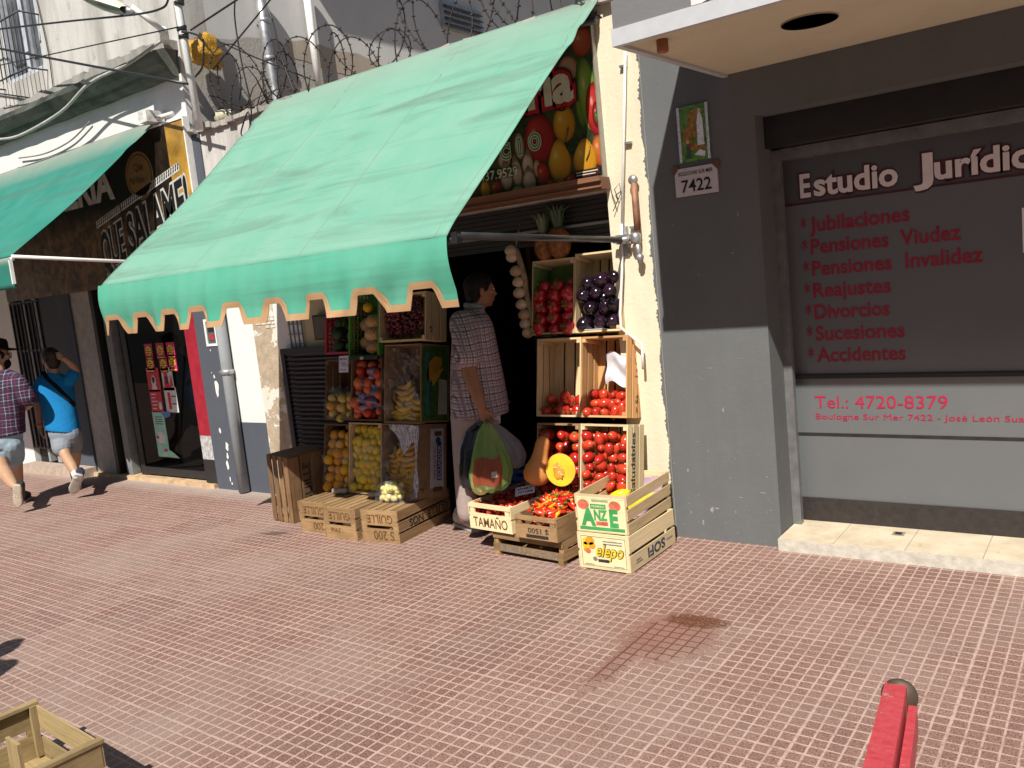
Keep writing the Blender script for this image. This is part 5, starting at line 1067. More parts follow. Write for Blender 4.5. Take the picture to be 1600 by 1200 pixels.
for (cx_, cz_, r_, mm) in ((-.10, .145, .022, 2), (-.075, .150, .026, 3), (-.098, .122, .024, 2), (-.065, .125, .02, 3), (-.09, .095, .016, 4), (-.105, .10, .013, 3)): q.poly(ell((cx_, cz_), r_, r_*.9, ye-.0014-.0002*mm), mm)
q.text('elepo', (-.045, ye-.0014, .072), X3, Z3, .062, 1, .05, .7, .0002, .35, width=.165); q.text('elepo', (-.045, ye-.0020, .072), X3, Z3, .062, 2, .012, .7, .0002, .35, width=.16)
q.b2(-.035, .03, ye-.0014, ye-.0008, .040, .056, 1)
for i in range(2): q.b2(-.0, .112, ye-.0014, ye-.0008, .150-.014*i, .156-.014*i, 5)
q.poly(ell((-.052, .055), .014, .012, ye-.0014), 5); q.b2(-.115, -.06, ye-.0014, ye-.0008, .022, .026, 5); q.b2(.055, .115, ye-.0014, ye-.0008, .022, .026, 5)
q.build('lemon_label', [M_lab, M_ink, M_lyel, M_lor, M_lred, M_inkgrey], e)
part_text(kid(so2, 'side_panel', 1), [M_inkblue, M_inkgrey], lambda q: (q.text('SOFI', (.1530, .13, .070), -Y3, -Z3, .05, 0, .03, .9, .0006, width=.20), q.b2(.1530, .1534, .15, .225, .045, .052, 1), q.b2(.1530, .1534, -.2, -.13, .03, .037, 1), q.b2(.1530, .1534, -.2, -.15, .045, .052, 1)))
an_ = crate('crate with a green ANZE label holding yellow peppers, on top of the SOFI crate', Matrix.Translation((-2.215, -.36, .202)) @ Matrix.Rotation(.035, 4, 'Z'), .300, .53, .20, M_wpale, M_wnew, end='full', nside=3, gap=.018)
e = kid(an_, 'end_panel', 0); ye = -.2654; q = MB(); q.b2(-.138, .138, ye-.0006, ye, .006, .188, 0)
q.text('A', (-.110, ye-.001, .040), X3, Z3, .085, 1, .06, .85, .0004); q.text('NZ', (-.042, ye-.001, .068), X3, Z3, .052, 1, .05, .8, .0004, width=.078); q.text('E', (.045, ye-.001, .040), X3, Z3, .085, 1, .06, .8, .0004)
q.b2(-.13, .13, ye-.0012, ye-.0006, .012, .030, 1); q.b2(-.06, .03, ye-.0012, ye-.0006, .126, .152, 1); q.b2(-.032, .036, ye-.0014, ye-.0006, .040, .060, 2); q.text('PRIMERA', (-.052, ye-.0014, .134), X3, Z3, .011, 0, .005, .8, .0004, width=.075)
for cx_ in (-.1, .082):
    q.poly(ell((cx_, .147), .034, .027, ye-.0012), 2)
    for i in range(5): a = i*1.257+.3; q.poly([(cx_, ye-.0016, .165), (cx_+.016*math.cos(a)+.003, ye-.0016, .166+.008*math.sin(a)), (cx_+.016*math.cos(a)-.003, ye-.0016, .164+.008*math.sin(a))], 1)
q.b2(-.05, .045, ye-.0012, ye-.0006, .163, .176, 3); q.b2(-.135, .135, ye-.001, ye-.0006, .180, .1815, 3)
q.build('tomato_label', [M_lab, M_lgreen, M_lred, plain('label grey green', (.30, .34, .2), .6)], e)
q = MB(); Ma = Matrix.Translation((-2.215, -.36, .202)) @ Matrix.Rotation(.035, 4, 'Z')
q.grid(lambda u, v: Vector((-.135+.27*u, .20+.05*v, .04+.13*v+.006*math.sin(9*u))), 10, 8, 0, True, .5); q.grid(lambda u, v: Vector((-.135+.27*u, -.2+.4*v, .03+.008*math.sin(9*u+7*v))), 12, 14, 0, True, .5); q.build('mauve_paper', plain('mauve tissue', (.36, .25, .33), .7, bump=.4, scale=30), an_)
for x, y, z, d in ((-.03, .03, .115, (.9, .5, .15)), (-.08, -.06, .075, (.5, .9, 0)), (.06, .06, .075, (.7, .8, .1)), (.04, -.09, .07, (.9, .3, 0)), (.09, .14, .07, (.2, 1, .1)), (-.06, .14, .07, (1, .1, .0))):
    put('yellow_pepper', P_yel, Ma @ Vector((x, y, z)), Vector(d).to_track_quat('Z', 'Y'), 'bright yellow pepper in the ANZE crate', 'pepper', 'yellow peppers in the ANZE crate')
M_card = plain('price card', (.62, .66, .78), .6, var=.05); M_pen = plain('marker ink', (.03, .04, .12), .6)
def scribble(q, x0, x1, z, h, y, m=1):
    x = x0
    while x < x1: w_ = random.uniform(.006, .011); q.b2(x, x+w_*.35, y-.0006, y, z, z+h*random.uniform(.6, 1), m); q.b2(x, x+w_, y-.0008, y-.0002, z+h*random.uniform(0, .7), z+h*random.uniform(.7, .9), m); x += w_+.004
q = MB(); q.b2(-.06, .06, -.001, 0, -.03, .03, 0); scribble(q, -.045, .04, .006, .016, -.001); scribble(q, -.04, .045, -.02, .018, -.001); o = q.build('price_card', [M_card, M_pen]); o.location = (-2.815, -.43, .335); o.rotation_euler = (R(-52), R(-10), R(20)); tag(o, 'small pale price card stuck in the small tomatoes below the squash', 'price card')

# ------------------------------------------------------------------ left display: boxes leaning in three columns
FILM = NT('clear film'); tr = FILM.new('ShaderNodeBsdfTransparent'); mx = FILM.new('ShaderNodeMixShader'); v = FILM.coord('World'); n_ = FILM.noise(v, 22, 4, .6, .8); FILM.bump(n_, .9, .02)
FILM.fin((.62, .60, .62, 1), .16, .8); FILM.link(FILM.ramp(n_, .46, .74, .03, .34), mx.inputs[0]); FILM.link(tr.outputs[0], mx.inputs[1]); FILM.link(FILM.b.outputs[0], mx.inputs[2]); FILM.link(mx.outputs[0], FILM.out.inputs[0]); M_film = FILM.m
def film(label, M, W_, L, z, y0, y1, wob=.012):
    q = MB(); q.grid(lambda u, v: Vector((-W_/2+.01+(W_-.02)*u, -L/2+y0+(y1-y0)*v, z+wob*math.sin(9*u+4*v)+wob*.7*math.sin(13*v-5*u)+wob*.5*math.sin(27*u*v+3*v))), 26, 30, 0, True, .5)
    o = q.build('plastic_film', M_film); o.matrix_world = M; return tag(o, label, 'plastic film')
def lc(label, x0, x1, z0, z1, yf, m, a=R(80), H=.18, **k):
    L = z1-z0; W_ = x1-x0; M = lean((x0+x1)/2, z0, yf, W_, L, H, a); r = crate(label, M, W_, L, H, m, end='full', **k); return r, M, W_, L, H
r, M, W_, L, H = lc('brown crate of oranges, bottom left of the left display', -4.575, -4.325, .215, .675, -.40, M_wdark)
fill(M, W_, L, ((.09, 0, .40), (.125, 0, .42), (.155, .0, .30)), .032, O_or, 'orange', 'orange in the bottom left box of the left display', 'orange', 'oranges in the bottom left box', None, .22)
film('crinkled clear film over the oranges', M, W_, L, H+.004, .03, .38)
r, M, W_, L, H = lc('pale edged crate of lemons, bottom middle of the left display', -4.315, -4.005, .215, .690, -.41, M_wpale)
fill(M, W_, L, ((.09, 0, .44), (.12, 0, .44), (.15, .02, .38)), .028, O_lem, 'lemon', 'pale yellow lemon in the bottom middle box of the left display', 'lemon', 'lemons in the bottom middle box', None, .2)
film('crinkled clear film over the lemons', M, W_, L, H+.004, .10, .36)
r, M, W_, L, H = lc('brown crate of pears and peaches under the price card, left column of the left display', -4.535, -4.275, .70, 1.115, -.34, M_wdark)
fill(M, W_, L, ((.11, 0, .19), (.15, 0, .17)), .034, O_mix, 'pear', 'yellow green pear or peach wrapped in film in the left column', 'fruit', 'pears and peaches in the left column', None, .2)
film('clear bag over the pears and peaches', M, W_, L, H+.008, .01, .23, .014)
cdq = MB(); cdq.b2(-.045, .045, -.001, 0, -.055, .055, 0); scribble(cdq, -.035, .035, .025, .016, -.001); cdq.text('150 x', (-.032, -.0012, -.015), X3, Z3, .028, 1, .0, .8, .0003, .2); scribble(cdq, -.035, .02, -.042, .01, -.001); o = cdq.build('price_card', [plain('price card violet', (.60, .57, .70), .6), M_pen]); c_ = W(537, 569, -.40); o.location = c_; o.rotation_euler = (R(-10), 0, 0); tag(o, 'handwritten white price card hung above the pears and peaches', 'price card')
r, M, W_, L, H = lc('box of nectarines wrapped in blue tissue, middle of the left display', -4.27, -3.985, .70, 1.125, -.345, M_wdark)
fill(M, W_, L, ((.12, 0, .40), (.15, .02, .36)), .037, O_nec, 'nectarine', 'red nectarine among blue tissue in the middle box', 'nectarine', 'nectarines in the middle box', None, .25)
tq = NT('blue tissue'); v = tq.coord('World'); tq.bump(tq.noise(v, 26, 4, .6), 1, .02); bt = tq.fin(tq.mix(tq.ramp(tq.noise(v, 16, 3), .4, .62), (.08, .13, .30, 1), (.42, .28, .36, 1)), .4, .4)
for i in range(9):
    u0, v0 = random.uniform(-.10, .10), random.uniform(-.17, .12); q = MB(); ph = random.random()*6
    q.grid(lambda u, v: Vector((u0-.05+.10*u, v0-.04+.08*v, .178+.02*math.sin(7*u+ph)+.018*math.sin(9*v+2*ph)-.10*((u-.5)**2+(v-.5)**2))), 8, 8, 0, True, .5); o = q.build('tissue_wrap', bt); o.matrix_world = M; tag(o, 'crumpled blue tissue paper among the nectarines', 'tissue paper', 'blue tissue papers on the nectarines')
# plastic baskets
def basket(label, x0, x1, z0, z1, yf, m, H=.17):
    L = z1-z0; W_ = x1-x0; M = lean((x0+x1)/2, z0, yf, W_, L, H, R(80)); r = thing('plastic_basket', label, 'basket'); r.matrix_world = M; w_ = .007
    def lattice(q, o, ax, ay, la, lb, n1, n2):
        o, ax, ay = Vector(o), Vector(ax), Vector(ay)
        for i in range(n1+1): p = o+ax*(la*i/n1); q.bar(p, p+ay*lb, w_, w_, 0, ax.cross(ay))
        for j in range(n2+1): p = o+ay*(lb*j/n2); q.bar(p, p+ax*la, w_, w_*.9, 0, ax.cross(ay))
    q = MB(); lattice(q, (-W_/2, -L/2, .004), X3, Y3, W_, L, 8, 11); q.b2(-W_/2, W_/2, -L/2, L/2, .0, .002); q.build('base', m, r)
    for s in (-1, 1): q = MB(); lattice(q, (s*W_/2, -L/2, 0), Y3, Z3, L, H, 11, 5); q.build('side_panel', m, r)
    for s in (-1, 1): q = MB(); lattice(q, (-W_/2, s*L/2, 0), X3, Z3, W_, H, 7, 5); q.build('end_panel', m, r)
    q = MB(); h = .022
    for s in (-1, 1): q.box((s*(W_/2+.002), 0, H), (.014, L+.018, h)); q.box((0, s*(L/2+.002), H), (W_-.010, .014, h))
    q.build('rim', m, r); return M, W_, L, H
M, W_, L, H = basket('red plastic basket of avocados, top left of the left display', -4.515, -4.285, 1.155, 1.50, -.265, plain('red plastic', (.42, .012, .03), .35, .5))
fill(M, W_, L, ((.06, 0, .27), (.10, 0, .22)), .040, O_av, 'avocado', 'dark green avocado in the red basket', 'avocado', 'avocados in the red basket', None, .2, .048)
M, W_, L, H = basket('green plastic basket of netted melons, top middle of the left display', -4.275, -4.005, 1.125, 1.56, -.275, plain('green plastic', (.07, .26, .02), .35, .5))
netm = plain('white netting', (.62, .60, .52), .6)
for i, (x, y, z) in enumerate(((.05, .06, .12), (.045, .15, .13), (.05, .235, .125), (-.06, .10, .07), (-.06, .22, .07))):
    t = thing('netted_melon', ('lowest', 'second', 'third', 'lower left', 'upper left')[i]+' small orange melon in white netting in the green basket', 'melon', None or (0, 0, 0), group='netted melons in the green basket'); t.matrix_world = Matrix.Translation(M @ Vector((x, -L/2+y, z)))
    q = MB(); q.ball((0, 0, 0), (.066, .055, .046), 0, 18, 12); q.build('rind', F_mel, t)
    q = MB()
    for k_ in range(12):
        for sgn in (1, -1):
            pts = []
            for j in range(13): ph = .25+j/12*2.64; th = k_*math.pi/6+sgn*1.5*j/12; pts.append((.068*math.sin(ph)*math.cos(th), .057*math.sin(ph)*math.sin(th), .048*math.cos(ph)))
            q.tube(pts, .0013, 3, 0, False)
    q.build('netting', netm, t)
put('orange', O_or, M @ Vector((.0, -L/2+.33, .14)), rq(), 'single orange at the top of the green basket', 'orange', None)
q = MB(); q.b2(-.14, .14, -.03, 0, -.012, .012, 0); q.b2(-.02, .012, -.031, -.03, -.009, .009, 1); o = q.build('shelf_edge', [M_black, plain('edge sticker', (.4, .45, .25), .5)]); o.location = (-4.135, -.275, 1.117); tag(o, 'black shelf edge strip with a small pale sticker below the green basket', 'shelf strip')
# banana cartons
M_card_b = plain('brown cardboard', (.27, .17, .10), .8, .2, var=.2, scale=18, bump=.2); M_crd2 = plain('grey brown cardboard', (.20, .145, .12), .8, .2, var=.2, scale=18)
def carton(label, x0, x1, z0, z1, yf, H, prt):
    L = z1-z0; W_ = x1-x0; M = lean((x0+x1)/2, z0, yf, W_, L, H, R(80)); r = thing('banana_carton', label, 'carton'); r.matrix_world = M; t = .006
    q = MB(); q.box((0, 0, t/2), (W_, L, t)); 
    for s in (-1, 1): q.box((s*(W_/2-t/2), 0, H/2+t/2), (t, L, H-t)); q.box((0, s*(L/2-t/2), H/2+t/2), (W_-2*t, t, H-t))
    q.box((0, -L/2-.004, H-.02), (W_*.98, .006, .05)); q.build('body', M_card_b, r); prt(r, M, W_, L, H); return r, M, W_, L, H
def prt_top(r, M, W_, L, H):
    X = W_/2+.0005; q = MB(); q.b2(X, X+.0005, -L/2+.01, L/2-.01, .01, H-.01, 0)
    q.poly([(X+.0012, -.20, .02), (X+.0012, -.20, .11), (X+.0012, .03, .10), (X+.0012, .02, .02)][::1], 4)
    q.poly([(X+.002, a, b) for a, b in ((-.0, .20), (.06, .12), (.12, .07), (.17, .08), (.175, .14), (.13, .20), (.05, .22))], 1); q.poly([(X+.0026, a, b) for a, b in ((-.02, .16), (.04, .10), (.10, .06), (.09, .10), (.03, .17))], 2)
    q.poly([(X+.002, a, b) for a, b in ((-.2, .22), (.2, .23), (.2, .20), (-.2, .19))], 3); q.build('printed_side', [plain('carton green', (.05, .12, .03), .6, var=.5, scale=25), plain('carton mango', (.45, .24, .02), .6, var=.2), plain('carton mango light', (.52, .34, .05), .6), plain('carton teal', (.03, .18, .22), .6), plain('carton pale', (.42, .44, .40), .6)], r)
def prt_low(r, M, W_, L, H):
    X = W_/2+.0005; q = MB(); q.b2(X, X+.0005, -L/2+.06, L/2-.03, .03, H-.11, 0); q.b2(X+.0005, X+.001, -.13, .12, .05, .095, 1); q.text('ECUADOR', (X+.001, -.12, .058), Y3, Z3, .03, 0, .02, .8, .0006, width=.22)
    q.b2(X+.0005, X+.001, -.2, -.17, .04, .13, 2); q.b2(X+.0005, X+.001, .16, .19, .05, .12, 2); q.poly([(X+.001, .13+.025*math.cos(t), .085+.025*math.sin(t)) for t in [2*math.pi*i/14 for i in range(14)]], 1); q.text('SELECTA', (X+.001, -.12, .11), Y3, Z3, .018, 3, .02, .8, .0006, width=.2)
    q.build('printed_side', [plain('carton white', (.48, .48, .52), .6), plain('carton blue', (.03, .07, .25), .6), plain('carton brown', (.10, .06, .04), .6), plain('carton red', (.40, .08, .09), .6)], r)
def banana_hand(label, M, loc, mat_, n, rz, sc_=1.0):
    me = fmesh('banana', [mat_, plain('banana tip', (.05, .03, .015), .8)], lambda q: (q.tube([(0, .10*math.cos(-.75+1.5*i/9)-.073, .10*math.sin(-.75+1.5*i/9)) for i in range(10)], [.005, .010, .0155, .0175, .018, .018, .017, .0145, .009, .0045], 7, 0), q.ball((0, .0, -.070), .005, 1, 6, 4)))
    t = thing('banana_bunch', label, 'bananas', group='banana bunches'); t.matrix_world = M @ Matrix.Translation(Vector(loc)) @ Matrix.Rotation(rz, 4, 'Z')
    for i in range(n):
        o = bpy.data.objects.new('banana', me); col.objects.link(o); o.parent = t; s_ = (i-(n-1)/2)
        o.matrix_local = Matrix.Translation((.032*s_*sc_, .006*abs(s_), .004*random.random())) @ Matrix.Rotation(math.pi/2+random.gauss(0, .10), 4, 'X') @ Matrix.Rotation(math.pi/2+.25*s_+random.gauss(0, .12), 4, 'Z') @ Matrix.Rotation(.05*s_, 4, 'X') @ Matrix.Scale(sc_, 4)
    q = MB(); q.ball((0, .075*sc_, .02), (.02*n/3*sc_, .012, .014), 0, 10, 6); q.build('crown_stub', plain('banana crown', (.20, .12, .03), .7), t)
r, M, W_, L, H = carton('cardboard banana carton with a printed mango side, middle right of the left display', -3.945, -3.625, .70, 1.20, -.36, .27, prt_top)
for i, (x, y, rz) in enumerate(((-.08, .06, .25), (-.05, .12, .2), (-.03, .18, .15), (.05, .08, -.1))): banana_hand(('lowest left', 'second', 'third', 'right hand')[i]+' yellow banana bunch in the upper banana carton', M, (x, -L/2+y, .20), F_ban, 5, 1.45+rz*1.6, 1.15)
film('loose clear plastic bag hanging over the upper banana carton', M, W_, L, H+.0, .02, .48, .022); film('second crumpled bag layer beside the bananas of the upper carton', M, W_*.5, L, H+.02, .02, .40, .02).location += Vector((.07, 0, 0))
r, M, W_, L, H = carton('cardboard banana carton with white printed side, bottom right of the left display', -3.995, -3.665, .215, .69, -.42, .27, prt_low)
for i, (x, y, rz) in enumerate(((-.05, .05, .1), (.06, .06, -.15), (-.06, .13, .2), (.05, .145, -.1), (.07, .225, .1), (-.05, .215, .2), (.01, .29, 0))): banana_hand(('lowest', 'lowest right', 'second left', 'second right', 'third right', 'third left', 'topmost')[i]+' ripe spotted banana bunch in the lower banana carton', M, (x, -L/2+y, .21+.01*(i % 2)), F_banr, 6, 1.5+rz*2, 1.15)
film('clear plastic bag over the lower banana carton', M, W_, L, H, .0, .45, .016)
npm = NT('newspaper'); v = npm.coord('Object'); b_ = npm.noise(npm.coord('Object', (90, 12, 12)), 3, 2); npm.fin(npm.mix(npm.ramp(b_, .5, .58), (.50, .50, .56, 1), (.12, .13, .18, 1)), .8, .1)
q = MB(); q.grid(lambda u, v: Vector((-.08+.22*u+.03*v, .235-.20*v*(1-abs(u-.45)*1.6)+0.0, .285+.012*math.sin(8*u+4*v)-.015*v)), 14, 12, 0, True, .5); o = q.build('newspaper', npm.m); o.matrix_world = M; tag(o, 'folded newspaper sheet hanging over the ripe bananas', 'newspaper')
q = MB(); q.grid(lambda u, v: Vector((W_/2-.03+.035*u, -L/2+.01+.46*v, .275+.01*math.sin(9*v+3*u)+.01*u)), 5, 24, 0, True, .5); o = q.build('newspaper', npm.m); o.matrix_world = M; tag(o, 'narrow newspaper strip down the edge of the lower banana carton', 'newspaper')
# grapes
r, M, W_, L, H = lc('pale crate of dark grapes, top right of the left display', -3.965, -3.56, 1.215, 1.52, -.30, M_wpale, H=.2)
gm = []
for k_ in range(3):
    q = MB(); rnd2 = random.Random(k_)
    for i in range(46):
        z = -rnd2.random()*.15; w_ = .045*(1+z/.17)+.008; a = rnd2.random()*6.28; d = w_*math.sqrt(rnd2.random()); q.ball((d*math.cos(a), d*math.sin(a), z), .0115, 0, 8, 6)
    q.tube([(0, 0, -.1), (0, 0, .0), (.01, 0, .03)], .003, 5, 1); gm.append(q.mesh('grape_bunch', [F_grape, F_green]))
for i in range(11):
    x, y = -.15+.30*((i % 6)/5), .09+.10*(i//6)+random.uniform(0, .03); put('grape_bunch', gm[i % 3], M @ Vector((x, -L/2+y+.08, .15+.03*random.random())), Matrix.Rotation(random.uniform(-.5, .5), 3, 'Y').to_quaternion() @ Matrix.Rotation(random.random()*6, 3, 'Z').to_quaternion(), 'dark red grape bunch in the top right crate of the left display', 'grapes', 'grape bunches in the top right crate')
bl_ = basket  # same lattice basket, lying the usual way up inside the doorway
M_blue = plain('blue plastic', (.02, .07, .28), .4, .5)
tb = thing('plastic_basket', 'blue plastic basket on the floor in the dark doorway', 'basket', (-3.42, .55, 0)); W_, L, H = .36, .50, .26
for s_ in (-1, 1):
    q = MB()
    for z in [.02+.05*i for i in range(5)]: q.b2(s_*W_/2-.006, s_*W_/2+.006, -L/2, L/2, z, z+.03)
    for y in (-.24, -.08, .08, .24): q.b2(s_*W_/2-.004, s_*W_/2+.004, y-.01, y+.01, 0, H)
    q.build('side_panel', M_blue, tb); q = MB()
    for z in [.02+.05*i for i in range(5)]: q.b2(-W_/2+.007, W_/2-.007, s_*L/2-.006, s_*L/2+.006, z, z+.03)
    for x in (-.15, 0, .15): q.b2(x-.01, x+.01, s_*L/2-.004, s_*L/2+.004, 0, H)
    q.build('end_panel', M_blue, tb)
q = MB(); q.b2(-W_/2+.007, W_/2-.007, -L/2+.007, L/2-.007, .005, .015); q.build('base', M_blue, tb)
sv_ = thing('shelving', 'dim wooden shelving with goods at the back of the greengrocer doorway', 'shelves', (-3.4, 2.2, 0))
for i in range(4): q = MB(); q.b2(-4.3, -2.4, 2.0, 2.4, .35+.48*i, .38+.48*i); q.build('shelf', M_wold, sv_, True)
for x in (-4.3, -3.35, -2.4): q = MB(); q.b2(x-.02, x+.02, 1.98, 2.42, 0, 2.1); q.build('upright', M_wold, sv_, True)
for i in range(3):
    for j in range(6): o = put('cabbage', O_mix[0], (-4.1+.3*j, 2.1, .46+.48*i), rq(), 'round pale vegetable on the dim back shelves of the greengrocer', 'vegetable', 'vegetables on the dim back shelves', 2.6)
# bag of limes, cardboard tube and roll
bg_ = thing('lime_bag', 'clear plastic bag of small yellow green limes on the upturned crate', 'bag', (-3.85, -.46, .207))
def bagshape(u, v):
    a = 2*math.pi*u; rr = (1.0-.05*v)*(1+.06*math.sin(5*a+2)+.04*math.sin(9*a+6*v)); return Vector((.125*rr*math.cos(a), .085*rr*math.sin(a)*(1+.1*v), .14*v+.012*math.sin(4*a)*v))
q = MB(); q.grid(bagshape, 40, 12, 0, True, .5); q.build('plastic', M_film, bg_)
for i in range(90):
    a = random.random()*6.28; d = math.sqrt(random.random())*.85; put('small_lime', O_lime, Vector((-3.85, -.46, .207))+Vector((.105*d*math.cos(a), .068*d*math.sin(a), .02+random.random()*(.10-.03*d))), rq(), 'small yellow green lime inside the clear bag', 'lime', 'limes in the clear bag')
q = MB(); q.tube([W(640, 800, -.42), W(655, 762, -.38)], .035, 14, 0); o = q.build('cardboard_tube', M_card_b); tag(o, 'short brown cardboard tube leaning beside the bag of limes', 'tube')
ro = thing('paper_roll', 'small white rolled paper lying on the crate right of the cardboard tube', 'paper roll', tuple(W(650, 783, -.3))); a_ = W(650, 783, -.3)
q = MB(); q.lathe([(.012, 0), (.024, 0), (.024, .2), (.012, .2), (.012, 0)], (0, 0, 0), 14, 0, rot3(R(-90), 0, R(10))); q.build('roll', plain('roll paper', (.50, .44, .42), .8), ro)
q = MB()
for x in (-4.40, -4.02): q.tube([(x, -.36, .222), (x+.10, -.34, .225)], .018, 10)
tag(q.build('bottle_neck', plain('milky plastic', (.35, .30, .28), .4)), 'pale plastic roll lying under the orange and lemon boxes', 'roll') if False else None
for i, x in enumerate((-4.42, -4.06)):
    q = MB(); q.tube([(0, 0, 0), (.11, .02, .003)], [.02, .018], 10); o = q.build('rolled_bag', plain('milky plastic', (.35, .30, .28), .4)); o.location = (x, -.45, .228); tag(o, 'rolled pale plastic bag wedged under the '+('oranges' if i == 0 else 'lemons'), 'bag')

# ------------------------------------------------------------------ crate at the lower left, red rail at the lower right
fg = crate('empty weathered crate in the lower left corner, seen from above', basis(Vector((.06, .998, 0)).normalized(), Vector((-.998, .06, 0)).normalized(), Z3, (-2.957, -3.158, .0)), .30, .53, .20, wood('straw crate wood', (.34, .25, .125), .5, .8, .5), end='slot', nside=2, nbase=3, gap=.035)
for y in (-.254, .254): q = MB(); q.box((0, y, .206), (.31, .03, .012)); q.build('top_rail', bpy.data.materials['straw crate wood'], fg)
q = MB(); q.box((.0, .06, .10), (.012, .10, .18)); q.build('divider', bpy.data.materials['straw crate wood'], fg)
rl = thing('red_rail', 'chipped red painted rail with a dark domed end cap at the lower right', 'rail', (-.30, -3.1, 0))
A = CAM+ray(1401, 1092)*1.57; B = CAM+ray(1376, 1215)*1.22; dv = (B-A).normalized(); B2 = A+dv*.9; sidev = dv.cross(Z3).normalized(); upv = sidev.cross(dv)
Mr = plain('red rail paint', (.56, .045, .055), .5, .4, var=.12, scale=30, bump=.15)
def chipped():
    k = NT('chipped red paint'); v = k.coord('World'); n = k.noise(v, 38, 5, .65); a = k.mix(k.ramp(k.noise(v, 60, 3), .3, .7), (.50, .05, .065, 1), (.60, .085, .10, 1)); a = k.mix(k.ramp(n, .63, .66), a, (.42, .25, .22, 1)); a = k.mix(k.ramp(k.noise(v, 300, 2), .64, .7, 0, .5), a, (.75, .3, .28, 1)); k.bump(n, .2, .002); return k.fin(a, .5, .35)
q = MB(); q.bar(A, B2, .037, .060, 0, upv); q.build('beam', chipped(), rl, True)
q = MB(); q.bar(A-sidev*.030-upv*.016+dv*.06, B2-sidev*.030-upv*.016, .014, .05, 0, upv); q.build('side_strip', chipped(), rl, True)
q = MB(); axm = Matrix((sidev, upv, -dv)).transposed(); q.lathe([(.031, -.012), (.032, .0), (.030, .005), (.022, .010), (.010, .013), (.001, .014)], A-sidev*.005+upv*.006, 24, 0, axm); q.build('end_cap', plain('cap bronze', (.10, .075, .055), .4, .5, .5, var=.3), rl, True)
for s_ in (.25, .8):
    q = MB(); p = A+dv*s_; q.tube([(p.x, p.y, 0), (p.x, p.y, p.z-.03)], .02, 10); q.build('leg', Mr, rl, True)
# ------------------------------------------------------------------ people
CRh = Vector((CR.x, CR.y, 0)).normalized(); CFh = Vector((CF.x, CF.y, 0)).normalized()
def Dp(x, y, d): return CAM+ray(x, y)*d
def ring_loft(q, rings, Rv, Fv, n=26, mat=0, ex=2.3):
    """rings: (centre, half along Rv, half along Fv)"""
    vs = []; fs = []
    for c, a, b in rings:
        for k in range(n):
            t = 2*math.pi*k/n; cx, sy = math.cos(t), math.sin(t)
            vs.append(Vector(c)+Rv*(a*math.copysign(abs(cx)**(2/ex), cx))+Fv*(b*math.copysign(abs(sy)**(2/ex), sy)))
    N = len(rings)
    for i in range(N-1):
        for k in range(n): fs.append((i*n+k, i*n+(k+1) % n, (i+1)*n+(k+1) % n, (i+1)*n+k))
    fs.append(tuple(range(n-1, -1, -1))); fs.append(tuple((N-1)*n+k for k in range(n)))
    q.add(vs, fs, mat, .5, None, True)
def limb(q, pts, rs, n=14):
    """smooth tapered limb through joints, round ends"""
    P = [Vector(p) for p in pts]; out = []; rr = []
    for i in range(len(P)-1):
        for j in range(6):
            t = j/6; p0, p1, p2, p3 = P[max(0, i-1)], P[i], P[i+1], P[min(len(P)-1, i+2)]
            out.append(.5*((2*p1)+(p2-p0)*t+(2*p0-5*p1+4*p2-p3)*t*t+(3*p1-p0-3*p2+p3)*t**3)); rr.append(rs[i]*(1-t)+rs[i+1]*t)
    out.append(P[-1]); rr.append(rs[-1]); q.tube(out, rr, n)
    q.ball(P[0], rs[0]*.99, 0, n, 8); q.ball(P[-1], rs[-1]*.99, 0, n, 8)
def melt(q, name, mat, parent, vox=.007, it=3):
    me = q.mesh('tmp', [mat]); o = bpy.data.objects.new('tmp', me); col.objects.link(o)
    r = o.modifiers.new('r', 'REMESH'); r.mode = 'VOXEL'; r.voxel_size = vox; r.use_smooth_shade = True
    if it: s = o.modifiers.new('s', 'SMOOTH'); s.factor = .5; s.iterations = it
    m2 = bpy.data.meshes.new_from_object(o.evaluated_get(bpy.context.evaluated_depsgraph_get())); bpy.data.objects.remove(o); bpy.data.meshes.remove(me)
    m2.name = name; m2.materials.clear(); m2.materials.append(mat); m2.polygons.foreach_set('use_smooth', [True]*len(m2.polygons))
    ob = bpy.data.objects.new(name, m2); col.objects.link(ob)
    if parent: ob.parent = parent; ob.location = -wloc(parent)
    return ob
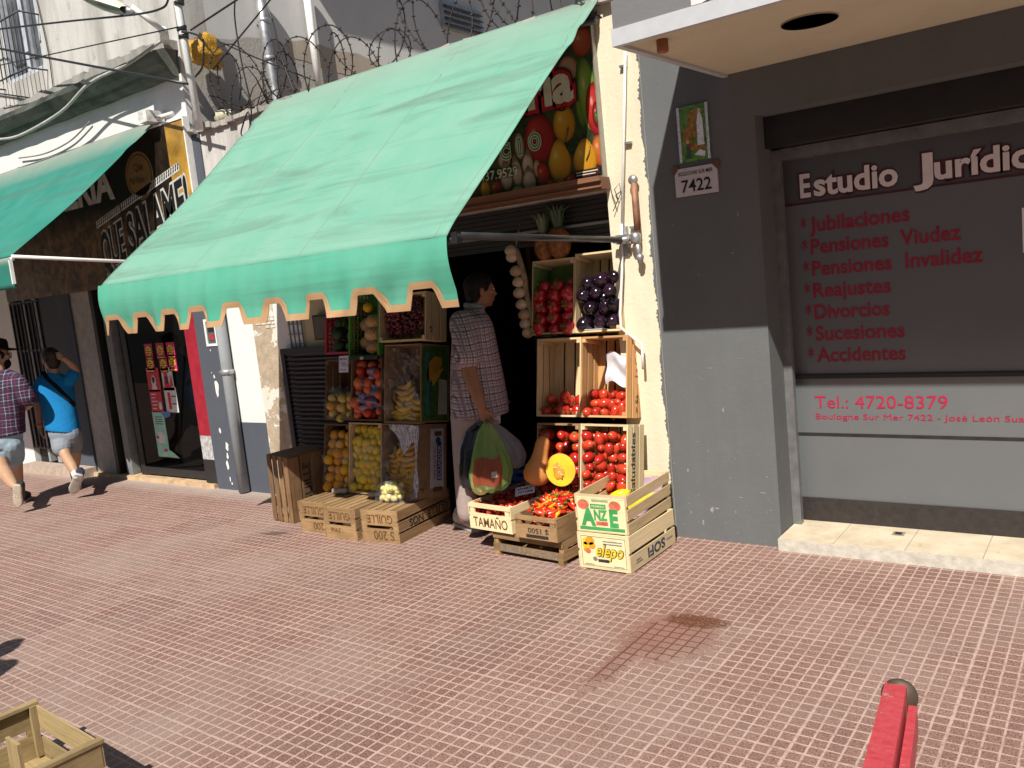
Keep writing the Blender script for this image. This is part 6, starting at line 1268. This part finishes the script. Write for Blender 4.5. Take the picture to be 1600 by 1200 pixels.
def head(q, c, F, U, h=.205):
    """skull, jaw, nose, lips, ears and eye sockets; c is the middle of the head"""
    F = (F-U*F.dot(U)).normalized(); Rv = F.cross(U); k = h/.21; Mx = Matrix((Rv, F, U)).transposed()
    q.ball(c+U*.025*k, (.072*k, .092*k, .085*k), 0, 22, 16, None, Mx)
    q.ball(c+F*.022*k-U*.045*k, (.055*k, .066*k, .065*k), 0, 20, 14, None, Mx)
    q.ball(c+F*.062*k-U*.088*k, (.024*k, .020*k, .016*k), 0, 12, 8, None, Mx)
    q.ball(c+F*.088*k+U*.022*k, (.042*k, .010*k, .010*k), 0, 12, 8, None, Mx)
    q.tube([c+F*.090*k+U*.010*k, c+F*.103*k-U*.012*k, c+F*.112*k-U*.028*k, c+F*.088*k-U*.034*k], [.008*k, .010*k, .012*k, .010*k], 8)
    for s in (-1, 1):
        q.ball(c+F*.072*k+Rv*s*.040*k-U*.012*k, (.022*k, .018*k, .018*k), 0, 10, 8, None, Mx); q.ball(c+F*.096*k+Rv*s*.012*k-U*.034*k, .008*k, 0, 8, 6)
        q.ball(c+Rv*s*.076*k-F*.005*k-U*.005*k, (.010*k, .020*k, .032*k), 0, 10, 8, None, Mx @ rot3(0, 0, s*.35))
    q.ball(c+F*.088*k-U*.055*k, (.024*k, .010*k, .006*k), 0, 10, 6, None, Mx); q.ball(c+F*.086*k-U*.066*k, (.021*k, .010*k, .007*k), 0, 10, 6, None, Mx)
def eyes(c, F, U, parent, h=.205):
    F = (F-U*F.dot(U)).normalized(); Rv = F.cross(U); k = h/.21
    for s in (-1, 1): q = MB(); q.ball(c+F*.083*k+Rv*s*.031*k+U*.004*k, .0115*k, 0, 10, 8); q.ball(c+F*.0915*k+Rv*s*.031*k+U*.004*k, .006*k, 1, 8, 6); q.build('eye', [plain('eye white', (.6, .58, .55), .2), plain('iris dark', (.03, .02, .015), .15)], parent, True)
def hair(q, c, F, U, h=.205, long_=0):
    F = (F-U*F.dot(U)).normalized(); Rv = F.cross(U); k = h/.21; Mx = Matrix((Rv, F, U)).transposed()
    q.ball(c+U*.040*k-F*.010*k, (.080*k, .094*k, .082*k), 0, 22, 16, lambda d: 1+.03*math.sin(11*d.x+7*d.y)*math.sin(9*d.z+4*d.y), Mx)
    q.ball(c-F*.045*k-U*.015*k, (.070*k, .055*k, (.075+long_)*k), 0, 18, 12, lambda d: 1+.03*math.sin(13*d.x+5*d.z), Mx)
    q.ball(c+F*.060*k+U*.075*k, (.058*k, .035*k, .025*k), 0, 14, 8, lambda d: 1+.05*math.sin(15*d.x), Mx)
    for s in (-1, 1): q.ball(c+Rv*s*.070*k+F*.012*k+U*.025*k, (.012*k, .03*k, .035*k), 0, 10, 8, None, Mx)
def hand(q, o, d, n, s, sc_=1.0, curl=.5):
    """palm from wrist o along d; n palm normal (fingers close towards it); s = side of the thumb"""
    d, n, s = d.normalized(), n.normalized(), s.normalized(); Mx = Matrix((s, d, n)).transposed()
    q.ball(o+d*.045*sc_, (.040*sc_, .052*sc_, .016*sc_), 0, 16, 10, None, Mx)
    for i, (off_, ln_) in enumerate(((.030, .068), (.010, .077), (-.010, .072), (-.029, .056))):
        p = o+d*(.082-.004*abs(i-1.3))*sc_+s*off_*sc_; dd = d.copy(); pts = [p-d*.02*sc_, p]
        for seg, l in enumerate((.44, .31, .25)):
            a = curl*(.75 if seg == 0 else 1.05)+.06*i; dd = (dd*math.cos(a)+(n-dd*n.dot(dd)).normalized()*math.sin(a)).normalized(); p = p+dd*ln_*l*sc_; pts.append(p)
        q.tube(pts, [.0095*sc_, .0095*sc_, .0088*sc_, .008*sc_, .0065*sc_], 8); q.ball(pts[-1], .0066*sc_, 0, 8, 6)
    p = o+d*.022*sc_+s*.034*sc_; t1 = (d*.75+s*.62+n*.30).normalized(); t2 = (d*.85+s*.15+n*(.35+curl*.4)).normalized(); p1 = p+t1*.036*sc_; p2 = p1+t2*.030*sc_
    q.tube([p-t1*.012*sc_, p1, p2], [.0125*sc_, .0105*sc_, .0078*sc_], 8); q.ball(p2, .0078*sc_, 0, 8, 6)
def shoe(parent, heel, toe, up, mat_, sole_mat, L_extra=.02):
    d = (toe-heel); L = d.length; d.normalize(); u = (up-d*up.dot(d)).normalized(); s = d.cross(u); pts = []; w_ = L*.17
    q = MB(); prof = [(-.04, .75, .30), (.02, .95, .36), (.15, 1.0, .42), (.35, .95, .40), (.55, 1.05, .30), (.75, 1.1, .23), (.92, .85, .17), (1.0, .45, .10)]
    ring_loft(q, [(heel+d*(L*t)+u*(L*hh*.5+.014), w_*ww, L*hh*.5) for t, ww, hh in prof], s, u, 18, 0, 2.4)
    q.ball(heel+d*L*.12+u*L*.36, (L*.15, L*.15, L*.16), 0, 12, 8)
    sh_ = melt(q, 'shoe', mat_, parent, .006, 2)
    q = MB(); ring_loft(q, [(heel+d*(L*t)+u*.009, w_*ww*1.06, .012) for t, ww, hh in [(-.06, .6, 0)]+prof+[(1.03, .3, 0)]], s, u, 18, 0, 4); q.build('sole', sole_mat, sh_, True)
    q = MB()
    for j in range(4): a = heel+d*L*(.38+.08*j)+u*(L*(.40-.028*j)+.014); q.tube([a-s*w_*.5, a+u*.004, a+s*w_*.5], .0035, 5)
    return sh_
def skin_mat(name, c): 
    k = NT(name); v = k.coord('Object'); n = k.noise(v, 16, 4); k.b.inputs['Subsurface Weight'].default_value = .08; k.b.inputs['Subsurface Radius'].default_value = (.02, .008, .004)
    return k.fin(k.mix(k.ramp(n, .3, .7), tuple(x*.86 for x in c)+(1,), lin(c)), .5, .35)
def plaid(name, base, lines, ax, rough=.85):
    """woven check: lines = [(period, phase, half width, colour, strength)] along ax and along z"""
    k = NT(name); pos = k.coord('Object'); dt = k.new('ShaderNodeVectorMath', operation='DOT_PRODUCT'); k.link(pos, dt.inputs[0]); dt.inputs[1].default_value = ax
    sp = k.new('ShaderNodeSeparateXYZ'); k.link(pos, sp.inputs[0]); wob = k.math('MULTIPLY', k.math('SUBTRACT', k.noise(pos, 5, 2), .5), .03)
    c = k.mix(k.ramp(k.noise(pos, 8, 3), .3, .7), lin(base), tuple(x*.8 for x in base)+(1,))
    for per, ph, hw, cl_, st in lines:
        for src in (dt.outputs['Value'], sp.outputs[2]):
            fr = k.math('FRACT', k.math('ADD', k.math('DIVIDE', k.math('ADD', src, wob), per), ph)); dd = k.math('ABSOLUTE', k.math('SUBTRACT', fr, .5)); c = k.mix(k.ramp(dd, hw/per, hw/per*1.5, st, 0), c, lin(cl_))
    k.bump(k.math('ADD', k.noise(pos, 11, 4, .6), k.math('MULTIPLY', k.noise(pos, 200, 2), .1)), .5, .012); return k.fin(c, rough, .15)
def fabric(name, c, rough=.85, sc_=9, bump=.5):
    k = NT(name); v = k.coord('Object'); n = k.noise(v, sc_, 4, .6, .6); k.bump(k.math('ADD', n, k.math('MULTIPLY', k.noise(v, 180, 2), .08)), bump, .014)
    return k.fin(k.mix(k.ramp(n, .3, .7), lin(c), tuple(x*.85 for x in c)+(1,)), rough, .15)
S1, S2 = skin_mat('tan skin', (.29, .135, .075)), skin_mat('light tan skin', (.44, .265, .165)); M_hair = plain('black hair', (.008, .006, .006), .6, .2, var=.4, scale=80, bump=.4); M_hair2 = plain('dark brown hair', (.028, .017, .011), .5, .4, var=.4, scale=80, bump=.4)
M_sole = plain('shoe sole grey', (.42, .40, .36), .7); M_sole2 = plain('shoe sole pale', (.48, .42, .33), .7, bump=.3, scale=60)

# --- shopper in the doorway, seen from his right side
d0 = 5.10; m1 = thing('person', 'man in a mauve plaid shirt at the shop door holding plastic bags', 'person', (G(735, 826).x+.1, G(735, 826).y, 0))
P = lambda x, y, o=0: Dp(x, y, d0+o)
F1, R1 = CRh, -CFh; hc = P(749, 455); Fh = (CRh*.93+CFh*.36).normalized()
q = MB(); head(q, hc, Fh, Z3, .195); limb(q, [P(741, 488), P(746, 466)], [.058, .055])
pxm = d0/FPX
ring_loft(q, [(P(741, 486), .06, .05), (P(738, 497), .16, 22*pxm), (P(740, 525), .18, 30*pxm), (P(742, 560), .175, 34*pxm), (P(746, 610), .17, 38*pxm), (P(740, 650), .165, 30*pxm)], R1, F1)
limb(q, [P(722, 508, -.17), P(730, 555, -.20), P(736, 588, -.22), P(749, 625, -.24), P(753, 637, -.24)], [.055, .050, .043, .034, .028])
hand(q, P(753, 636, -.24), (P(760, 664, -.24)-P(753, 636, -.24)), CRh, -CFh*.6+CRh*.8, .95, 1.0)
limb(q, [P(745, 510, .17), P(765, 560, .20), P(775, 600, .16)], [.055, .05, .04]); hand(q, P(777, 606, .15), Vector((.2, .1, -1)), CRh, CFh, .9, .5)
limb(q, [P(727, 655, -.05), P(727, 735, -.05), P(727, 808, -.02)], [.07, .055, .04]); limb(q, [P(748, 655, .12), P(772, 730, .10), P(786, 790, .05)], [.07, .055, .04])
melt(q, 'body', S1, m1, .0058, 2); eyes(hc, Fh, Z3, m1, .195)
q = MB(); hair(q, hc, Fh, Z3, .195, .012); melt(q, 'hair', M_hair, m1, .007, 2)
q = MB(); ring_loft(q, [(P(741, 481), .072, .062), (P(739, 489), .115, 19*pxm), (P(738, 496), .175, 26*pxm), (P(739, 508), .20, 31*pxm), (P(740, 525), .205, 34*pxm), (P(742, 555), .20, 38*pxm), (P(745, 590), .198, 42*pxm), (P(748, 620), .198, 45*pxm), (P(750, 646), .205, 46*pxm)], R1, F1)
limb(q, [P(722, 505, -.16), P(727, 530, -.20), P(731, 556, -.215)], [.078, .078, .082]); limb(q, [P(745, 508, .16), P(758, 550, .2)], [.075, .08])
sh1 = melt(q, 'shirt', plaid('mauve plaid', (.50, .43, .46), [(.038, .1, .0036, (.06, .045, .06), .8), (.038, .55, .0018, (.07, .05, .08), .7), (.076, .3, .008, (.26, .2, .24), .5)], tuple(CRh+CFh*.6)), m1, .008, 3)
q = MB(); q.tube([P(741, 478)+Vector((0, 0, .0)) + R1*(.062*math.cos(t))+F1*(.058*math.sin(t)) + Z3*(-.012*math.sin(t)) for t in [2*math.pi*i/24 for i in range(24)]], [(.006, .016)]*24, 8, 0, False, True, None, True); q.build('collar', fabric('grey collar', (.26, .27, .28)), sh1, True)
q = MB(); limb(q, [P(727, 650, -.06), P(727, 735, -.06), P(731, 800, -.03)], [.090, .068, .064]); limb(q, [P(747, 652, .12), P(771, 730, .10), P(786, 785, .05)], [.088, .07, .062]); ring_loft(q, [(P(745, 636), .165, 32*pxm), (P(741, 655), .165, 30*pxm), (P(737, 672), .14, 24*pxm)], R1, F1)
melt(q, 'trousers', fabric('taupe trousers', (.36, .29, .27), .8, 6), m1, .008, 3)
a, b = G(717, 820), G(760, 834); shoe(m1, a+Z3*0, a+(b-a).normalized()*.26, Z3, plain('grey sneaker', (.42, .40, .37), .6, var=.2, scale=40), M_sole)
b_ = P(788, 795, .05); b_.z = 0; shoe(m1, b_, b_+(CRh*.9+CFh*.2).normalized()*.25, Z3, bpy.data.materials['grey sneaker'], M_sole)

# bags he carries
def plastic(name, c, trans=.25, alpha=.12, rough=.3, var=.3):
    k = NT(name); v = k.coord('World'); n = k.noise(k.coord('World', (1, 1, .35)), 16, 4, .6, .6); a = k.mix(k.ramp(n, .3, .7), tuple(x*(1-var) for x in c)+(1,), lin(c)); k.bump(n, .8, .02)
    k.fin(a, rough, .5); t = k.new('ShaderNodeBsdfTranslucent'); k.link(a, t.inputs[0]); tp = k.new('ShaderNodeBsdfTransparent'); m_ = k.new('ShaderNodeMixShader'); m_.inputs[0].default_value = trans; k.link(k.b.outputs[0], m_.inputs[1]); k.link(t.outputs[0], m_.inputs[2])
    m2 = k.new('ShaderNodeMixShader'); m2.inputs[0].default_value = alpha; k.link(m_.outputs[0], m2.inputs[1]); k.link(tp.outputs[0], m2.inputs[2]); k.link(m2.outputs[0], k.out.inputs[0]); return k.m
def bag(label, rings, mat_, dep, seed, handle, name='plastic_bag'):
    """rings: (px x, px y, half width px, half depth m) from handles to bottom"""
    rn = random.Random(seed); ph = [rn.random()*6 for _ in range(6)]; s_ = (d0+dep)/FPX
    def fn(u, v):
        i = min(int(v*(len(rings)-1)), len(rings)-2); t = v*(len(rings)-1)-i; x, y, hw, hd = [rings[i][j]*(1-t)+rings[i+1][j]*t for j in range(4)]; a = 2*math.pi*u
        w_ = 1+.07*math.sin(5*a+ph[0]+v*2)+.05*math.sin(9*a+ph[1])+.03*math.sin(14*a+ph[2]+5*v); return Dp(x, y, d0+dep)+CRh*(hw*s_*math.cos(a)*w_)+CFh*(hd*math.sin(a)*w_)+Z3*.006*math.sin(6*a+ph[3])
    t = thing(name, label, 'bag', tuple(fn(0, .99))); q = MB(); q.grid(fn, 64, 36, 0, True, .5); q.build('bag_body', mat_, t, True)
    q = MB(); q.tube(handle, [(.014, .004)]*len(handle), 8); q.build('handle', mat_, t, True); return t, fn
hp = P(759, 657, -.24)
def loop(x0, x1, y, dep): return [Dp(x0, y, d0+dep), Dp((x0+759)/2, (y+658)/2, d0+dep), Dp(759, 655, d0-.23), Dp((x1+759)/2, (y+658)/2, d0+dep), Dp(x1, y, d0+dep)]
gbg, gfn = bag('translucent green shopping bag with a red print in the shopper\'s hand', [(759, 662, 6, .012), (760, 676, 14, .03), (763, 695, 22, .06), (766, 715, 29, .085), (767, 738, 34, .095), (767, 755, 31, .09), (766, 765, 20, .06), (766, 767, 1, .003)], plastic('green film bag', (.36, .58, .17), .45, .46, .25, .25), -.30, 4, loop(756, 764, 670, -.30))
q = MB(); q.grid(lambda u, v: gfn(.60+.26*u, .40+.30*v)-CFh*.004, 16, 12, 0, True, .5); q.build('red_print', plastic('red bag print', (.42, .07, .04), .3, .25, .35, .3), gbg, True)
q = MB(); q.grid(lambda u, v: gfn(.755+.04*u, .52+.06*v)-CFh*.007, 4, 4, 0, True, .5); q.build('emblem', plastic('bag emblem', (.60, .55, .50), .2, .1), gbg, True)
q = MB(); c = Dp(750, 748, d0-.30); limb(q, [c+Z3*.06, c-Z3*.04], [.045, .055]); tag(q.build('vegetable', skin('pale squash skin', (.58, .47, .20), (.66, .56, .30), .5)), 'pale yellow vegetable inside the green bag', 'vegetable')
q = MB(); c = Dp(766, 752, d0-.36); q.box(c, (.05, .035, .085), 0, rot3(0, .1, .6)); tag(q.build('packet', plain('cream packet', (.66, .64, .48), .6)), 'cream packet at the bottom of the green bag', 'packet')
q = MB()
for i in range(7): c = Dp(778+2*i, 738-i, d0-.29+.01*(i % 3)); q.tube([c-Z3*.05, c+Z3*.0+CRh*.01, c+Z3*.09+CRh*random.uniform(-.03, .03)], [.012, .010, .006], 6)
tag(q.build('leafy_greens', skin('leek green', (.22, .34, .08), (.40, .48, .20), .5)), 'leafy greens standing inside the green bag', 'greens')
bag('black plastic bag hanging behind the green bag', [(755, 660, 10, .015), (746, 672, 16, .03), (740, 700, 19, .05), (738, 740, 19, .06), (740, 760, 16, .05), (742, 765, 1, .003)], plain('black film', (.012, .012, .014), .25, .5), -.16, 9, loop(750, 757, 664, -.2))
bag('white plastic bag behind the black one, against the trousers', [(752, 660, 8, .015), (740, 680, 14, .03), (728, 700, 11, .04), (725, 720, 8, .04), (726, 735, 1, .003)], plastic('white film', (.60, .58, .62), .3, .05), -.13, 5, loop(748, 752, 664, -.18))
bag('whitish see-through bag hanging to the right of the green bag', [(764, 658, 6, .015), (776, 672, 14, .03), (792, 692, 20, .05), (802, 712, 20, .06), (806, 726, 14, .05), (808, 731, 1, .003)], plastic('clear white film', (.55, .54, .58), .3, .45, .25), -.14, 6, loop(764, 770, 662, -.2))
q = MB(); q.grid(lambda u, v: Dp(762+20*u, 644+20*v-2*u, d0-.10)+CFh*.01*math.sin(5*u+4*v), 8, 8, 0, True, .5); tag(q.build('paper_sheet', plain('sheet white', (.62, .62, .66), .7)), 'white paper sticking out behind the shopper\'s hand', 'paper')

# --- boy in blue, from behind
d2 = 7.65; P2 = lambda x, y, o=0: Dp(x, y, d2+o); pm2 = d2/FPX
m2_ = thing('person', 'boy in a bright blue T-shirt with a black strap, hand on his head, walking away', 'person', (G(117, 770).x, G(117, 770).y, 0))
F2 = (CFh*.95-CRh*.3).normalized(); R2 = F2.cross(Z3); hc2 = P2(80, 562); Fh2 = (CFh*.72-CRh*.69).normalized()
q = MB(); head(q, hc2, Fh2, (Z3-CRh*.05).normalized(), .195); limb(q, [P2(86, 588), P2(82, 572)], [.045, .043])
ring_loft(q, [(P2(86, 588), .05, .045), (P2(87, 596), 22*pm2, .07), (P2(89, 615), 23*pm2, .085), (P2(94, 650), 21*pm2, .085), (P2(99, 675), 21*pm2, .09)], R2, F2)
limb(q, [P2(64, 597), P2(60, 625), P2(61, 645), P2(62, 664), P2(62.5, 668)], [.042, .036, .032, .025, .021]); hand(q, P2(62.5, 668), Vector((CRh.x*.12, CRh.y*.12, -1)), CRh, -F2*-1, .82, .35)
limb(q, [P2(109, 594), P2(118, 580, .03), P2(112, 570, .0), P2(101, 561, -.05), P2(99, 560, -.06)], [.042, .034, .030, .024, .021]); hand(q, P2(100, 560.5, -.06), (P2(86, 554, -.05)-P2(100, 560, -.06)), CFh*.6-Z3*.3, Z3, .82, .35)
kn, an2 = P2(103, 712, -.10), P2(119, 742, -.22)
limb(q, [P2(97, 684), P2(99, 698, -.05), kn, P2(113, 729, -.17), an2], [.072, .064, .047, .044, .030]); fa = P2(117, 743, .28); fa.z = .08
limb(q, [P2(110, 684), P2(115, 700, .10), P2(118, 716, .16), fa+Z3*.1, fa], [.070, .060, .045, .040, .030])
melt(q, 'body', S2, m2_, .0058, 2); eyes(hc2, Fh2, Z3, m2_, .195)
q = MB(); hair(q, hc2, Fh2, (Z3-CRh*.05).normalized(), .195, .006); melt(q, 'hair', M_hair2, m2_, .007, 2)
q = MB(); ring_loft(q, [(P2(86, 583), .05, .05), (P2(86, 588), .105, .065), (P2(87, 594), 25*pm2, .085), (P2(88, 606), 26*pm2, .10), (P2(91, 628), 25*pm2, .105), (P2(95, 652), 25*pm2, .115), (P2(98, 668), 25.5*pm2, .125), (P2(99, 673), 25*pm2, .125)], (R2-Z3*.22).normalized(), F2)
limb(q, [P2(66, 596), P2(61, 607), P2(59, 622)], [.056, .055, .056]); limb(q, [P2(108, 595), P2(114, 586, .02)], [.056, .056])
sh2 = melt(q, 'shirt', fabric('bright blue cotton', (.010, .185, .45), .8, 7, .6), m2_, .007, 3)
bk2 = -F2
q = MB(); st2 = [P2(68, 584, -.03)+Z3*.02, P2(74, 592, -.105), P2(86, 602, -.13), P2(98, 614, -.135), P2(109, 625, -.125), P2(117, 634, -.04)]; q.tube(st2, [(.020, .005)]*6, 8); q.build('bag_strap', fabric('black webbing', (.012, .012, .014)), m2_, True)
q = MB(); ring_loft(q, [(P2(99, 664), 22*pm2, .11), (P2(100, 676), 22*pm2, .11), (P2(101, 684), 20*pm2, .10)], R2, F2); limb(q, [P2(96, 680), P2(97, 690, -.02), P2(97.5, 699, -.05)], [.098, .094, .088]); limb(q, [P2(109, 678), P2(112, 686, .03), P2(114.5, 695, .08)], [.098, .094, .086]); melt(q, 'shorts', fabric('grey shorts', (.24, .27, .31)), m2_, .007, 2)
q = MB(); q.tube([P2(61.8, 663)+CRh*(.029*math.cos(t))+CFh*(.029*math.sin(t)) for t in [2*math.pi*i/16 for i in range(16)]], .005, 6, 0, False, True, None, True); q.build('bracelet', plain('red bracelet', (.5, .03, .03), .5), m2_, True)
hl = P2(123, 744, -.27); te = P2(113.5, 771, -.15); te.z = max(te.z, .012); shoe(m2_, hl, te, (CFh*.9+Z3*.5-CRh*.15), plain('navy sneaker', (.025, .03, .06), .6), M_sole)
f0 = Vector((fa.x, fa.y, 0)); shoe(m2_, f0-F2*.04, f0+F2*.17, Z3, bpy.data.materials['navy sneaker'], M_sole)
q = MB(); limb(q, [P2(117, 739, -.21), P2(120, 743.5, -.24)], [.034, .037]); limb(q, [fa+Z3*.03, fa-Z3*.02], [.034, .036]); q.build('sock', fabric('white sock', (.62, .62, .62)), m2_, True)

# --- man in plaid and a black hat at the left edge
d3 = 7.33; P3 = lambda x, y, o=0: Dp(x, y, d3+o); pm3 = d3/FPX
m3 = thing('person', 'man in navy plaid shirt, black hat and pale blue shorts walking away', 'person', (G(25, 790).x, G(25, 790).y, 0))
F3 = (CFh*.95-CRh*.25).normalized(); R3 = F3.cross(Z3); hc3 = P3(-5, 556); Fh3 = (CFh*.75+CRh*.66).normalized()
q = MB(); head(q, hc3, Fh3, Z3, .205); limb(q, [P3(-1, 588), P3(-4, 568)], [.058, .055])
ring_loft(q, [(P3(-1, 586), .06, .06), (P3(0, 596), 30*pm3, .09), (P3(0, 620), 31*pm3, .115), (P3(0, 655), 30*pm3, .12), (P3(0, 690), 30*pm3, .13)], R3, F3)
limb(q, [P3(28, 597), P3(40, 616, .02), P3(45, 630, .05), P3(36, 638, .18), P3(30, 640, .25)], [.052, .047, .040, .034, .027]); hand(q, P3(30, 640, .25), CFh*.8-CRh*.5, -CRh, Z3, .92, .5)
limb(q, [P3(-30, 597), P3(-40, 625), P3(-42, 650), P3(-40, 672)], [.052, .045, .038, .027]); hand(q, P3(-40, 673), Vector((0, 0, -1)), CRh, F3, .92, .4)
limb(q, [P3(-8, 695), P3(-4, 714, -.05), P3(3, 730, -.10), P3(12, 745, -.16), P3(22, 759, -.24)], [.088, .075, .056, .056, .036]); fb = P3(27, 752, .22); fb.z = .09
limb(q, [P3(17, 695), P3(22, 712, .08), P3(25, 726, .14), fb+Z3*.13, fb], [.085, .072, .054, .052, .036]); melt(q, 'body', S2, m3, .0058, 2); eyes(hc3, Fh3, Z3, m3)
q = MB(); hair(q, hc3-Z3*.02, Fh3, Z3, .195, .01); q.ball(hc3+Fh3*.05-Z3*.075, (.06, .05, .05), 0, 16, 10); melt(q, 'hair', M_hair, m3, .007, 2)
ht = MB(); axh = Matrix((R3, F3, Z3)).transposed() @ rot3(R(-6), R(4), 0); ht.lathe([(.175, -.005), (.178, .0), (.12, .008), (.098, .012), (.094, .06), (.085, .085), (.05, .098), (.001, .1)], hc3+Z3*.055, 28, 0, axh); ht.lathe([(.175, -.005), (.1, -.002), (.09, -.002)], hc3+Z3*.055, 28, 0, axh); h_ = ht.build('hat', fabric('black felt', (.014, .013, .014)), m3, True)
q = MB(); Rg = Fh3.cross(Z3)
for s in (-1, 1): q.tube([hc3+Fh3*.098+Rg*(s*.034)+Rg*(.022*math.cos(t))+Z3*(.018*math.sin(t)+.004) for t in [2*math.pi*i/14 for i in range(14)]], .0028, 5, 0, False, True, None, True); q.tube([hc3+Fh3*.096+Rg*(s*.056)+Z3*.006, hc3+Rg*(s*.08)+Z3*.006], .0028, 5)
q.build('glasses', M_black, m3, True)
q = MB(); ring_loft(q, [(P3(-1, 578), .065, .065), (P3(-1, 583), .12, .08), (P3(0, 590), 31*pm3, .105), (P3(0, 602), 34*pm3, .125), (P3(0, 630), 34.5*pm3, .135), (P3(0, 660), 35*pm3, .145), (P3(0, 681), 36*pm3, .155)], R3, F3)
limb(q, [P3(27, 597), P3(35, 608, .01), P3(43, 621, .03)], [.075, .076, .080]); limb(q, [P3(-28, 597), P3(-37, 622)], [.075, .08])
melt(q, 'shirt', plaid('navy plaid', (.028, .030, .060), [(.056, .1, .0028, (.22, .06, .11), .75), (.056, .6, .0022, (.32, .32, .38), .6), (.112, .35, .012, (.06, .02, .045), .6)], tuple(CRh)), m3, .008, 3)
q = MB(); ring_loft(q, [(P3(0, 672), 32*pm3, .14), (P3(0, 690), 32*pm3, .14), (P3(1, 700), 28*pm3, .12)], R3, F3); limb(q, [P3(-9, 696), P3(-6, 718, -.05)], [.105, .098]); limb(q, [P3(17, 694), P3(20, 714, .07)], [.103, .096]); melt(q, 'shorts', fabric('pale blue denim', (.30, .40, .48)), m3, .008, 2)
hl = P3(26, 760, -.28); te = P3(28, 792, -.20); te.z = max(te.z, .014); shoe(m3, hl, te, (CFh*.96+Z3*.25), plain('black sneaker', (.03, .03, .03), .6), M_sole2)
f0 = Vector((fb.x, fb.y, 0)); shoe(m3, f0-F3*.05, f0+F3*.22, Z3, bpy.data.materials['black sneaker'], M_sole2)

# --- somebody standing just outside the left of the frame, whose shadow reaches the pavement
b0 = Vector((-3.965, -3.965, 0)); m4 = thing('person', 'person in dark grey standing by the near left corner of the pavement', 'person', tuple(b0)); F4, R4 = Vector((-.6, .8, 0)), Vector((.8, .6, 0)); B4 = lambda r_, f_, z: b0+R4*r_+F4*f_+Z3*z
q = MB(); head(q, B4(0, .02, 1.56), F4, Z3, .21); limb(q, [B4(0, 0, 1.40), B4(0, .01, 1.48)], [.058, .055]); ring_loft(q, [(B4(0, 0, 1.42), .07, .06), (B4(0, 0, 1.37), .18, .10), (B4(0, 0, 1.2), .18, .12), (B4(0, 0, .95), .16, .11), (B4(0, 0, .82), .17, .12)], R4, F4)
for s in (-1, 1): limb(q, [B4(s*.18, 0, 1.36), B4(s*.23, 0, 1.1), B4(s*.24, .05, .85)], [.05, .042, .028]); hand(q, B4(s*.24, .05, .85), Vector((0, 0, -1)), -R4*s, F4, .95, .35); limb(q, [B4(s*.09, 0, .82), B4(s*.09, .01, .45), B4(s*.09, 0, .08)], [.085, .055, .038])
melt(q, 'body', S1, m4, .008, 2); q = MB(); hair(q, B4(0, .02, 1.56), F4, Z3, .21); melt(q, 'hair', M_hair, m4, .008, 2); eyes(B4(0, .02, 1.56), F4, Z3, m4)
q = MB(); ring_loft(q, [(B4(0, 0, 1.44), .08, .07), (B4(0, 0, 1.38), .2, .115), (B4(0, 0, 1.2), .2, .135), (B4(0, 0, .8), .20, .14)], R4, F4)
for s in (-1, 1): limb(q, [B4(s*.18, 0, 1.36), B4(s*.225, 0, 1.14)], [.075, .07])
melt(q, 'shirt', fabric('dark grey shirt', (.08, .08, .09)), m4, .01, 2); q = MB()
for s in (-1, 1): limb(q, [B4(s*.09, 0, .84), B4(s*.09, .01, .45), B4(s*.09, 0, .09)], [.11, .08, .07])
melt(q, 'trousers', fabric('dark jeans', (.04, .05, .09)), m4, .01, 2)
for s in (-1, 1): shoe(m4, B4(s*.09, -.06, 0), B4(s*.09, .19, 0), Z3, bpy.data.materials['black sneaker'], M_sole)
# ------------------------------------------------------------------ houses across the street (seen in the glass, and they close the sky)
for x0, x1, h, c, lb_ in ((-22, -7, 6.5, (.55, .50, .42), 'cream rendered house across the street'), (-6.8, 6.5, 7.6, (.50, .47, .44), 'grey rendered house across the street'), (6.7, 22, 6.0, (.42, .30, .24), 'brick coloured house across the street')):
    hs_ = thing('house', lb_, 'building', ((x0+x1)/2, -15, 0)); q = MB(); q.b2(x0, x1, -22, -15, -.3, h); q.build('wall', stucco('house render '+str(h), c, (.2, .18, .16), .5), hs_, True)
    n_ = int((x1-x0)/3.2)
    for i in range(n_):
        for z in (.9, 3.8):
            xx = x0+1.2+i*3.1; q = MB(); q.b2(xx, xx+1.2, -15, -14.96, z, z+1.5); w_ = q.build('window', plain('dim window pane', (.1, .11, .12), .2), hs_, True); q = MB(); q.b2(xx-.08, xx+1.28, -15, -14.9, z-.1, z); q.build('sill', M_cream, w_, True)
